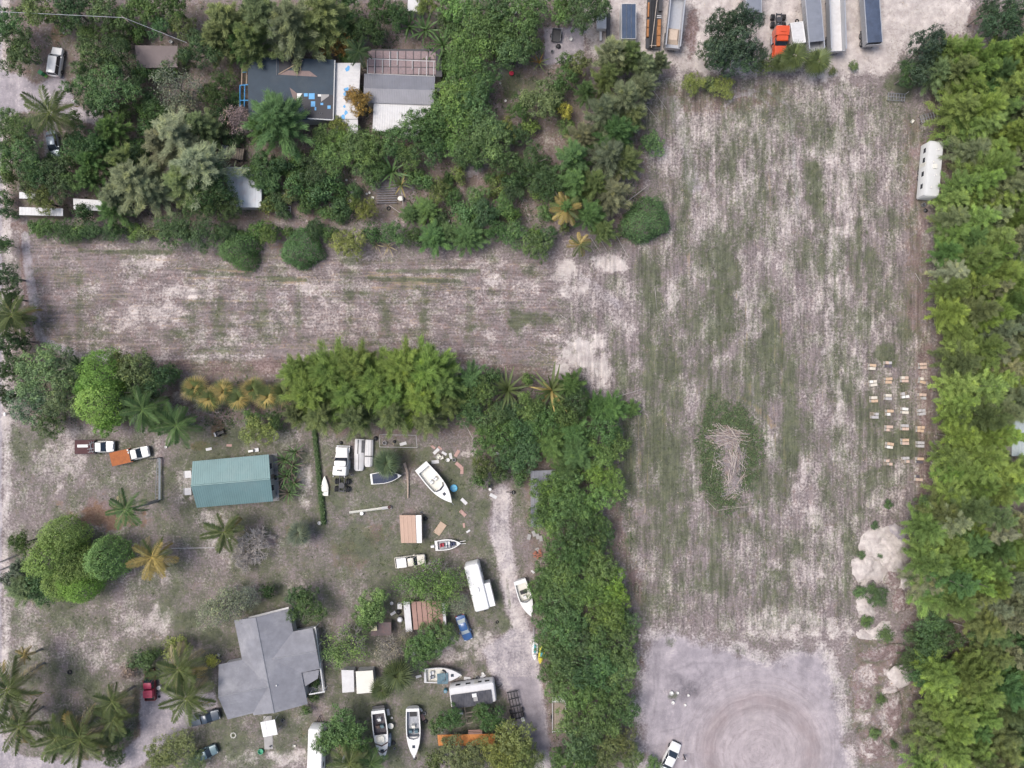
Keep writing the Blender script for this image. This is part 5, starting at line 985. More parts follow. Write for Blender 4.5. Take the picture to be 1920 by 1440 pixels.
for row in TREES.replace('\n', ' ').split(','):
    q = row.split()
    if len(q) == 6: tree(float(q[0]), float(q[1]), float(q[2]), float(q[3]), q[4], q[5])
palm(93, 212, 46, 9, 'palm', (112, 232)); palm(235, 955, 38, 10, 'palmgreen', (295, 940), 15, 1); palm(285, 1045, 40, 5, 'gold', None, 20, 6); palm(420, 998, 38, 5, 'palm', None, 18, 5)
palm(45, 1228, 17, 5, 'gold', (78, 1217), 13, 3); palm(14, 1294, 58, 8, 'palm', (82, 1243), 20, 6); palm(36, 1362, 46, 6, 'palm', (80, 1325), 18, 4); palm(105, 1384, 44, 5, 'palm', None, 18, 3); palm(150, 1386, 54, 6, 'palm', None, 22, 8)
palm(210, 1316, 32, 6, 'palm', None, 17, 4); palm(212, 1348, 38, 5, 'palm', None, 18, 3); palm(335, 1255, 46, 6, 'palm', None, 20, 7); palm(350, 1310, 48, 6, 'palm', None, 19, 3); palm(330, 798, 42, 7, 'palmgreen', None, 18, 0); palm(268, 768, 42, 7, 'palmgreen', None, 18, 1)
palm(300, 785, 34, 6, 'palmgreen', None, 15, 1); palm(22, 590, 40, 5, 'palm', None, 18, 4); palm(672, 96, 26, 6, 'dark', None, 15, 0); palm(1062, 392, 32, 6, 'gold', None, 16, 3); palm(1088, 458, 24, 4, 'gold', None, 12, 3); palm(655, 1432, 40, 6, 'palm', None, 17, 3); palm(695, 1432, 30, 5, 'palmgreen', None, 15, 1); palm(876, 752, 26, 4, 'palmgreen', None, 14, 0); palm(150, 690, 24, 6, 'dark', None, 14, 0)
for a in ((767, 50, 34, 3), (797, 56, 36, 3), (831, 84, 38, 3.4), (748, 36, 28, 2.6), (735, 322, 38, 3), (812, 100, 24, 2.4)): strap(*a)
strap(752, 346, 30, 2.6, 'palm', 13, 'gold'); strap(1011, 118, 22, 2.4, 'palm', 12, 'orange'); strap(952, 732, 46, 3, 'palm', 24); strap(1035, 732, 50, 3.2, 'palm', 24, 'gold'); strap(705, 458, 18, 1, 'straw', 11); strap(728, 462, 20, 1, 'straw', 11)
for a in ((534, 862), (549, 872), (536, 893), (551, 905), (541, 924), (553, 848), (545, 885)): strap(a[0], a[1], 23, 1.8, 'palmgreen', 18, 'bronze', 'screw pine tuft in the short row')
for a in ((560, 1000, 27, 3.2, 'silver'), (725, 868, 29, 3.4, 'silverg'), (1488, 106, 30, 4, 'palm'), (1532, 116, 28, 3.6, 'palm'), (1462, 118, 20, 3, 'olive'), (745, 1264, 34, 4, 'olive'), (716, 1292, 24, 3, 'olive')): fanpalm(*a)
for a in ((365, 728), (394, 748), (420, 734), (449, 748), (476, 731), (503, 744), (531, 736)): fanpalm(a[0], a[1], 27, 3, 'palm', 'gold')

# ================================================================ vehicles
_wm = {}
def wheel(o, x, y, r=.33, w=.22, name='wheel'):
    key = (r, w)
    if key not in _wm: _wm[key] = (MB().wheel(0, 0, r, w).mesh(TYRE, True, 'tyre'), MB().wheel(0, 0, r * .6, w * 1.06, 10).mesh(RIM, True, 'rim'))
    t = link(name, _wm[key][0], o, (x, y, 0)); link('rim', _wm[key][1], t, (0, 0, r * .4)); return t
def ring(x, w, zb, zt, sh=.18):
    return [(x, y, z) for y, z in ((-.9 * w, zb), (.9 * w, zb), (w, zb + .12), (w, zt - sh), (.9 * w, zt - .05), (.55 * w, zt), (-.55 * w, zt), (-.9 * w, zt - .05), (-w, zt - sh), (-w, zb + .12))]
def rpoly(x0, x1, w, c, z, w1=None):
    w1 = w1 or w
    return [(x0, -w1 + c, z), (x0 + c, -w1, z), (x1 - c, -w, z), (x1, -w + c, z), (x1, w - c, z), (x1 - c, w, z), (x0 + c, w1, z), (x0, w1 - c, z)]
def car(name, label, px, py, head, paint, style='sedan', L_=4.7, wd=1.8, cat='car', roofm=None, glass=GLASS, group='parked cars'):
    o = spot(name, label, cat, px, py, head, group, 1.0); k = L_ / 4.7; w = wd / 2; R_ = roofm or paint
    if style == 'sedan':
        st = [(2.35, .76, .35, .62), (2.22, .90, .25, .74), (1.3, .98, .2, .92), (.6, 1.0, .2, .96), (-1.3, 1.0, .2, .98), (-1.85, .97, .2, 1.0), (-2.25, .9, .25, .95), (-2.35, .8, .35, .8)]
        g0, g1, t0, t1, zt, zg = 1.05, -1.75, .28, -1.08, 1.42, .94
    elif style == 'suv':
        st = [(2.35, .78, .35, .8), (2.22, .92, .25, .95), (1.4, .98, .22, 1.05), (.8, 1.0, .22, 1.08), (-2.0, 1.0, .22, 1.1), (-2.3, .95, .25, 1.05), (-2.35, .9, .35, .9)]
        g0, g1, t0, t1, zt, zg = 1.15, -2.28, .55, -2.12, 1.74, 1.04
    else:
        st = [(2.6, .8, .4, .8), (2.45, .93, .3, .98), (1.5, .98, .3, 1.08), (.9, 1.0, .3, 1.1), (-.55, 1.0, .3, 1.1), (-.62, 1.0, .3, 1.1)]
        g0, g1, t0, t1, zt, zg = 1.2, -.52, .6, -.38, 1.72, 1.06
    body = MB().loft([ring(x * k, w * a, zb, z1) for x, a, zb, z1 in st]).build('body', paint, o, True)
    MB().loft([rpoly(g1 * k, g0 * k, w * .90, .12, zg), rpoly(t1 * k, t0 * k, w * .74, .12, zt)]).build('window_band', glass, o)
    MB().loft([rpoly(t1 * k - .02, t0 * k + .02, w * .755, .14, zt + .001), rpoly(t1 * k + .04, t0 * k - .05, w * .70, .14, zt + .05)]).build('roof', R_, o, True)
    pl = MB()
    for sy in (-1, 1):
        for (xa, xb) in ((g0, t0), (g1, t1)): pl.bar((xa * k, sy * w * .89, zg + .01), (xb * k, sy * w * .74, zt + .01), .06)
        xm = (t0 + t1) / 2 * k; pl.bar((xm, sy * w * .905, zg), (xm, sy * w * .75, zt), .06)
    pl.build('pillar', paint, o)
    fx = st[0][0] * k
    for sy in (-1, 1):
        MB().box(fx - .32, fx - .04, sy * w * .62 - .17, sy * w * .62 + .17, st[0][3] - .10, st[0][3] + .085).build('headlight', LAMPW, o)
        MB().box(g0 * k - .55, g0 * k - .38, sy * (w + .1) - .09, sy * (w + .1) + .09, zg + .0, zg + .14).build('mirror', paint, o)
    MB().box(fx - .08, fx + .06, -w * .8, w * .8, .3, .52).build('bumper', BLACK, o)
    wb = 1.4 * k if style != 'pickup' else 1.65 * k
    for x in (wb, -wb):
        for sy in (-1, 1): wheel(o, x, sy * (w - .08))
    if style == 'pickup':
        b = MB(); b.box(-2.7 * k, -.66 * k, -w, w, .42, .72); b.box(-2.7 * k, -.66 * k, w - .1, w, .72, 1.06); b.box(-2.7 * k, -.66 * k, -w, -w + .1, .72, 1.06); b.build('bed', paint, o)
        MB().box(-2.78 * k, -2.7 * k - .003, -w + .03, w - .03, .5, 1.05).build('tailgate', paint, o); MB().box(-2.68 * k, -.68 * k, -w + .11, w - .11, .723, .74).build('bed_liner', DARKST, o)
        for sy in (-1, 1): MB().box(-2.80 * k, -2.785 * k, sy * w * .86 - .1, sy * w * .86 + .1, .7, .98).build('tail_light', LAMPR, o)
    else:
        rx = st[-1][0] * k
        for sy in (-1, 1): MB().box(rx - .02, rx + .2, sy * w * .7 - .16, sy * w * .7 + .16, .7, .86).build('tail_light', LAMPR, o)
    return o
PW = mat('white_car_paint', (.80, .79, .76), .25, vary=.03, coat=.5); PB = mat('blue_car_paint', (.045, .115, .28), .3, vary=.08, coat=.5); PG = mat('silver_blue_paint', (.26, .31, .36), .3, .3, coat=.4)
PR = mat('faded_red_paint', (.42, .04, .085), .45, vary=.08); PD = mat('dark_slate_paint', (.055, .075, .10), .3, .2, coat=.4); PTEAL = mat('grey_teal_paint', (.12, .19, .21), .3, .2, coat=.4); PC = mat('faded_cream_paint', (.70, .66, .56), .45, vary=.06)
PALEG = mat('sun_shade_glass', (.45, .50, .50), .3, vary=.1)  # pale grey window colour, much paler than the dark glass elsewhere
car('car', 'white minivan parked by the brown bush in the northwest drive', 103, 115, 82, PW, 'suv', 4.9, 1.95)
car('car', 'silver grey car nosing south under the tall coconut palm', 98, 270, -80, PG, 'sedan', 4.8, 1.75)
car('car', 'white sedan parked alone on the gravel turning place', 1258, 1421, 64, PW, 'sedan', 5.2, 1.95)
car('car', 'blue car with pale windows on the dirt patch', 870, 1178, -70, PB, 'sedan', 4.5, 1.75, glass=PALEG)
car('car', 'grey teal car tucked under the olive bush by the drive', 385, 1413, 22, PTEAL, 'suv', 4.0, 1.75)
o = car('pickup_truck', 'dark blue pickup truck in front of the grey shingled house', 385, 1346, 14, PD, 'pickup', 4.3, 1.85, 'pickup')
MB().loft([rpoly(-2.4, -.62, .84, .1, 1.065), rpoly(-2.3, -.66, .76, .12, 1.5)]).build('bed_cap', PD, o, True)
o = car('pickup_truck', 'red pickup truck with bright red cap by the flowering shrubs', 280, 1284, 92, mat('maroon_paint', (.14, .012, .022), .4), 'pickup', 4.6, 1.8, 'pickup', roofm=PR)
MB().loft([rpoly(-2.0, -.66, .82, .1, 1.065), rpoly(-1.95, -.70, .78, .1, 1.7)]).build('bed_cap', PR, o, True)
o = car('pickup_truck', 'cream white pickup truck parked below the tan roofed shed', 770, 1052, 7, PC, 'pickup', 4.5, 1.8, 'pickup')
MB().loft([rpoly(-2.35, -.64, .84, .08, 1.065), rpoly(-2.3, -.66, .8, .1, 1.6)]).build('bed_cap', WHITE, o, True)

def flatbed(name, label, px, py, head, deckm, cabm=PW, L_=6.6, extra=None):
    o = spot(name, label, 'truck', px, py, head, 'flatbed trucks', 1.2)
    f = L_ / 2
    MB().loft([ring(x, .98 * a, zb, z1) for x, a, zb, z1 in ((f, .8, .45, .9), (f - .15, .95, .38, 1.08), (f - 1.1, 1.0, .35, 1.2), (f - 1.6, 1.0, .35, 1.24), (f - 2.75, 1.0, .35, 1.24))]).build('body', cabm, o, True)
    MB().loft([rpoly(f - 2.72, f - 1.15, .86, .12, 1.2), rpoly(f - 2.6, f - 1.75, .74, .12, 1.86)]).build('window_band', GLASS, o)
    MB().loft([rpoly(f - 2.66, f - 1.70, .77, .14, 1.861), rpoly(f - 2.6, f - 1.8, .7, .14, 1.92)]).build('roof', cabm, o, True)
    pl = MB()
    for sy in (-1, 1):
        pl.bar((f - 1.17, sy * .84, 1.2), (f - 1.75, sy * .74, 1.87), .06); pl.bar((f - 2.7, sy * .85, 1.2), (f - 2.6, sy * .74, 1.87), .07)
        MB().box(f - .32, f - .03, sy * .62 - .16, sy * .62 + .16, .85, 1.0).build('headlight', LAMPW, o); MB().box(f - 1.5, f - 1.35, sy * 1.12 - .09, sy * 1.12 + .09, 1.25, 1.42).build('mirror', BLACK, o)
    pl.build('pillar', cabm, o); MB().box(f - .02, f + .1, -.9, .9, .42, .66).build('bumper', BLACK, o)
    fr_ = MB()
    for sy in (-1, 1): fr_.box(-f, f - 2.7, sy * .4 - .06, sy * .4 + .06, .6, .84)
    fr_.build('chassis', DARKST, o)
    MB().box(-f, f - 2.95, -1.18, 1.18, .86, 1.02).build('deck', deckm, o)
    MB().box(f - 2.93, f - 2.85, -1.1, 1.1, .86, 1.75).build('headboard', DARKST, o)
    for sy in (-1, 1): MB().box(-f, f - 2.95, sy * 1.2 - .018, sy * 1.2 + .03, .84, 1.08).build('side_rail', DARKST, o)
    for x in (f - .95, -f + 1.1):
        for sy in (-1, 1): wheel(o, x, sy * .86, .38, .26)
    return o, f
maroon = mat('maroon_flatbed', (.075, .025, .028), .8, vary=.2, dirt=.4); rusto = mat('rust_orange_deck', (.36, .105, .022), .75, vary=.25, scale=2, dirt=.5, dirtcol=(.10, .035, .02))
o, f = flatbed('flatbed_truck', 'white cab flatbed truck with maroon deck and loose pipes', 175, 838, 1, maroon)
MB().box(-f + .5, -f + 2.3, -.05, .3, 1.03, 1.1).build('white_board', WHITE, o); MB().box(-f + .5, -f + 2.3, .32, .42, 1.03, 1.12).build('white_board', WHITE, o)
for p, q in (((-f + 2.3, -.9), (f - 3.0, -.7)), ((-f + 2.6, -1.0), (-f + 3.0, 1.0)), ((-f + 2.2, .2), (f - 3.1, .9)), ((-f + 3.1, -1.0), (-f + 2.6, .9)), ((-f + 2.2, -.4), (f - 3.1, -.2))): MB().tube([(*p, 1.1), (*q, 1.2)], .05, 5).build('pipe', STEEL, o)
o, f = flatbed('flatbed_truck', 'white cab flatbed truck with a rusty orange deck', 242, 854, 13, rusto)
MB().disc(f - 3.3, .5, .2, 1.02, 1.12, 10).build('coil', STEEL, o); MB().disc(f - 3.4, .95, .14, 1.02, 1.12, 10).build('coil', WHITE, o)

def tractor(label, px, py, head, paint, sleeper=True, plate=False):
    o = spot('truck_tractor', label, 'truck', px, py, head, 'truck tractors', 1.6)
    fr_ = MB()
    for sy in (-1, 1): fr_.box(-3.9, 3.4, sy * .42 - .07, sy * .42 + .07, .75, 1.0)
    for x in (-3.7, -2.4, -1.2): fr_.box(x - .1, x + .1, -.36, .36, .76, .98)
    fr_.build('chassis', DARKST, o)
    MB().loft([ring(3.9, .72, .7, 1.35), ring(3.75, .92, .6, 1.6), ring(2.9, 1.0, .65, 1.8), ring(2.1, 1.08, .75, 1.95)]).build('hood', paint, o, True)
    MB().box(3.82, 4.02, -1.15, 1.15, .42, .8).build('bumper', STEEL, o)
    MB().loft([ring(2.1, 1.1, .75, 2.0), ring(.75, 1.12, .75, 2.1)]).build('cab', paint, o, True)
    MB().loft([rpoly(.8, 2.12, 1.02, .12, 2.0), rpoly(.82, 1.62, .96, .12, 2.62)]).build('windshield', GLASS, o)
    MB().loft([rpoly(.78, 1.66, .99, .14, 2.621), rpoly(.78, 1.55, .92, .14, 2.78)]).build('cab_roof', paint, o, True)
    if sleeper:
        MB().loft([ring(.72, 1.12, .8, 2.85), ring(-.3, 1.15, .8, 3.05), ring(-.75, 1.12, .8, 3.0)]).build('sleeper', paint, o, True)
        MB().box(-.1, .25, -.45, .45, 3.0, 3.06).build('roof_hatch', GLASS if not plate else paint, o)
    for sy in (-1, 1):
        MB().tube([(.1, sy * 1.0, .75), (1.5, sy * 1.0, .75)], .32, 10).build('fuel_tank', STEEL, o); MB().tube([(-.95, sy * .95, .9), (-.95, sy * .95, 3.2)], .09, 8).build('exhaust_stack', STEEL, o)
        MB().box(2.9, 3.75, sy * .98 - .18, sy * .98 + .18, 1.0, 1.16).build('fender', paint, o); MB().box(3.6, 3.86, sy * .72 - .15, sy * .72 + .15, 1.15, 1.38).build('headlight', LAMPW, o)
        MB().box(1.9, 2.05, sy * 1.42 - .1, sy * 1.42 + .1, 1.9, 2.35).build('mirror', BLACK, o)
        wheel(o, 3.2, sy * .98, .5, .3)
        for x in (-2.1, -3.4):
            for dy in (.78, 1.1): wheel(o, x, sy * dy, .5, .27)
    MB().disc(-2.7, 0, .5, 1.02, 1.12, 14).build('fifth_wheel', DARKST, o)
    if plate: MB().box(-1.75, -1.15, -.45, .45, 1.05, 1.14).build('catwalk_plate', WHITE, o)
    return o
OR = mat('orange_truck_paint', (.66, .085, .02), .3, vary=.05, coat=.5)
tractor('bright orange truck tractor parked in the sandy truck yard', 1463, 64, -91, OR, True, True)
tractor('white truck tractor without trailer by the green hedge', 640, 881, 88, PW, True)

alu = mat('aluminium_trailer', (.46, .47, .49), .45, .4, vary=.08, dirt=.35, dirtcol=(.30, .27, .25)); tarpb = mat('dark_blue_tarp', (.055, .075, .12), .7, vary=.3, scale=1.2, bump=.4); tarpg = mat('grey_mesh_tarp', (.20, .215, .25), .8, vary=.12, scale=1.0, bump=.3)
def dump(label, px, py, head, L_, w=2.5, z0=1.25, z1=2.75, cover=None, floorm=None, load=None, gap=False):
    """px,py: middle of the rear (south) end at rim height; the body runs forward"""
    o = spot('dump_trailer', label, 'trailer', px, py, head, 'dump trailers in the truck yard', z1); h = w / 2; t = .07
    b = MB(); b.box(0, L_, -h, -h + t, z0, z1); b.box(0, L_, h - t, h, z0, z1); b.box(L_ - t, L_, -h + t, h - t, z0, z1); b.build('body', alu, o)
    MB().box(.02, L_ - t - .002, -h + t + .002, h - t - .002, z0, z0 + .1).build('floor', floorm or alu, o)
    MB().loft([[(0, -h, z0), (0, h, z0), (.07, h, z0), (.07, -h, z0)], [(-.3, -h, z1 - .1), (-.3, h, z1 - .1), (-.23, h, z1 - .1), (-.23, -h, z1 - .1)]]).build('tailgate', alu, o)
    for sy in (-1, 1):
        for i in range(int(L_ / .55)): MB().box(.25 + i * .55, .35 + i * .55, sy * h - (.0 if sy > 0 else .07), sy * h + (.07 if sy > 0 else .0), z0 + .05, z1 - .1).build('rib', alu, o) if i < 14 else None
        MB().box(0, L_, sy * h - .09, sy * h + .09, z1, z1 + .08).build('top_rail', alu, o)
        for x in (1.0, 2.3): wheel(o, x, sy * (h - .25), .5, .3)
        MB().box(.4, 2.9, sy * (h - .05) - .2, sy * (h - .05) + .2, 1.05, 1.12).build('mudguard', DARKST, o)
    fr_ = MB()
    for sy in (-1, 1): fr_.box(0, L_, sy * .45 - .07, sy * .45 + .07, .85, 1.22)
    fr_.build('chassis', DARKST, o)
    for sy in (-1, 1): MB().box(L_ - 2, L_ - 1.85, sy * .7 - .06, sy * .7 + .06, 0, 1.2).build('landing_leg', DARKST, o)
    if cover is not None:
        n = 9; rings = [[(x, y, z1 + .10 + .06 * math.cos(y / h * 1.5) + .025 * math.sin(x * 3.1 + y)) for y in np.linspace(-h + .05, h - .05, n)] for x in np.linspace(1.2 if gap else .0, L_ - .1, 26)]
        V = [p for r_ in rings for p in r_]; F = [(i * n + j, i * n + j + 1, (i + 1) * n + j + 1, (i + 1) * n + j) for i in range(25) for j in range(n - 1)]
        MB().add(V, F).build('tarp', cover, o)
    if load is not None:
        x0, x1 = load[1:]; MB().loft([[(x0, -h + .15, z0 + .12), (x1, -h + .15, z0 + .12), (x1, h - .15, z0 + .12), (x0, h - .15, z0 + .12)], [(x0 + .5, -h + .5, z0 + .75), (x1 - .5, -h + .5, z0 + .6), (x1 - .5, h - .5, z0 + .7), (x0 + .5, h - .5, z0 + .8)]]).build('load', load[0], o)
    return o
dump('open dump trailer with a tan sand load near the juniper tree', 1262, 86, 84, 8.6, 2.4, cover=None, load=(mat('tan_sand_load', (.56, .45, .35), .9, bump=.4), .9, 3.6))
dump('dump trailer with grey tarp and open rear next to the white box', 1532, 92, 95, 11, 2.5, cover=tarpg, gap=True)
dump('empty dump trailer with white interior between two covered trailers', 1573, 92, 92, 11, 2.5, floorm=WHITE2)
dump('dump trailer covered with a dark blue tarp, easternmost of the row', 1640, 80, 94, 11, 2.5, cover=tarpb)
dump('dump trailer cut by the frame edge above the juniper tree', 1413, 24, 90, 9, 2.5, cover=tarpg)
o = spot('cargo_box', 'white ribbed cargo box beside the orange truck tractor', 'container', 1496, 62, 8, None, 2.4)
MB().box(-1.05, 1.05, -1.75, 1.75, .9, 2.45).build('body', WHITE2, o); b = MB()
for a in ((-1.07, 1.07, 1.65, 1.77), (-1.07, 1.07, -1.77, -1.65), (-1.07, -.95, -1.65, 1.65), (.95, 1.07, -1.65, 1.65)): b.box(*a, 2.45, 2.53)
b.build('rim', WHITE, o)
for i in range(7): MB().box(-1.0, 1.0, -1.5 + .46 * i, -1.42 + .46 * i, 2.452, 2.48).build('roof_rib', WHITE2, o)
MB().box(-.8, .8, -1.6, 1.6, .55, .88).build('chassis', DARKST, o)
for y in (-1.0, 1.0):
    for sx in (-1, 1): wheel(o, sx * .85, y, .42, .25).rotation_euler = (0, 0, 0)
o = spot('container', 'long open container covered with a blue tarp', 'container', 1179, 40, 0, None, 2.4)
b = MB(); W_, L2 = 1.22, 2.95
for a in ((-W_, -W_ + .06, -L2, L2), (W_ - .06, W_, -L2, L2), (-W_ + .06, W_ - .06, -L2, -L2 + .06), (-W_ + .06, W_ - .06, L2 - .06, L2)): b.box(*a, -.05, 2.45)
b.build('wall', WHITE2, o)
n = 7; V = [(x, y, 2.40 + .03 * math.sin(y * 2.2) + .03 * math.cos(x * 2.4)) for y in np.linspace(-L2 + .08, L2 - .08, 16) for x in np.linspace(-W_ + .08, W_ - .08, n)]
MB().add(V, [(i * n + j, i * n + j + 1, (i + 1) * n + j + 1, (i + 1) * n + j) for i in range(15) for j in range(n - 1)]).build('tarp', mat('mid_blue_tarp', (.045, .072, .125), .6, vary=.25, scale=1.5, bump=.4), o)
for x in (-.4, .4): MB().tube([(x, -L2 + .1, 2.5), (x, L2 - .1, 2.5)], .025, 4).build('strap', STEEL, o)
o = spot('timber_trailer', 'low flatbed trailer loaded with dark beams and rusty timber', 'trailer', 1226, 44, -2, None, 1.0)
MB().box(-1.25, 1.25, -4.2, 5.2, .7, .85).build('deck', DARKST, o)
rustw = mat('rusty_timber', (.34, .15, .055), .8, vary=.3, scale=2); gr = random.Random(9)
for i in range(7): x = -.75 + .16 * i; MB().box(x, x + .12, -4.0 + gr.uniform(-.4, .3), 5.3, .86, 1.02 + .1 * (i % 3)).build('beam', BLACK if i % 3 else DARKST, o)
for i, (x0, x1, y0, y1) in enumerate(((.55, 1.15, -3.9, -2.2), (.55, 1.15, -2.1, -.6), (.6, 1.15, -.5, .6), (-1.2, -.85, -2.4, -.9), (-1.2, -.85, -.8, .5), (.7, 1.2, 2.0, 4.6), (-1.15, -.9, 1.0, 3.4))): MB().box(x0, x1, y0, y1, .86, 1.25).build('timber', rustw if i != 5 else DARKST, o)
MB().tube([(-.35, -4.3, 1.35), (.45, 5.2, 1.4)], .06, 5).build('pole', mat('pale_pole', (.5, .42, .35), .7), o); MB().box(.4, 1.2, 1.1, 1.2, 1.26, 1.32).build('crossbar', WHITE2, o); MB().box(.4, 1.2, .8, .9, 1.26, 1.32).build('crossbar', WHITE2, o); MB().box(-.6, .5, -3.95, -3.87, 1.26, 1.32).build('crossbar', mat('pale_pole', (.5, .42, .35)), o)
for y in (-2.4, -1.4, 3.0):
    for sx in (-1, 1): MB().wheel(0, 0, .42, .25).build('wheel', TYRE, o, True, loc=(sx * 1.05, y, 0), rot=(0, 0, rad(90)))
o = spot('cargo_trailer', 'small white trailer half hidden by the tree north of the container', 'trailer', 1128, 40, 0, None, 1.5)
MB().box(-.8, .8, -1.2, 1.4, .6, 1.5).build('body', WHITE2, o); MB().box(.9, 1.55, -2.6, 1.7, .3, .9).build('side_box', DARKST, o); MB().box(-.25, .15, -2.8, -1.2, .55, .7).build('drawbar', WHITE2, o)
for sx in (-1, 1): wheel(o, 0, sx * .7, .33, .2)

# --- camper trailers
def camper(label, px, py, head, L_, w, h, roofm=WHITE, slide=None, name='travel_trailer', vents=4, taper=.0, cat='camper'):
    o = spot(name, label, cat, px, py, head, None, h); a, b_ = L_ / 2, w / 2
    def rr(z, k=0.): return rpoly(-a + k, a - k, b_ - k, .22, z)
    MB().loft([rr(.55), rr(h - .18), rr(h, .12)]).build('body', roofm, o, True)
    MB().loft([rr(h + .002, .15), rr(h + .06, .35)]).build('roof', roofm, o, True)
    for i in range(vents):
        x = -a + L_ * (i + .7) / (vents + .4); y = .25 * b_ * (-1) ** i; v_ = MB().box(x - .22, x + .22, y - .22, y + .22, h + .03, h + .17, .85).build('roof_vent', WHITE2, o); MB().box(x - .12, x + .12, y - .12, y + .12, h + .172, h + .19).build('lid', CREAM, v_)
    MB().box(-.1, .75, -.35, .35, h + .03, h + .30, .85).build('air_conditioner', CREAM if vents > 3 else WHITE, o)
    for sy in (-1, 1):
        for x in (-a * .6, -a * .15, a * .35, a * .7): MB().box(x - .4, x + .4, sy * b_ - (.01 if sy > 0 else .02), sy * b_ + (.02 if sy > 0 else .01), 1.5, 2.15).build('window', GLASS, o)
        for x in (-.6, .35): wheel(o, x - .3, sy * (b_ - .15), .36, .22)
    MB().box(a * .1 + .1, a * .1 + .75, b_ - .01, b_ + .025, .75, 2.45).build('door', CREAM, o)
    dr = MB(); dr.bar((a - .05, -.5, .55), (a + 1.1, 0, .5), .08); dr.bar((a - .05, .5, .55), (a + 1.1, 0, .5), .08); dr.tube([(a + 1.0, 0, 0), (a + 1.0, 0, .6)], .05, 6); dr.build('drawbar', DARKST, o)
    if slide: x0, x1, d, hz = slide; sl = MB().box(x0, x1, b_ + .002, b_ + d, .8, hz).build('slide_out', roofm, o); MB().box(x0 - .03, x1 + .03, b_ + .003, b_ + d + .05, hz + .002, hz + .07).build('slide_roof', roofm, sl)
    return o
camper('white travel trailer parked against the eastern casuarina windbreak', 1752, 316, 85, 9.3, 2.5, 2.9, mat('chalky_trailer_skin', (.60, .60, .58), .5, vary=.06, scale=1.2, dirt=.4, dirtcol=(.42, .42, .40)))
camper('large white fifth wheel trailer with a slide-out by the dirt track', 894, 1102, -76, 7.9, 2.5, 3.3, WHITE, (-.2, 3.7, .95, 2.9), 'fifth_wheel_trailer', 0)
camper('long white box trailer partly under the green tree, cut by the frame', 590, 1412, 88, 8.0, 2.5, 2.8, WHITE, None, 'box_trailer', 0)
o = camper('old camper with sagging black roof covering and white sides', 886, 1303, 8, 7.6, 3.4, 2.6, WHITE2, None, 'old_camper', 0)
n = 9; V = [(x, y, 2.80 + .05 * math.sin(x * 2.1) * math.cos(y * 2.3) + .02 * math.sin(x * 7 + y * 3)) for x in np.linspace(-3.6, 3.2, 24) for y in np.linspace(-1.75, .55, n)]
MB().add(V, [(i * n + j, i * n + j + 1, (i + 1) * n + j + 1, (i + 1) * n + j) for i in range(23) for j in range(n - 1)]).build('roof_sheet', mat('black_roof_sheet', (.05, .05, .06), .6, vary=.35, scale=1.5, bump=.5), o)
MB().box(.1, .8, -.95, -.25, 2.86, 2.93).build('hatch', CONC, o)

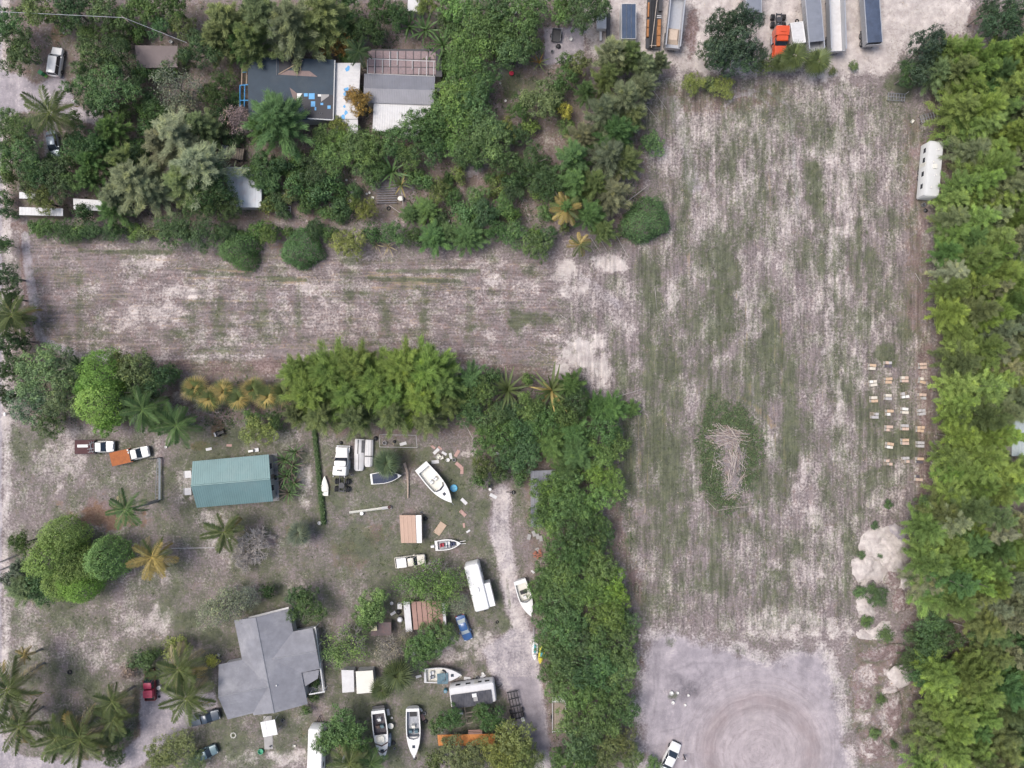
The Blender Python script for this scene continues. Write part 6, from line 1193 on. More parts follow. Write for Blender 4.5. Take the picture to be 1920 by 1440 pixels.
# --- boats
def boat(label, px, py, head, L_, B, hullm=WHITE, deckm=None, cock=(-.42, .12), floorm=CREAM, z0=.35, fb=1.1, shield=None, hatch=True, seats=(), motor=False, cover=None, bow=2.6, cat='boat', trailer=True, name='motorboat', cabin=None, stripes=None):
    o = spot(name, label, cat, px, py, head, 'stored boats', z0 + fb); deckm = deckm or hullm
    def hb(t): return B / 2 * (.90 + .10 * min(1, t * 3)) * max(0.0, 1 - max(0, (t - .35) / .65) ** bow)
    ts = [0, .06, .15, .25, .35, .45, .55, .65, .74, .82, .89, .94, .98, 1.0]; zt = lambda t: z0 + fb * (1 + .16 * t * t); X = lambda t: -L_ / 2 + L_ * t
    rings = []
    for t in ts:
        h_ = max(hb(t), .02); rings.append([(X(t), h_, zt(t)), (X(t) - L_ * .012 * t, h_ * .93, z0 + fb * .45), (X(t) - L_ * .04 * t, h_ * .62, z0 + .14), (X(t) - L_ * .05 * t, 0, z0), (X(t) - L_ * .04 * t, -h_ * .62, z0 + .14), (X(t) - L_ * .012 * t, -h_ * .93, z0 + fb * .45), (X(t), -h_, zt(t))])
    V = [p for r_ in rings for p in r_]; F = [(i * 7 + j, i * 7 + j + 1, (i + 1) * 7 + j + 1, (i + 1) * 7 + j) for i in range(len(ts) - 1) for j in range(6)] + [tuple(range(7))]
    MB().add(V, F).build('hull', hullm, o, True)
    c0, c1 = .5 + cock[0], .5 + cock[1]; gw = .16
    def strip(tlist, fin, fout, dz=0.0):
        V = []; 
        for t in tlist: V += [(X(t), fin(t), zt(t) + dz), (X(t), fout(t), zt(t) + dz)]
        return V, [(2 * i, 2 * i + 1, 2 * i + 3, 2 * i + 2) for i in range(len(tlist) - 1)]
    dk = MB(); T = sorted(set([t for t in np.linspace(c1, 1, 12)]))
    for sgn in (-1, 1):
        n = len(T); VV = []
        for t in T: VV += [(X(t), 0, zt(t) + .10 * hb(t) / (B / 2)), (X(t), sgn * hb(t) * .6, zt(t) + .07 * hb(t) / (B / 2)), (X(t), sgn * hb(t), zt(t) + .002)]
        dk.add(VV, [(3 * i + j, 3 * i + j + 1, 3 * i + j + 4, 3 * i + j + 3) for i in range(n - 1) for j in range(2)])
        T2 = list(np.linspace(c0, c1, 8)); V2, F2 = strip(T2, lambda t: sgn * max(hb(t) - gw, .02), lambda t: sgn * hb(t), .003); dk.add(V2, F2)
    T3 = list(np.linspace(0, c0, 4)); V3, F3 = strip(T3, lambda t: -hb(t), lambda t: hb(t), .003); dk.add(V3, F3)
    dk.build('deck', deckm, o)
    fz = z0 + fb * .42; T2 = list(np.linspace(c0, c1, 8)); fl = MB(); V2 = []
    for t in T2: V2 += [(X(t), -hb(t) + gw, fz), (X(t), hb(t) - gw, fz)]
    fl.add(V2, [(2 * i, 2 * i + 1, 2 * i + 3, 2 * i + 2) for i in range(7)])
    for sgn in (-1, 1):
        V4 = []
        for t in T2: V4 += [(X(t), sgn * (hb(t) - gw), fz), (X(t), sgn * (hb(t) - gw), zt(t))]
        fl.add(V4, [(2 * i, 2 * i + 1, 2 * i + 3, 2 * i + 2) for i in range(7)])
    for t in (c0, c1): y = hb(t) - gw; fl.add([(X(t), -y, fz), (X(t), y, fz), (X(t), y, zt(t)), (X(t), -y, zt(t))], [(0, 1, 2, 3)])
    fl.build('cockpit', floorm, o)
    if cover is not None:
        V5 = []; T5 = list(np.linspace(c0 + .01, c1 - .01, 12))
        for t in T5: y = hb(t) - gw * .6; V5 += [(X(t), -y, zt(t) + .02), (X(t), 0, zt(t) + .12), (X(t), y, zt(t) + .02)]
        MB().add(V5, [(3 * i + j, 3 * i + j + 1, 3 * i + j + 4, 3 * i + j + 3) for i in range(11) for j in range(2)]).build('cover', cover, o)
    if shield is not None:
        t = .5 + shield; y = hb(t) - .08; x = X(t); z = zt(t)
        MB().add([(x - .55, -y, z), (x + .05, -y * .72, z + .0), (x + .25, 0, z + .06), (x + .05, y * .72, z), (x - .55, y, z), (x - .7, -y * .95, z + .34), (x - .22, -y * .66, z + .4), (x - .08, 0, z + .42), (x - .22, y * .66, z + .4), (x - .7, y * .95, z + .34)], [(0, 1, 6, 5), (1, 2, 7, 6), (2, 3, 8, 7), (3, 4, 9, 8)]).build('windshield', GLASS, o)
        MB().tube([(x - .7, -y * .95, z + .35), (x - .22, -y * .66, z + .41), (x - .08, 0, z + .43), (x - .22, y * .66, z + .41), (x - .7, y * .95, z + .35)], .03, 4).build('windshield_frame', STEEL, o)
    if hatch: t = .76; MB().box(X(t) - .24, X(t) + .24, -.24, .24, zt(t) + .03, zt(t) + .11).build('hatch', GLASS, o)
    for (sx_, sy_, mm) in seats: MB().box(X(.5 + sx_) - .3, X(.5 + sx_) + .3, sy_ * B - .3, sy_ * B + .3, fz + .004, fz + .5, .88).build('seat', mm, o); MB().box(X(.5 + sx_) - .36, X(.5 + sx_) - .22, sy_ * B - .28, sy_ * B + .28, fz + .5, fz + .9).build('seat_back', mm, o)
    if cabin: t0, t1, hh, mm = cabin; y = hb(.5 + t1) * .72; MB().loft([rpoly(X(.5 + t0), X(.5 + t1), y, .25, zt(.6) + .0), rpoly(X(.5 + t0) + .15, X(.5 + t1) - .45, y * .82, .25, zt(.6) + hh)]).build('cabin_top', mm, o, True)
    if stripes: 
        for (t, mm) in stripes: y = hb(t); MB().add([(X(t), -y, zt(t) + .02), (X(t) + .45, 0, zt(t) + .125), (X(t), y, zt(t) + .02), (X(t) - .25, y, zt(t) + .02), (X(t) + .2, 0, zt(t) + .125), (X(t) - .25, -y, zt(t) + .02)], [(0, 1, 4, 5), (1, 2, 3, 4)]).build('stripe', mm, o)
    if motor: mt_ = MB(); mt_.box(-L_ / 2 - .75, -L_ / 2 - .05, -.22, .22, zt(0) - .1, zt(0) + .42, .8); mt_.box(-L_ / 2 - .55, -L_ / 2 - .3, -.09, .09, z0 - .1, zt(0) - .1); mt_.build('outboard_motor', motor, o, True)
    if trailer:
        tr = MB()
        for sy in (-1, 1): tr.bar((-L_ * .42, sy * B * .22, z0 + .04), (L_ * .30, sy * B * .16, z0 + .04), .10)
        for x in (-L_ * .3, 0, L_ * .22): tr.box(x - .15, x + .15, -B * .24, B * .24, -.1, z0 - .003)
        tr.build('cradle', WOOD, o)
    return o
redm = mat('red_seat', (.42, .04, .06), .6); bluec = mat('navy_boat_cover', (.016, .026, .060), .6, vary=.25, scale=2); brownu = mat('brown_boat_trim', (.13, .085, .07), .6); teals = mat('teal_canvas', (.10, .17, .20), .7, vary=.3, scale=2, bump=.4)
o = boat('big white motorboat lying diagonally beside the blue pool', 818, 908, -49.5, 8.1, 2.75, CREAM, WHITE, (-.40, .10), CREAM, .5, 1.3, .13, True, ((-.10, .16, WHITE), (-.10, -.16, WHITE)), None)
MB().tube([(3.9, 0, 1.9), (4.5, 0, 1.95)], .05, 5).build('bow_rail', STEEL, o)
boat('small white boat with dark navy cover under a fan palm', 724, 895, 7, 5.3, 2.0, WHITE, WHITE, (-.44, .38), CREAM, .3, .75, None, False, (), None, bluec, 2.2)
o = boat('small open boat with outboard motor and red seat', 840, 1021, 6, 4.4, 1.85, CREAM, WHITE, (-.40, .34), mat('grey_deck_paint', (.34, .35, .36), .7), .3, .7, None, False, ((-.22, .0, redm), (.02, .12, WHITE), (.02, -.15, STEEL), (.2, 0, mat('navy_bag', (.05, .06, .12), .7))), WHITE, None, 2.4)
for sy in (-1, 1): MB().tube([(2.0, sy * .2, .6), (3.0, sy * .22, .6)], .05, 5).build('trailer_tongue', WHITE, o)
boat('narrow cream dinghy hull lying in grass by the hedge', 608.5, 911, 90, 3.4, 1.3, CREAM, CREAM, (-.30, -.28), CREAM, .05, .45, None, False, (), None, None, 1.7, trailer=False, name='dinghy')
boat('white motorboat poking out from trees beside the dirt track', 985, 1122, -72, 6.4, 2.3, WHITE, WHITE, (-.40, .06), CREAM, .5, 1.0, .08, False, ((-.16, .12, BLACK), (-.16, -.12, BLACK), (-.02, 0, WHITE)), None)
o = boat('grey white boat with rumpled teal canvas by the camper', 830, 1266, 2, 6.3, 2.6, mat('chalky_hull', (.52, .52, .50), .6, dirt=.4), WHITE2, (-.44, .08), CREAM, .5, 1.1, .10, True, ((-.28, .14, WHITE), (-.28, -.14, STEEL)), None, bow=2.2)
V = [(x, y, 2.0 + .10 * math.sin(x * 3) * math.cos(y * 4)) for x in np.linspace(-.9, .9, 9) for y in np.linspace(-1.3, .5, 9)]; MB().add(V, [(i * 9 + j, i * 9 + j + 1, i * 9 + j + 10, i * 9 + j + 9) for i in range(8) for j in range(8)]).build('canvas', teals, o)
o = boat('cabin cruiser with brown chevron trim, west of two boats', 714, 1379, -83, 8.4, 2.5, WHITE, WHITE, (-.44, -.02), mat('cluttered_floor', (.10, .09, .10), .8, vary=.5, scale=4), .5, 1.3, None, False, ((-.30, 0, WHITE), (-.16, .14, PTEAL), (-.16, -.14, brownu)), None, stripes=((.66, brownu), (.80, brownu)), cabin=(-.02, .18, .35, CREAM))
MB().box(2.2, 2.7, -.3, .3, 2.13, 2.2).build('hatch', GLASS, o); MB().box(3.2, 3.5, -.25, .25, 2.15, 2.22).build('hatch', GLASS, o); MB().box(-4.7, -4.2, -1.0, 1.0, .9, 1.1).build('swim_platform', DARKST, o)
o = boat('white sport cruiser with pointed bow, east of two boats', 775, 1375, -88, 8.3, 2.45, WHITE, WHITE, (-.44, .06), mat('worn_cockpit', (.35, .36, .38), .7, vary=.3, scale=3), .5, 1.25, .10, True, ((-.12, .0, CREAM), (-.02, .2, teals), (-.02, -.2, teals)), None)
MB().tube([(3.6, .25, 1.95), (4.6, 0, 1.7), (3.6, -.25, 1.95)], .05, 5).build('bow_rail', STEEL, o); MB().box(-3.5, -2.5, -.6, .6, 1.0, 1.05).build('engine_hatch', BLACK, o)
for (lab, px, py, hd, w_) in (('white fibreglass hull shell with black slots, west of a pair', 673, 853, 88, 1.75), ('white and grey fibreglass hull shell, east of a pair', 691, 850, 88, 1.45)):
    o = spot('hull_shell', lab, 'boat part', px, py, hd, 'fibreglass hull shells', .8); L_ = 5.4 if w_ > 1.6 else 4.6
    MB().loft([[(x, y * k, z) for y, z in ((-w_ / 2, .05), (-w_ / 2 * .95, .6), (-w_ * .25, .85), (w_ * .25, .85), (w_ / 2 * .95, .6), (w_ / 2, .05))] for x, k in ((-L_ / 2, .72), (-L_ / 2 + .3, .95), (0, 1), (L_ / 2 - .2, .96), (L_ / 2, .9))]).build('shell', WHITE2, o, True)
    if w_ > 1.6: MB().box(.2, L_ / 2 - .1, .1, .28, .853, .87).build('slot', BLACK, o); MB().box(.4, L_ / 2 - .2, -.75, -.4, .74, .86).build('slot', DARKST, o); MB().box(-L_ / 2 + .2, .2, -.05, .05, .853, .868).build('seam', DARKST, o)
    else: MB().box(-L_ / 2 + .2, L_ / 2 - .2, -.03, .03, .853, .868).build('seam', STEEL, o); MB().box(-.6, -.4, -w_ * .45, w_ * .4, .853, .90).build('strap', DARKST, o)
for (lab, px, py, hd, m1, m2) in (('white watercraft with teal seat on a trailer by the track', 1003, 1221, -92, WHITE, mat('teal_seat', (.06, .30, .34), .5)), ('yellow watercraft with teal seat beside the white one', 1015, 1228, -100, mat('yellow_hull', (.66, .58, .07), .4), mat('teal_seat', (.06, .30, .34), .5))):
    o = spot('watercraft', lab, 'watercraft', px, py, hd, 'personal watercraft', .6)
    MB().loft([[(x, y * k, z) for y, z in ((-.5, .5), (-.45, .62), (.45, .62), (.5, .5), (.3, .2), (-.3, .2))] for x, k in ((-1.5, .8), (-1.2, 1), (.3, 1), (1.0, .72), (1.5, .2))]).build('hull', m1, o, True)
    MB().loft([rpoly(-1.2, .3, .2, .08, .6), rpoly(-1.1, .15, .15, .06, .9)]).build('seat', m2, o, True); MB().tube([(.4, -.4, 1.0), (.4, .4, 1.0)], .035, 5).build('handlebar', BLACK, o); MB().loft([rpoly(.3, 1.1, .28, .1, .6), rpoly(.35, .7, .2, .08, .95)]).build('cowl', m1, o, True); MB().box(-1.0, 1.0, -.2, .2, -.05, .22).build('bunk', WOOD, o)
o = spot('boat_trailer_tongue', 'thin galvanised trailer tongue north of the white watercraft', 'trailer', 1001, 1192); MB().tube([(0, -1.4, .4), (0, 1.6, .45)], .06, 5).build('beam', STEEL, o); MB().tube([(0, 1.3, -.05), (0, 1.3, .5)], .05, 5).build('jack', STEEL, o)
# --- trailers in the south yard
o = spot('trailer_chassis', 'bare black trailer chassis with wheels beside the dirt track', 'trailer', 966, 1325, -78, None, .8)
b = MB(); 
for y in (-.75, -.25, .3, .8): b.box(-2.6, 2.2, y - .07, y + .07, .62, .8)
for x in (-2.5, -1.3, 0, 1.2, 2.1): b.box(x - .08, x + .08, -.95, 1.0, .55, .62)
b.build('frame', BLACK, o)
for x in (.9, 1.9):
    for sy in (-1, 1): wheel(o, x, sy * 1.05, .4, .25)
MB().box(2.0, 2.5, .6, 1.1, .82, 1.3).build('toolbox', WHITE, o); MB().box(2.3, 2.8, -1.1, -.7, .82, 1.2).build('toolbox', WHITE2, o)
o = spot('utility_trailer', 'empty utility trailer with wooden floor and white rails', 'trailer', 1048, 1342, 90, None, .6)
for i in range(7): MB().box(-2.6, 2.2, -1.05 + .3 * i, -.77 + .3 * i, .5, .56).build('plank', WOOD, o)
b = MB()
for sy in (-1, 1): b.box(-2.7, 2.3, sy * 1.12 - .04, sy * 1.12 + .04, .45, .95)
b.box(-2.75, -2.67, -1.08, 1.08, .45, .6); b.build('side_rail', WHITE2, o)
MB().box(2.25, 3.1, -1.1, 1.1, .5, .56).build('front_shelf', WHITE2, o)
b = MB(); 
for y in (-.9, -.45, 0, .45, .9): b.box(2.3, 3.1, y - .03, y + .03, .57, .64)
b.build('slat_rack', WHITE, o); MB().tube([(2.9, 0, .45), (4.2, 0, .45)], .06, 5).build('tongue', STEEL, o)
for sy in (-1, 1): wheel(o, -.4, sy * 1.3, .34, .2)
o = spot('cart', 'small open cart on the concrete slab north of the lawn', 'cart', 1043, 66, -5, None, .5)
MB().box(-.75, .75, -1.1, 1.0, .45, .52).build('floor', DARKST, o); b = MB()
for a in ((-.8, -.74, -1.1, 1.0), (.74, .8, -1.1, 1.0), (-.74, .74, .94, 1.0)): b.box(*a, .45, 1.0)
b.build('side_rail', STEEL, o); MB().tube([(0, -1.1, .45), (.1, -2.2, .35)], .05, 5).build('tongue', STEEL, o)
for sx in (-1, 1): MB().wheel(0, 0, .3, .2).build('wheel', TYRE, o, True, loc=(sx * .9, 0, 0), rot=(0, 0, rad(90)))
for (lab, px, py, hd, mm) in (('weathered wooden cart body west of the garden path', 424, 283, -12, WHITE2), ('rusty wooden cart with dark bed in the garden', 446, 288, -8, WOOD)):
    o = spot('old_cart', lab, 'cart', px, py, hd, 'old garden carts', .7); MB().box(-1.0, 1.0, -1.0, 1.0, .5, .58).build('bed', DARKST, o)
    for i in range(5): MB().box(-.95 + .4 * i, -.62 + .4 * i, -.95, .95, .585, .64).build('plank', mm if i < 3 else WOOD, o)
    for a in ((-1.05, -.99, -1, 1), (.99, 1.05, -1, 1)): MB().box(*a, .5, .95).build('side_board', WOOD, o)
    for sy in (-1, 1): wheel(o, 0, sy * 1.1, .32, .18)
# ================================================================ beehives
HV = [(190, 245), (335, 222), (672, 240), (193, 407), (341, 380), (500, 370), (672, 375), (203, 563), (343, 540), (502, 515), (668, 535), (207, 713), (352, 685), (497, 667), (666, 685), (347, 842), (498, 825), (655, 850), (353, 1003), (504, 973), (650, 990), (345, 1165), (509, 1140), (647, 1148), (638, 1315)]
HCOL = [0, 1, 3, 0, 1, 2, 3, 0, 1, 2, 3, 0, 1, 2, 3, 1, 2, 3, 1, 2, 3, 1, 2, 3, 3]
MISS = {9: (1,), 10: (2,), 11: (0,), 12: (3,), 14: (), 6: (1,), 15: (3,), 21: (1, 2), 22: (2,), 24: (1,)}
LIDS = [mat('lid_cream', (.66, .60, .50), .6, vary=.1), mat('lid_tan', (.56, .40, .27), .65, vary=.12), mat('lid_peach', (.58, .43, .34), .65, vary=.12), mat('lid_grey', (.45, .43, .42), .65, vary=.12), mat('lid_white', (.74, .73, .68), .6, vary=.08), mat('lid_dark', (.10, .085, .10), .7, vary=.2)]
LWORD = ['cream', 'tan', 'peach', 'grey', 'white', 'dark']; HBOX = mat('hive_box_paint', (.55, .53, .48), .7, vary=.15, dirt=.3)
SCH = [(1, 0), (3, 5), (2, 2), (4, 0), (1, 1), (0, 2), (0, 1), (0, 1), (0, 3), (3, 4), (2, 2), (3, 3), (1, 4), (4, 0), (3, 3), (2, 2), (3, 2), (1, 1), (1, 4), (1, 2), (3, 3), (2, 2), (3, 2), (1, 5), (5, 2)]
hbox = MB().box(-.255, .255, -.21, .21, 0, .62).mesh(HBOX, False, 'hive_body'); hlid = [MB().box(-.272, .272, -.228, .228, 0, .09, .98).mesh(l, False, 'lid') for l in LIDS]
pdeck = MB().box(-.62, .62, -.055, .055, 0, .025).mesh(WOOD, False, 'board'); pblk = MB().box(-.05, .05, -.55, .55, 0, .1).mesh(WOOD, False, 'runner')
CW = ['first', 'second', 'third', 'fourth']; OW = 'first second third fourth fifth sixth seventh eighth ninth'.split(); cnt = [0] * 4; gh = random.Random(21)
for i, (hx, hy) in enumerate(HV):
    cc = HCOL[i]; cnt[cc] += 1; where = f'{CW[cc]} hive column from the west, {OW[cnt[cc] - 1]} from the north'
    px, py = 1600 + hx / 5.143, 640 + hy / 5.143
    o = spot('hive_pallet', f'wooden hive pallet in the {where}', 'pallet', px + gh.uniform(-1, 1), py + gh.uniform(-1, 1), gh.gauss(0, 4), 'beehive pallets', .7)
    for x in (-.5, 0, .5): link('runner', pblk, o, (x, 0, .0))
    for k in range(5): link('board', pdeck, o, (0, -.47 + .235 * k, .102))
    for q in range(4):
        if q in MISS.get(i, ()): continue
        r_, c_ = q // 2, q % 2; li = SCH[i][r_]
        if gh.random() < .12: li = gh.choice((0, 1, 2, 3))
        x = (c_ - .5) * .56 + gh.uniform(-.015, .015); y = (.5 - r_) * .56 + gh.uniform(-.02, .02)
        a = o.rotation_euler.z; wx_ = o.location.x + x * math.cos(a) - y * math.sin(a); wy_ = o.location.y + x * math.sin(a) + y * math.cos(a)
        h = thing('beehive', f'{LWORD[li]} lidded beehive, {("northwest", "northeast", "southwest", "southeast")[q]} box, {where}', 'beehive', (wx_, wy_, o.location.z + .13), math.degrees(a), 'beehives')
        s = 1.0 if gh.random() < .7 else .72; link('hive_body', hbox, h, scale=(1, 1, s)); link('lid', hlid[li], h, (0, 0, .62 * s + .002))
# ================================================================ stick heap
o = spot('stick_heap', 'heap of dry pale cane sticks in the middle of the field', 'brush pile', 1365, 862)
STK = [mat('dry_cane_pale', (.56, .49, .43), .85, vary=.2), mat('dry_cane_tan', (.38, .29, .24), .85, vary=.2), mat('dry_cane_grey', (.33, .29, .29), .85, vary=.2)]
sm = [MB().tube([(-.5, 0, 0), (-.1, .012, .006), (.5, -.01, 0)], [.5, .46, .3], 5).mesh(STK[i], False, 'stick') for i in range(3)]
gs = random.Random(31)
for (cx, cy, rx, ry, h) in ((1362, 822, 34, 24, .75), (1370, 866, 26, 36, .65), (1374, 908, 18, 28, .4)):
    x, y, _ = P(cx, cy); x -= o.location.x; y -= o.location.y; n, k = 28, 8; V = [(x, y, h)]; gg_ = np.random.default_rng(cx)
    for j in range(1, k + 1):
        for i in range(n): a = 6.2832 * i / n; e_ = 1 + .16 * math.sin(3 * a + cx) + .1 * math.sin(7 * a + cy) + .06 * gg_.normal(); q = j / k; V.append((x + rx / S * q * e_ * math.cos(a), y + ry / S * q * e_ * math.sin(a), h * (1 - q * q) + .08 * gg_.normal() * (1 - q) - .06 * q))
    MB().add(V, [(0, 1 + i, 1 + (i + 1) % n) for i in range(n)] + [(1 + j * n + i, 1 + (j + 1) * n + i, 1 + (j + 1) * n + (i + 1) % n, 1 + j * n + (i + 1) % n) for j in range(k - 1) for i in range(n)]).build('litter_core', mat('brown_stick_litter', (.24, .195, .19), .95, vary=.4, scale=5, bump=1.0), o)
def sticks(n, cx, cy, rx, ry, ang, spread, ln, zc):
    for i in range(n):
        t = gs.uniform(0, 6.28); q = math.sqrt(gs.random()); x, y, _ = P(cx + q * rx * math.cos(t), cy + q * ry * math.sin(t)); L_ = gs.uniform(*ln); rr_ = gs.uniform(.05, .095)
        z = .10 + zc * (1 - q * q) * gs.uniform(.5, 1); ob = link('stick', sm[gs.choice((0, 0, 1, 2))], o, (x - o.location.x, y - o.location.y, z), (0, gs.gauss(0, .09), rad(ang + gs.gauss(0, spread))), (L_, rr_ * 1.0, rr_))
sticks(94, 1362, 820, 36, 22, -14, 22, (1.6, 3.6), 1.3); sticks(62, 1378, 862, 20, 34, -82, 20, (1.8, 3.6), 1.1); sticks(40, 1352, 862, 20, 20, 20, 50, (1, 2.2), .9)
sticks(40, 1378, 895, 20, 15, 60, 14, (1.5, 2.8), .8); sticks(22, 1366, 893, 12, 14, -62, 12, (1.5, 2.6), .8); sticks(48, 1370, 922, 20, 15, 15, 35, (.9, 2.4), .6)
for (x0, y0, x1, y1) in ((1333, 895, 1340, 845), (1336, 880, 1341, 840), (1345, 957, 1415, 947), (1354, 950, 1400, 951), (1325, 938, 1343, 957), (1393, 890, 1403, 920), (1396, 895, 1400, 930)):
    a = np.array(P(x0, y0, .35)); b_ = np.array(P(x1, y1, .3)); d = b_ - a; L_ = np.linalg.norm(d); mid = (a + b_) / 2 - np.array(o.location); link('stick', sm[0], o, tuple(mid), (0, 0, math.atan2(d[1], d[0])), (L_, .05, .05))
b = MB(); gs2 = random.Random(5)
for i in range(2400):
    t = gs2.uniform(0, 6.28); q = min(1.3, abs(gs2.gauss(0, .55))); cx, cy, rx, ry = gs2.choice(((1362, 825, 34, 24), (1368, 865, 28, 38), (1374, 900, 20, 36))); x, y, _ = P(cx + q * rx * math.cos(t), cy + q * ry * math.sin(t)); x -= o.location.x; y -= o.location.y
    a = gs2.uniform(0, 6.28); L_ = gs2.uniform(.3, 1.0); z = .1 + .6 * max(0, 1 - q * q) * gs2.random(); b.tube([(x, y, z), (x + L_ * math.cos(a), y + L_ * math.sin(a), z + gs2.uniform(-.12, .2))], gs2.uniform(.022, .04), 3, False)
tw = b.build('twigs', STK[2], o); tw['kind'] = 'stuff'
# ================================================================ sand piles and spoil mounds
def pile(name, label, px, py, rx, ry, h, mt, rot=0, seed=0, cat='sand pile', flat=.0, group=None):
    x, y, _ = P(px, py, h * .4); n, k = 60, 24; V = [(0, 0, 0)]; g = np.random.default_rng(seed); ph = g.random(6) * 6.28
    for j in range(1, k + 1):
        for i in range(n):
            t = 2 * math.pi * i / n; q = j / k; e = 1 + .03 * math.sin(11 * t + ph[4]) * q + .10 * math.sin(2 * t + ph[0]) + .09 * math.sin(3 * t + ph[1]) + .06 * math.sin(5 * t + ph[2]) + .04 * math.sin(9 * t + ph[3])
            V.append((rx / S * q * e * math.cos(t), ry / S * q * e * math.sin(t), 0))
    V = np.array(V); q = np.concatenate([[0], np.repeat(np.arange(1, k + 1) / k, n)])
    prof = np.clip(1 - q, 0, 1) if flat == 0 else np.clip((1 - q) / (1 - flat), 0, 1); prof = prof ** .85
    wq = np.clip(q + .22 * (fbm(V[:, 0] + 70, V[:, 1] + 30, .9, 13 + seed, 3) - .5), 0, 1.05); prof = np.clip(1 - wq, 0, 1) ** .8
    V[:, 2] = h * .48 * prof * (.4 + 1.2 * fbm(V[:, 0] + 50 + seed * 7, V[:, 1] + 50, 1.7, 3 + seed, 5)) + .22 * (fbm(V[:, 0] + 20, V[:, 1] + 90, .8, 8 + seed, 3) - .5) * (1 - q * .5) - .14 * q ** 3
    F = [(0, 1 + i, 1 + (i + 1) % n, 1 + (i + 1) % n) for i in range(n)]; T = [(0, 1 + i, 1 + (i + 1) % n) for i in range(n)]
    Q = [(1 + j * n + i, 1 + (j + 1) * n + i, 1 + (j + 1) * n + (i + 1) % n, 1 + j * n + (i + 1) % n) for j in range(k - 1) for i in range(n)]
    mb = MB(); mb.v = [tuple(p) for p in V]; mb.f = T + Q; kind = 'sand' if 'sand' in mt.name else 'spoil' if 'spoil' in mt.name else 'gravel'
    ob = mb.build(name, GROUND, None, True, loc=(x, y, gz(x, y)), rot=(0, 0, rad(rot))); tag(ob, label, cat, group)
    nz = fbm(V[:, 0] + 40, V[:, 1] + 60 + seed, 1.1, 23 + seed, 4) - .5; o1 = np.ones(len(V)); z1 = np.zeros(len(V))
    A, Bc = {'sand': ((1.35 - .6 * q ** 4 + nz * .7, .05 + .35 * q ** 4 + nz * .5, z1, .1 * o1), (z1, z1, .5 * o1, z1)), 'spoil': ((.34 + nz * .9, .05 + .5 * q ** 3 + nz * .8, .15 * o1, .85 * o1), (.25 * o1, .15 * o1, .5 * o1, z1)),
             'gravel': ((.35 + nz, .05 + .4 * q ** 3, z1, .2 * o1), (.9 - .5 * q ** 3, .25 * o1, .5 * o1, z1))}[kind]
    for an_, col_ in (('cover_a', A), ('cover_b', Bc)):
        at_ = ob.data.color_attributes.new(an_, 'FLOAT_COLOR', 'POINT'); at_.data.foreach_set('color', np.stack(col_, 1).astype(np.float32).ravel())
    return ob
pile('sand_pile', 'largest white sand pile beside the eastern windbreak', 1674, 1038, 37, 42, 1.9, WHITESAND, 20, 1)
pile('sand_pile', 'white sand pile southwest of the largest one', 1632, 1068, 35, 32, 1.6, WHITESAND, -15, 2)
pile('sand_pile', 'low white sand pile at the north tip of the sand heaps', 1643, 1014, 38, 25, 1.2, WHITESAND, 25, 3)
pile('sand_pile', 'small white sand pile on the east side of the sand heaps', 1700, 1086, 16, 24, 1.2, WHITESAND, 10, 4)
pile('gravel_pile', 'grey gravel pile between the white sand piles', 1678, 1088, 22, 20, 1.0, SPOIL, 0, 5, 'gravel pile')
pile('gravel_pile', 'grey gravel pile at the north of the sand heaps', 1686, 1000, 17, 22, .9, mat('pale_gravel', (.40, .37, .36), .95, vary=.2, bump=.7), 30, 6, 'gravel pile')
pile('sand_pile', 'elongated white sand ridge south of the big sand piles', 1626, 1142, 17, 28, 1.1, WHITESAND, 28, 7)
pile('sand_pile', 'curved white sand pile around a green weed patch', 1652, 1185, 26, 18, .9, WHITESAND, 35, 8)
pile('sand_pile', 'flat greyish sand pile west of the curved sand pile', 1622, 1192, 22, 10, .6, mat('greyish_sand', (.45, .42, .40), .95, vary=.2, bump=.7), -25, 9)
pile('spoil_mound', 'smooth grey brown spoil mound beside the windbreak', 1694, 1128, 22, 24, 1.6, SPOIL, 0, 10, 'mound')
pile('spoil_mound', 'small grey spoil mound south of the smooth mound', 1706, 1175, 16, 15, 1.1, SPOIL, 0, 11, 'mound')
pile('spoil_mound', 'long low brown spoil bank south of the sand piles', 1655, 1225, 42, 16, .9, SPOIL, 12, 12, 'mound')
pile('sand_pile', 'white sand pile set in the brown spoil strip', 1683, 1266, 27, 20, .9, WHITESAND, 0, 13)
pile('spoil_mound', 'grey mound west of the spoil strip sand pile', 1622, 1320, 24, 26, .8, SPOIL, 0, 14, 'mound')
pile('spoil_mound', 'grey mound in the east of the spoil strip', 1672, 1330, 22, 34, .8, SPOIL, 0, 15, 'mound')
pile('spoil_mound', 'southernmost grey mound of the spoil strip', 1642, 1400, 30, 18, .7, SPOIL, -10, 16, 'mound')
# ================================================================ person by the white sedan
o = spot('person', 'person in dark clothes and pale cap standing beside the white sedan', 'person', 1281.5, 1415.5, 200)
vs = [(0, 0, .95), (0, 0, 1.18), (0, 0, 1.40), (0, 0, 1.52), (.02, 0, 1.66), (0, .10, .90), (.03, .11, .50), (0, .12, .08), (.14, .13, .04), (0, -.10, .90), (-.02, -.11, .50), (-.05, -.12, .08), (.10, -.13, .04), (0, .19, 1.40), (.02, .25, 1.12), (.22, .17, 1.08), (0, -.19, 1.40), (.02, -.25, 1.12), (.22, -.17, 1.08)]
es = [(0, 1), (1, 2), (2, 3), (3, 4), (0, 5), (5, 6), (6, 7), (7, 8), (0, 9), (9, 10), (10, 11), (11, 12), (2, 13), (13, 14), (14, 15), (2, 16), (16, 17), (17, 18)]
rd_ = [.15, .14, .16, .06, .10, .10, .07, .05, .045, .10, .07, .05, .045, .07, .05, .035, .07, .05, .035]
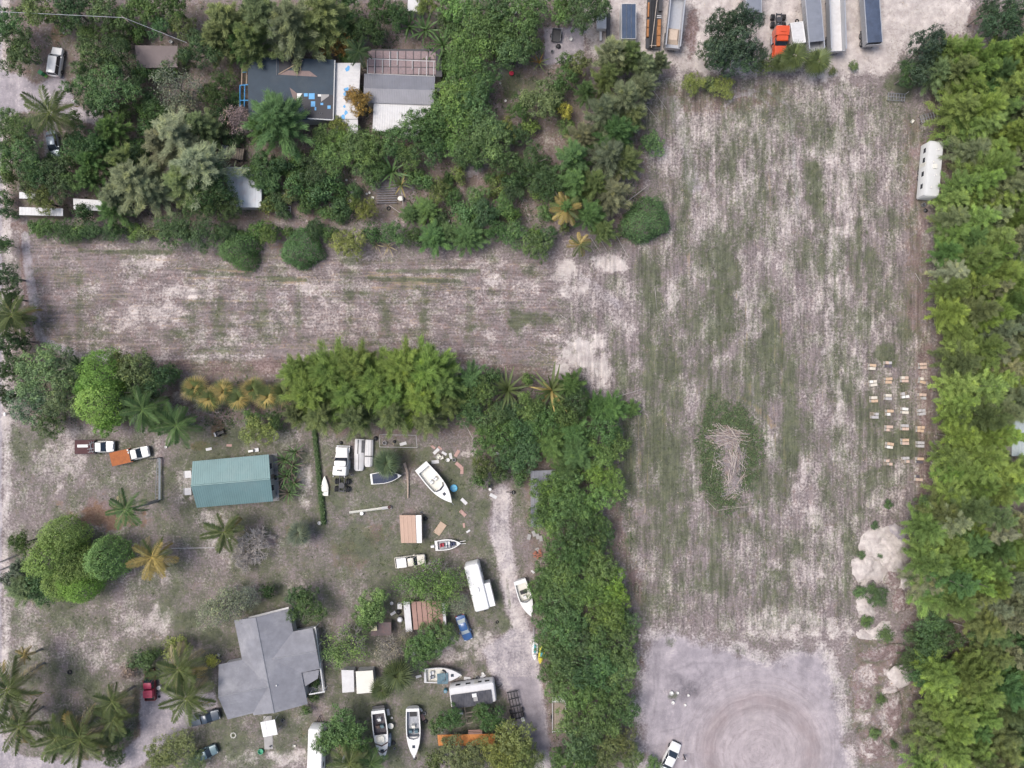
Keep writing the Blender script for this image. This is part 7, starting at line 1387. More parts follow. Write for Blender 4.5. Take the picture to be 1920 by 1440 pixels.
me = bpy.data.meshes.new('body'); me.from_pydata(vs, es, []); ob = link('body', me, o)
sk = ob.modifiers.new('skin', 'SKIN')
for i, v in enumerate(me.skin_vertices[0].data): v.radius = (rd_[i], rd_[i])
me.skin_vertices[0].data[0].use_root = True; ob.modifiers.new('sub', 'SUBSURF').levels = 1; me.materials.append(mat('dark_clothes', (.035, .037, .045), .9, vary=.2))
SKIN = mat('skin', (.45, .28, .20), .6)
MB().loft([[(.02 + q * .10 * math.cos(a), q * .085 * math.sin(a), z) for a in (2 * math.pi * k / 12 for k in range(12))] for q, z in ((.45, 1.54), (.85, 1.58), (1, 1.66), (.95, 1.73), (.6, 1.79))]).build('head', SKIN, o, True)
cp = MB().loft([[(.02 + q * .11 * math.cos(a), q * .1 * math.sin(a), z) for a in (2 * math.pi * k / 12 for k in range(12))] for q, z in ((1.0, 1.70), (1, 1.75), (.7, 1.82), (.1, 1.84))]).build('cap', WHITE, o, True); MB().box(.1, .24, -.08, .08, 1.70, 1.72).build('peak', WHITE, cp)
for sy in (-1, 1):
    hd_ = MB()
    hd_.box(.2, .30, sy * .17 - .04, sy * .17 + .04, 1.06, 1.10)
    for k in range(4): hd_.tube([(.29, sy * .17 - .03 + .02 * k, 1.08), (.335 - .006 * abs(k - 1.5), sy * .17 - .03 + .02 * k, 1.075), (.345, sy * .17 - .03 + .02 * k, 1.05)], .0095, 5)
    hd_.tube([(.23, sy * .13, 1.09), (.27, sy * .105, 1.11)], .011, 5); hd_.build('hand', SKIN, o)
MB().box(.28, .40, -.12, .12, 1.10, 1.14).build('remote_controller', BLACK, o)
# ================================================================ pole, wire, bins, racks and the rest
o = spot('utility_pole', 'leaning wooden utility pole among the northwest trees', 'utility pole', 275, 66); t = P(232, 33, 6.6); t = (t[0] - o.location.x, t[1] - o.location.y, 6.6)
MB().tube([(0, 0, -.2), t], [.16, .11], 8).build('pole', WOOD, o); MB().tube([(t[0] - .6, t[1] + .5, 6.3), (t[0] + .6, t[1] - .5, 6.3)], .06, 5).build('crossarm', WOOD, o)
o = spot('overhead_wire', 'thin pale overhead wire running from the utility pole', 'wire', 232, 33); b = MB()
pts = [P(232, 33, 6.62)] + [P(232 - 250 * k / 8, 33 - 12 * k / 8, 6.6 - .25 * math.sin(math.pi * k / 8)) for k in range(1, 9)]
b.tube([tuple(np.array(p) - np.array(o.location)) for p in pts], .035, 4); pts = [P(232 + 118 * k / 8, 33 + 47 * k / 8, 6.6 - 1.6 * (k / 8)) for k in range(9)]; b.tube([tuple(np.array(p) - np.array(o.location)) for p in pts], .03, 4); b.build('cable', mat('pale_cable', (.5, .5, .52), .5), o)
o = spot('wheelie_bin', 'green wheelie bin lying behind the white minivan', 'bin', 82, 140, -35); gb = mat('green_bin', (.045, .26, .10), .5)
MB().box(-.3, .3, -.28, .28, .05, .9, 1.12).build('body', gb, o); MB().box(-.36, .36, -.33, .33, .902, .96).build('lid', gb, o); MB().box(.3, .75, -.26, .26, .0, .12).build('flap', mat('light_green_flap', (.20, .40, .08), .6), o)
for sy in (-1, 1): wheel(o, -.32, sy * .24, .1, .06)
o = spot('kiddie_pool', 'round bright blue plastic pool beside the big motorboat', 'pool', 851, 915); pb_ = mat('pool_blue', (.05, .40, .66), .35)
MB().loft([[(q * math.cos(a), q * math.sin(a), z) for a in (2 * math.pi * k / 18 for k in range(18))] for q, z in ((.58, 0), (.62, .26), (.55, .26), (.52, .06))]).build('rim', pb_, o, True); MB().disc(0, 0, .5, .065, .08, 18).build('pool_floor', mat('pool_pale', (.14, .50, .70), .3, vary=.2, scale=6), o)
def rack(label, px, py, rz, name='steel_rack'):
    o = spot(name, label, 'rack', px, py, rz)
    for y in (-.6, 0, .6):
        MB().bar((-1.5, y, .5), (1.5, y, .5), .07).build('rail', STEEL, o)
    for k in range(7): MB().bar((-1.4 + .46 * k, -.6, .56), (-1.4 + .46 * k, .6, .56), .05).build('crossbar', STEEL, o)
    for x in (-1.4, 1.4):
        for y in (-.55, .55): MB().tube([(x, y, -.05), (x, y, .5)], .05, 5).build('leg', DARKST, o)
    MB().tube([(1.5, .6, .5), (1.5, .6, 1.5)], .04, 5).build('post', WHITE2, o); return o
rack('low steel rack standing at the northeast corner of the field', 1678, 184, -4); rack('steel rack half hidden under casuarina branches', 1738, 222, 16)
o = spot('cattle_gate', 'long grey mesh gate panels lying between truck and palm', 'gate', 293, 899); a0 = lcl(o, ((295, 859), (291, 938), (299, 859), (297, 938)), .9)
for a, e in ((a0[0], a0[1]), (a0[2], a0[3])): MB().tube([a, e], .045, 5).build('rail', STEEL, o)
for k in range(15): t = k / 14; MB().tube([tuple(np.array(a0[0]) * (1 - t) + np.array(a0[1]) * t), tuple(np.array(a0[2]) * (1 - t) + np.array(a0[3]) * t)], .03, 4).build('bar', STEEL, o)
for (x0, y0, x1, y1) in ((279, 861, 300, 858), (272, 943, 296, 937)): a, e = lcl(o, ((x0, y0), (x1, y1)), .5); MB().bar(a, e, .12).build('support_beam', DARKST, o)
for p in (a0[0], a0[1], a0[2], a0[3]): MB().tube([(p[0], p[1], -.1), p], .05, 5).build('post', DARKST, o)
MB().box(a0[0][0], a0[2][0], a0[1][1], a0[0][1], .55, .57).build('mesh_panel', mat('grey_blue_sheet', (.22, .26, .28), .6), o)
o = spot('planter_frame', 'raised timber garden frame of planks under strap leaf plants', 'planter', 735, 366)
for k in range(8): a, e = lcl(o, ((706, 350 + 4.4 * k), (744, 349 + 4.4 * k)), .35); MB().bar(a, e, .13).build('plank', mat('grey_plank', (.24, .225, .235), .9, vary=.25), o)
for p, q in (((755, 368), (757, 402)), ((789, 368), (789, 400)), ((755, 402), (789, 402)), ((774, 340), (790, 340)), ((775, 340), (774, 360)), ((757, 402), (788, 370)), ((776, 390), (788, 402))): a, e = lcl(o, (p, q), .8); MB().bar(a, e, .06).build('frame_bar', STEEL, o)
for x, y in ((706, 350), (744, 349), (706, 381), (744, 380), (755, 402), (789, 402), (789, 368), (755, 368)): a = lcl(o, ((x, y),), .8)[0]; MB().tube([(a[0], a[1], -.1), (a[0], a[1], .8)], .05, 5).build('post', WOOD, o)
MB().loft([[(q * math.cos(a_) + lcl(o, ((751, 372),), .7)[0][0], q * .8 * math.sin(a_) + lcl(o, ((751, 372),), .7)[0][1], z) for a_ in (2 * math.pi * k / 12 for k in range(12))] for q, z in ((.3, 0), (.55, .5), (.5, .7))]).build('cream_tub', CREAM, o, True)
o = spot('window_frame', 'white six pane frame lying beside the leaf strewn shed', 'frame', 531, 394)
for k in range(4): MB().box(-1.3 + .85 * k, -1.22 + .85 * k, -.55, .55, .1, .18).build('bar', WHITE, o)
for y in (-.55, 0, .55): MB().box(-1.3, 1.33, y - .04, y + .04, .185, .25).build('crossbar', WHITE, o)
o = spot('wire_enclosure', 'square wire enclosure of thin white pipes by the palm', 'enclosure', 745, 825)
for p, q in (((712, 838), (782, 839)), ((712, 815), (712, 838)), ((780, 816), (782, 839)), ((712, 815), (780, 816))): a, e = lcl(o, (p, q), 1.0); MB().tube([a, e], .035, 4).build('pipe', WHITE2, o)
for x, y in ((712, 838), (782, 839), (712, 815), (780, 816)): a = lcl(o, ((x, y),), 1.0)[0]; MB().tube([(a[0], a[1], -.1), a], .035, 4).build('post', WHITE2, o)
o = spot('mast', 'long white mast lying across the grass with a dark drum end', 'mast', 695, 956); a, e = lcl(o, ((655, 961), (716, 953)), .3); MB().bar(a, e, .28).build('spar', CREAM, o); a, e = lcl(o, ((716, 953), (734, 951)), .35); MB().bar(a, e, .35).build('foot', WHITE2, o); d_ = lcl(o, ((730, 951),), .6)[0]; MB().disc(d_[0], d_[1], .3, .3, .62, 12).build('drum', mat('rust_dark', (.07, .035, .03), .8), o); d_ = lcl(o, ((678, 963),), .5)[0]; MB().disc(d_[0], d_[1], .3, .1, .5, 12).build('float', WHITE, o)
o = spot('log', 'long pale curved plank lying west of the big motorboat', 'log', 762, 900); q = lcl(o, ((758, 868), (764, 885), (765, 905), (765, 934)), .2); MB().tube(q, [.26, .22, .17, .12], 7).build('trunk', mat('pale_log', (.42, .33, .26), .85, vary=.2), o, True)
o = spot('plywood_sheet', 'tilted plywood sheet lying above the small open boat', 'board', 825, 991, 55); MB().box(-1.1, 1.1, -.62, .62, .08, .11).build('sheet', PLY, o); MB().box(-1.0, 1.0, -.05, .05, -.02, .079).build('batten', WOOD, o)
for i, (px, py, rz) in enumerate(((992, 1006, -12), (1001, 1000, 22), (1008, 1005, 12), (1014, 1009, 8))):
    o = spot('paver_block', f'grey stone block, {("westernmost", "second", "third", "easternmost")[i]} of four below the grey shed', 'block', px, py, rz, 'stone blocks by the grey shed'); MB().box(-.3, .3, -.5, .5, -.05, .3, .94).build('block', CONC, o)
o = spot('brick_stack', 'small stack of orange bricks at the edge of the trees', 'bricks', 1008, 1040, 20); brk = mat('orange_brick', (.36, .15, .10), .9, vary=.2); bm = MB().box(-.2, .2, -.1, .1, 0, .12).mesh(brk, False, 'brick'); gb2 = random.Random(2)
for i in range(26): link('brick', bm, o, (gb2.uniform(-.6, .6), gb2.uniform(-.7, .7), -.02 + .13 * (i % 4)), (0, 0, gb2.uniform(-.4, .4)))
MB().box(-.1, .6, .5, 1.1, 0, .06).build('slab', CONC, o)
def tyre(px, py, lab, r=.36):
    o = spot('tyre', lab, 'tyre', px, py, 0, 'discarded tyres'); b = MB(); n, k = 18, 8; V = []
    for i in range(n):
        for j in range(k): a, c_ = 2 * math.pi * i / n, 2 * math.pi * j / k; q = r * .74 + r * .27 * math.cos(c_); V.append((q * math.cos(a), q * math.sin(a), .1 + .1 * math.sin(c_)))
    b.add(V, [(i * k + j, ((i + 1) % n) * k + j, ((i + 1) % n) * k + (j + 1) % k, i * k + (j + 1) % k) for i in range(n) for j in range(k)]); b.build('tread', TYRE, o, True)
for a in ((131, 1260, 'black tyre lying alone on the southwest lawn', .42), (792, 342, 'black tyre at the corner of the garden frame'), (846, 402, 'dark tyre in the garden clearing by the plot edge'), (729, 391, 'black tyre below the raised garden frame'), (963, 923, 'black tyre near the top of the dirt track'), (778, 1421, 'dark tyre east of the brown trimmed cruiser', .3), (932, 1166, 'small rusty ring lying west of the dirt track', .28), (1494, 40, 'loose black tyre between the orange tractor and trailers')): tyre(a[0], a[1], a[2], a[3] if len(a) > 3 else .36)
o = spot('fire_ring', 'round pale stone ring on the grass by the drive', 'fire ring', 438, 1378)
for k in range(12): a_ = 2 * math.pi * k / 12; MB().box(-.1, .1, -.07, .07, -.02, .16, .9).build('stone', CREAM, o, loc=(.42 * math.cos(a_), .42 * math.sin(a_), 0), rot=(0, 0, a_))
o = spot('hose_reel', 'small green tub at the end of the concrete path', 'tub', 490, 1407); MB().loft([[(q * math.cos(a_), q * math.sin(a_), z) for a_ in (2 * math.pi * k / 12 for k in range(12))] for q, z in ((.4, 0), (.48, .4), (.4, .4), (.36, .1))]).build('tub', mat('green_tub', (.06, .34, .19), .5), o, True)
o = spot('garden_tractor', 'dark garden tractor on the reddish ground north of the teal roof', 'tractor', 416, 811, 20); MB().box(-.3, .7, -.25, .25, .35, .75, .9).build('hood', BLACK, o); MB().box(-.75, -.3, -.3, .3, .35, .6).build('seat', DARKST, o); MB().box(-1.0, -.75, -.35, .35, .3, .85).build('grass_box', STEEL, o)
for x, r_ in ((.5, .2), (-.5, .3)):
    for sy in (-1, 1): wheel(o, x, sy * .42, r_, .18)
o = spot('outboard_stand', 'small white outboard stand north of the teal roof', 'machine', 473, 845, 10); MB().box(-.5, .5, -.2, .2, .4, .8, .8).build('cowl', WHITE, o); MB().box(-.08, .08, -.08, .08, -.05, .4).build('leg', STEEL, o); MB().box(.5, 1.2, -.3, .3, .1, .3).build('tray', STEEL, o)
o = spot('hot_tub', 'round white machine beside the carport west wall', 'machine', 751, 1159); MB().disc(0, 0, .5, 0, .8, 14, .45).build('drum', STEEL, o); MB().disc(0, 0, .3, .802, .9, 12).build('lid', LAMPW, o)
o = spot('water_tank', 'square white tank at the carport northwest corner', 'tank', 751, 1134); MB().box(-.4, .4, -.45, .45, 0, .9, .95).build('body', WHITE, o); MB().disc(0, 0, .16, .902, .98, 10).build('cap', CREAM, o)
o = spot('cooler_box', 'cream yellow box on the dark flat roof', 'box', 702, 1177, 4, None, 2.1); o.location.z = 2.02; MB().box(-.45, .45, -.35, .35, 0, .38).build('body', CREAM, o); MB().box(-.48, .48, -.38, .38, .382, .45).build('lid', mat('pale_yellow', (.72, .66, .40), .5), o)
o = spot('compressor', 'small tan machine on the dark flat roof corner', 'machine', 697, 1167, 4, None, 2.1); o.location.z = 2.02; MB().disc(0, 0, .3, 0, .4, 12, .26).build('drum', CREAM, o); MB().disc(0, 0, .1, .402, .5, 8).build('cap', BLACK, o)
o = spot('appliance', 'white appliance standing between tree and shed south of the carport', 'appliance', 774, 1218, 8); MB().box(-.35, .35, -.9, .9, 0, .8).build('body', WHITE, o); MB().box(-.3, .3, -.85, -.1, .802, .83).build('lid', WHITE2, o)
o = spot('barrel', 'teal blue barrel at the west end of the old camper', 'barrel', 836, 1292); MB().loft([[(q * math.cos(a_), q * math.sin(a_), z) for a_ in (2 * math.pi * k / 12 for k in range(12))] for q, z in ((.3, 0), (.34, .45), (.3, .9))]).build('body', mat('teal_barrel', (.05, .22, .30), .5), o, True); MB().disc(0, 0, .2, .902, .93, 10).build('lid', PG, o)
o = spot('barrel', 'steel blue drum beside the open timber frame', 'barrel', 866, 1333); MB().disc(0, 0, .3, 0, .9, 12).build('body', PG, o); MB().disc(0, 0, .22, .902, .94, 10).build('lid', WHITE2, o)
o = spot('bicycle', 'bicycle lying near the grey shed at the track head', 'bicycle', 958, 922)
for x in (-.5, .5): MB().wheel(x, 0, .33, .05, 14).build('wheel', TYRE, o)
MB().tube([(-.5, 0, .35), (0, 0, .8), (.45, 0, .8), (.5, 0, .35)], .03, 5).build('frame', DARKST, o); MB().tube([(.45, -.25, .95), (.45, .25, .95)], .025, 5).build('handlebar', STEEL, o); MB().box(-.2, .08, -.08, .08, .86, .93).build('saddle', BLACK, o)
o = spot('chair', 'dark folding chair with a white item near the track head', 'chair', 919, 910); MB().box(-.28, .28, -.28, .28, .4, .46).build('seat', BLACK, o); MB().box(-.3, -.24, -.28, .28, .46, .95).build('backrest', BLACK, o)
for x in (-.25, .25):
    for y in (-.25, .25): MB().tube([(x, y, 0), (x, y, .4)], .025, 4).build('leg', STEEL, o)
o = spot('bucket', 'white bucket beside the dark folding chair', 'bucket', 919, 917); MB().disc(0, 0, .2, 0, .36, 12, .24).build('body', WHITE, o); MB().disc(0, 0, .25, .362, .39, 12).build('lid', WHITE, o)
o = spot('bucket', 'bright red bucket on the small garden lawn', 'bucket', 959, 139); MB().disc(0, 0, .32, 0, .4, 12, .4).build('body', mat('red_bucket', (.60, .03, .07), .5), o); MB().disc(0, 0, .36, .402, .42, 12).build('lid', mat('red_bucket', (.6, .03, .07)), o)
o = spot('tender', 'pale inflatable dinghy tube behind the sport cruiser stern', 'dinghy', 781, 1333)
MB().tube([(.95 * math.cos(a_), .55 * math.sin(a_), .22) for a_ in np.linspace(0.1, 3.04, 12)], .2, 8).build('tube', WHITE2, o, True); MB().box(-.8, .8, -.1, .1, .1, .2).build('thwart', mat('tan_thwart', (.45, .3, .22)), o)
o = spot('satellite_dish', 'pale round dish beside the brown trimmed cruiser', 'dish', 734, 1357); MB().disc(0, 0, .1, 0, .6, 8).build('mast', STEEL, o); MB().loft([[(q * math.cos(a_), q * math.sin(a_), z) for a_ in (2 * math.pi * k / 16 for k in range(16))] for q, z in ((.1, .6), (.35, .66), (.5, .78))]).build('dish', CREAM, o, True)
o = spot('jet_hull', 'small grey hull leaning east of the brown trimmed cruiser', 'boat part', 731, 1385, 85); MB().loft([[(x, y * k, z) for y, z in ((-.35, .05), (-.3, .4), (.3, .4), (.35, .05))] for x, k in ((-1.1, .7), (-.6, 1), (.5, .9), (1.1, .3))]).build('shell', PG, o, True); MB().box(-.5, .4, -.15, .15, .402, .43).build('panel', WHITE, o)
o = spot('mailbox', 'small white mailbox post at the road by the plot corner', 'mailbox', 19, 776); MB().box(-.08, .08, -.08, .08, -.1, 1.0).build('post', WOOD, o); MB().box(-.15, .15, -.3, .3, 1.002, 1.3).build('box', WHITE, o)
for i, (x0, y0, x1, y1, lab) in enumerate(((0, 1054, 32, 1040, 'northern dark pole sticking out over the west road'), (0, 1069, 22, 1060, 'southern dark pole sticking out over the west road'))):
    o = spot('pole', lab, 'pole', x1, y1); a, e = lcl(o, ((x0, y0), (x1, y1)), .4); MB().tube([a, e], .10, 6).build('shaft', DARKST, o)
o = spot('pipe', 'thin white pipe crossing the lawn between two palms', 'pipe', 360, 1028); a, e = lcl(o, ((322, 1028), (402, 1027)), .15); MB().tube([a, e], .05, 5).build('tube', WHITE2, o)
# grassy hedge line
o = spot('hedge', 'thin straight grassy hedge east of the screw pine row', 'hedge', 600, 890); g = np.random.default_rng(17); n = 5200; t = g.random(n)
x = (590 + 18 * t - 960) / S + g.normal(0, .17, n); y = (720 - (800 + 182 * t)) / S; C = np.stack([x - o.location.x, y - o.location.y, .15 + .55 * g.random(n)], 1)
Ln = .34 * (.6 + .8 * g.random(n)); al = unit(g.normal(size=C.shape) * .6 + np.array([0, 0, .8])); Nn = unit(np.array([0, 0, 1.]) + g.normal(size=C.shape) * .4)
link('foliage', leaves_mesh('foliage', C, Nn, Ln, Ln * .32, np.clip(g.normal(.5, .2, n), 0, 1), LEAF, g, .1, al), o, color=TINT['mid'])
# fallen and leaning dead poles at the tree lines
for (x0, y0, x1, y1, r_, z0_, z1_) in ((1112, 303, 1143, 336, .07, 3, 1), (1165, 386, 1214, 349, .09, .3, .8), (1172, 399, 1212, 371, .07, .2, .6), (1108, 446, 1126, 474, .05, .2, .3), (1120, 440, 1138, 470, .05, .2, .3), (1150, 432, 1178, 482, .05, .2, .3), (1130, 752, 1206, 729, .07, .5, .2), (1135, 762, 1188, 748, .06, .4, .2), (1213, 200, 1236, 228, .05, .2, .3), (1222, 165, 1250, 205, .05, .3, .2),
        (1788, 1168, 1868, 1192, .10, .4, 3), (1800, 1196, 1868, 1188, .07, .3, 2.5), (1812, 1158, 1822, 1184, .07, .5, 1.5), (1826, 1160, 1836, 1184, .07, .5, 1.5), (1792, 1206, 1850, 1200, .06, .3, 2), (1745, 868, 1782, 872, .07, .4, 1.5), (1750, 852, 1782, 868, .06, .4, 2), (1760, 886, 1782, 870, .06, .3, 2), (1740, 886, 1756, 890, .05, .2, .4), (1786, 1228, 1797, 1244, .06, .4, .6), (1790, 1272, 1804, 1259, .07, .4, .6), (1755, 1272, 1778, 1273, .05, .3, .5), (1710, 1112, 1728, 1130, .05, .5, .6), (1716, 512, 1728, 532, .05, .2, .3), (1768, 498, 1782, 493, .05, 3, 4), (1550, 185, 1560, 202, .06, .1, .15), (1806, 1396, 1850, 1372, .07, .4, 3), (1800, 1412, 1860, 1378, .06, .4, 3), (1828, 1358, 1870, 1380, .06, .8, 3), (1835, 1345, 1860, 1368, .05, 1, 3), (1818, 1392, 1822, 1412, .05, .3, .6),
        (55, 425, 63, 440, .05, .1, .2), (745, 300, 760, 420, .05, 1.2, .4), (730, 385, 772, 415, .05, .3, .4), (765, 412, 800, 395, .05, .3, .4), (410, 380, 428, 405, .04, .3, .5), (1050, 590, 1062, 598, .05, .1, .1), (995, 650, 1030, 672, .04, .1, .1), (1228, 540, 1232, 580, .04, .1, .1), (870, 790, 890, 830, .07, 2, 3.5)):
    x, y, _ = P((x0 + x1) / 2, (y0 + y1) / 2); o = thing('fallen_pole', None, None, (x, y, gz(x, y))); a, e = lcl(o, ((x0, y0, z0_), (x1, y1, z1_))); MB().tube([a, e], [r_, r_ * .5], 5).build('stem', TWIG, o); note(o, 'thin pale fallen pole', (x0 + x1) / 2, (y0 + y1) / 2, 'pole', 'fallen poles')
# a leaning dead palm trunk by the box trailer
o = spot('palm_trunk', 'headless pale palm trunk leaning out of the tree by the box trailer', 'trunk', 665, 1370); q = lcl(o, ((663, 1372, .1), (655, 1392, 3), (643, 1428, 6.5))); MB().tube(q, [.2, .22, .26], 8).build('stem', mat('pale_trunk', (.42, .40, .36), .85, vary=.2), o, True)
# litter of the cluttered garden and yard: each its own thing
JK = random.Random(77); BITS = [('plastic tub', WHITE), ('painted board', WHITE2), ('plastic crate', CREAM), ('grey tub', STEEL), ('pink sheet of plastic', mat('pink_sheet', (.45, .28, .24), .7)), ('black bag', BLACK)]
JUNK = ((812, 838, 4), (818, 846, 1), (828, 858, 2), (845, 855, 1), (852, 862, 3), (866, 882, 4), (816, 866, 1), (705, 822, 5), (722, 830, 3), (740, 828, 5), (756, 832, 1), (870, 985, 4), (878, 996, 1), (905, 1268, 1), (912, 1272, 0), (895, 1270, 3), (876, 1272, 1), (790, 1255, 3), (785, 1268, 1), (798, 1352, 5), (700, 1345, 3), (738, 1392, 5), (740, 1402, 3), (905, 905, 5), (925, 930, 1), (870, 940, 1), (790, 960, 3), (798, 972, 5), (640, 830, 5), (660, 890, 3), (520, 350, 1), (533, 366, 0), (545, 372, 5), (555, 360, 2), (571, 366, 0), (585, 372, 0), (604, 352, 1), (612, 378, 5), (622, 386, 3), (650, 338, 0), (662, 362, 0), (688, 364, 0), (693, 362, 0), (699, 371, 2), (657, 378, 0), (676, 311, 0), (700, 345, 1), (640, 372, 1), (560, 376, 5), (548, 378, 5), (630, 398, 5), (858, 316, 2), (866, 326, 4), (940, 302, 0), (939, 353, 1), (841, 415, 0), (845, 425, 1), (938, 157, 0), (948, 190, 0), (1018, 320, 3), (1025, 313, 1), (1047, 88, 5), (1035, 98, 3), (1070, 75, 0), (825, 840, 4), (833, 850, 1), (822, 856, 2), (840, 862, 0), (857, 850, 4), (860, 872, 4), (868, 962, 4), (600, 980, 0), (862, 1265, 2), (905, 1262, 0), (920, 1280, 0), (860, 1283, 2), (852, 1288, 3), (868, 1281, 1), (1020, 1085, 0), (999, 1072, 1), (1008, 1094, 3), (728, 1335, 1), (735, 1345, 0), (796, 1336, 3), (793, 1345, 4), (830, 1370, 1), (822, 1362, 0), (600, 1402, 0), (552, 1398, 2), (508, 1398, 3), (531, 1349, 3), (410, 1228, 2), (395, 1230, 5), (300, 1288, 0), (352, 1308, 5), (299, 1306, 5), (515, 868, 0), (518, 880, 3), (516, 895, 5), (520, 910, 4), (517, 925, 3), (392, 842, 1), (430, 835, 4), (312, 838, 0), (430, 1010, 0), (1270, 1298, 0), (1290, 1303, 0), (1258, 1298, 0), (1261, 1316, 0), (1284, 1321, 0), (760, 1190, 3), (748, 1147, 5), (707, 1142, 0), (735, 1130, 0), (737, 1150, 1), (120, 62, 0), (262, 45, 0), (322, 80, 0), (140, 190, 0), (178, 212, 1), (1730, 385, 3), (1735, 395, 5), (1710, 228, 2), (870, 152, 2), (836, 60, 0), (850, 70, 0), (965, 25, 0), (970, 10, 1), (825, 145, 0), (830, 160, 3), (822, 170, 0), (950, 820, 0), (930, 850, 1))
for (px, py, k) in JUNK:
    nm, mm = BITS[k]; x, y, _ = P(px, py); o = thing(nm.replace(' ', '_'), None, None, (x, y, gz(x, y)), JK.uniform(0, 180)); s = JK.uniform(.18, .36)
    if k in (1, 4): MB().box(-s * 1.8, s * 1.8, -s * .8, s * .8, .03, .08).build('sheet', mm, o); MB().box(-s * 1.2, s * 1.2, -.04, .04, -.03, .029).build('batten', WOOD, o)
    elif k == 5: MB().loft([[(q * math.cos(a) * (1 + .15 * math.sin(3 * a)), q * math.sin(a), z) for a in (2 * math.pi * i / 9 for i in range(9))] for q, z in ((s, 0), (s * 1.25, s * .5), (s * .7, s * 1.1), (s * .15, s * 1.3))]).build('bag', mm, o, True)
    elif k == 2: MB().box(-s * 1.3, s * 1.3, -s, s, 0, .06).build('base', mm, o); b = MB(); [b.box(*q, .0, s * 1.2) for q in ((-s * 1.3, -s * 1.2, -s, s), (s * 1.2, s * 1.3, -s, s), (-s * 1.2, s * 1.2, -s, -s * .9), (-s * 1.2, s * 1.2, s * .9, s))]; b.build('side', mm, o)
    else: MB().loft([[(q * math.cos(a), q * math.sin(a), z) for a in (2 * math.pi * i / 12 for i in range(12))] for q, z in ((s * .8, 0), (s, s * 1.3), (s * .88, s * 1.3), (s * .8, s * .4))]).build('tub', mm, o, True); MB().disc(0, 0, s * .78, s * .38, s * .42, 12).build('contents', DARKST if k == 3 else mm, o)
    note(o, f'small discarded {nm}', px, py, nm.split()[-1] if k != 4 else 'sheet', 'discarded bits and pieces')
# ---------------------------------------------------------------- uncountable cover: grass tufts, thatch, fallen poles' twigs
def scatter(key, n, seed, lo=.25):
    g = np.random.default_rng(seed); x = g.uniform(-92, 92, n * 4); y = g.uniform(-70, 70, n * 4)
    d = chan(key, x, y); k = g.random(n * 4) < np.clip((d - lo) / .8, 0, 1); k &= chan('road', x, y) < .5
    x, y = x[k][:n], y[k][:n]
    c = np.clip(np.round((x - gx[0]) / STEP).astype(int), 0, NC - 1); r = np.clip(np.round((y - gy[0]) / STEP).astype(int), 0, NR - 1)
    return x, y, Z[r, c], g
def tufts(name, key, n, seed, per, ln, wd, up, mt, color, spread, lo=.25, label=None, cat=None):
    x, y, z, g = scatter(key, n, seed, lo); k = np.repeat(np.arange(len(x)), per)
    al = unit(g.normal(size=(len(k), 3)) * np.array([1, 1, .3]) + np.array([0, 0, up])); Ln = ln * (.5 + g.random(len(k)))
    C = np.stack([x, y, z], 1)[k] + g.normal(size=(len(k), 3)) * np.array([spread, spread, 0]) + al * (Ln / 2)[:, None]
    Nn = unit(np.array([0, 0, 1.]) + g.normal(size=C.shape) * .3); Nn = unit(Nn - al * np.sum(Nn * al, 1, keepdims=True))
    C[:, 2] += .03
    me = leaves_mesh(name, C, Nn, Ln, wd * (.6 + .8 * g.random(len(k))), np.clip(g.normal(.5, .2, len(x))[k], 0, 1), mt, g, .05, al)
    o = link(name, me, color=color); tag(o, label, cat, kind='stuff'); return o
tufts('grass', 'grass', 13000, 71, 5, .26, .07, .5, LEAF, (.078, .102, .040), .16, .38, 'short green grass and weeds over the plots and yards', 'grass')
tufts('dry_thatch', 'sand', 12000, 72, 2, .36, .045, .05, LEAF, (.40, .34, .28), .2, .15, 'pale dead grass stalks lying over the mown ground', 'thatch')
tufts('dead_leaves', 'litter', 9000, 73, 2, .22, .12, .05, LEAF, (.20, .135, .095), .2, .3, 'brown fallen leaves under the trees and hedges', 'leaves')
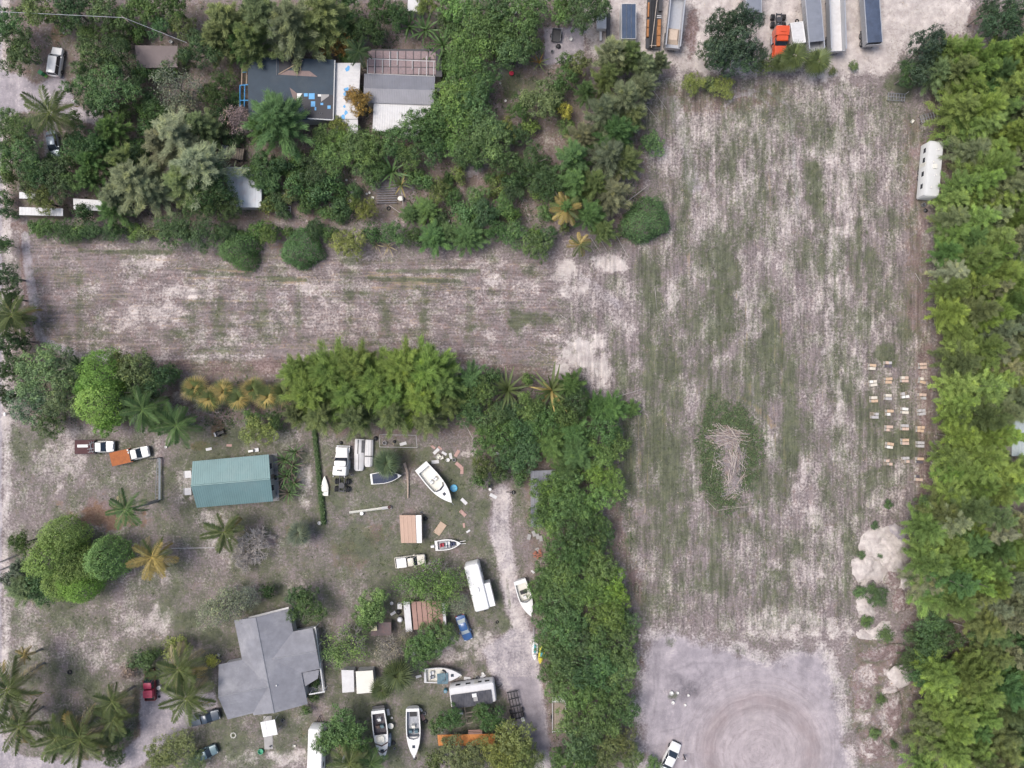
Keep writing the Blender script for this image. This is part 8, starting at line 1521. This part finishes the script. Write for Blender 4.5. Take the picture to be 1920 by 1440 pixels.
# low undergrowth of the garden and wood floors
WOODS = np.maximum.reduce([sstep(-6, 10, poly_sd(q)) for q in ([(0, 0), (1105, 0), (1105, 430), (0, 415)], [(880, 790), (1180, 790), (1200, 1440), (1030, 1440), (985, 1010), (900, 890)], [(1110, 90), (1215, 130), (1205, 455), (1110, 465)], [(0, 660), (560, 705), (1095, 705), (1095, 790), (560, 810), (60, 790)], [(1760, 90), (1960, 0), (1960, 1460), (1700, 1460), (1715, 1150), (1760, 950)])])
CH['wood'] = WOODS * np.clip(.35 + 1.2 * W1 + .9 * W2, 0, 1) * (1 - np.clip(CH['road'] * 1.5, 0, 1))
for s_, cl, n_ in ((74, (.085, .125, .048), 4200), (75, (.052, .080, .038), 3400)):
    o = tufts('undergrowth', 'wood', n_, s_, 9, .30, .16, .45, LEAF, cl, .34, .12, 'low %s undergrowth covering the garden and wood floor' % ('light green' if s_ == 74 else 'dark green'), 'undergrowth')
# weeds round the stick heap
g = np.random.default_rng(88); th = g.random(2000) * 6.283; q = np.sqrt(g.random(2000)) ** .9 * (1 + .12 * np.sin(3 * th + 1) + .08 * np.sin(7 * th) + .10 * g.normal(size=2000)); wx, wy, _ = P(1365, 850)
x = wx + q * np.cos(th) * 5.2; y = wy + q * np.sin(th) * 9.0; k = np.repeat(np.arange(2000), 6)
C = np.stack([x, y, .12 + .3 * g.random(2000)], 1)[k] + g.normal(size=(len(k), 3)) * np.array([.2, .2, .12]); C[:, 2] = np.maximum(C[:, 2], .08)
Ln = .3 * (.6 + .7 * g.random(len(k)))
tag(link('weeds', leaves_mesh('weeds', C, unit(np.array([0, 0, 1.]) + g.normal(size=C.shape) * .5), Ln, Ln * .45, np.clip(g.normal(.5, .2, 2000)[k], 0, 1), LEAF, g, .1), color=(.095, .135, .062)), 'dense green weeds growing round the stick heap', 'weeds', kind='stuff')

# ---------------------------------------------------------------- plant labels: look, landmark and count out from it
ORD = 'first second third fourth fifth sixth seventh eighth ninth tenth eleventh twelfth thirteenth fourteenth fifteenth sixteenth seventeenth eighteenth nineteenth twentieth'.split() + ['%dth' % k for k in range(21, 90)]
bins = {}
for (o, ph, px, py, cat, grp) in PLANTS:
    li = min(range(len(LANDMARKS)), key=lambda j: (LANDMARKS[j][1] - px) ** 2 + (LANDMARKS[j][2] - py) ** 2)
    bins.setdefault((ph, li), []).append(((LANDMARKS[li][1] - px) ** 2 + (LANDMARKS[li][2] - py) ** 2, o, cat, grp))
for (ph, li), L_ in bins.items():
    L_.sort(key=lambda e: e[0])
    for n, (d, o, cat, grp) in enumerate(L_):
        lm = LANDMARKS[li][0]
        lab = f'{ph} by the {lm}' if len(L_) == 1 else f'{ph}, {ORD[n]} out from the {lm}' if n else f'{ph} closest to the {lm}'
        tag(o, lab, cat, grp)
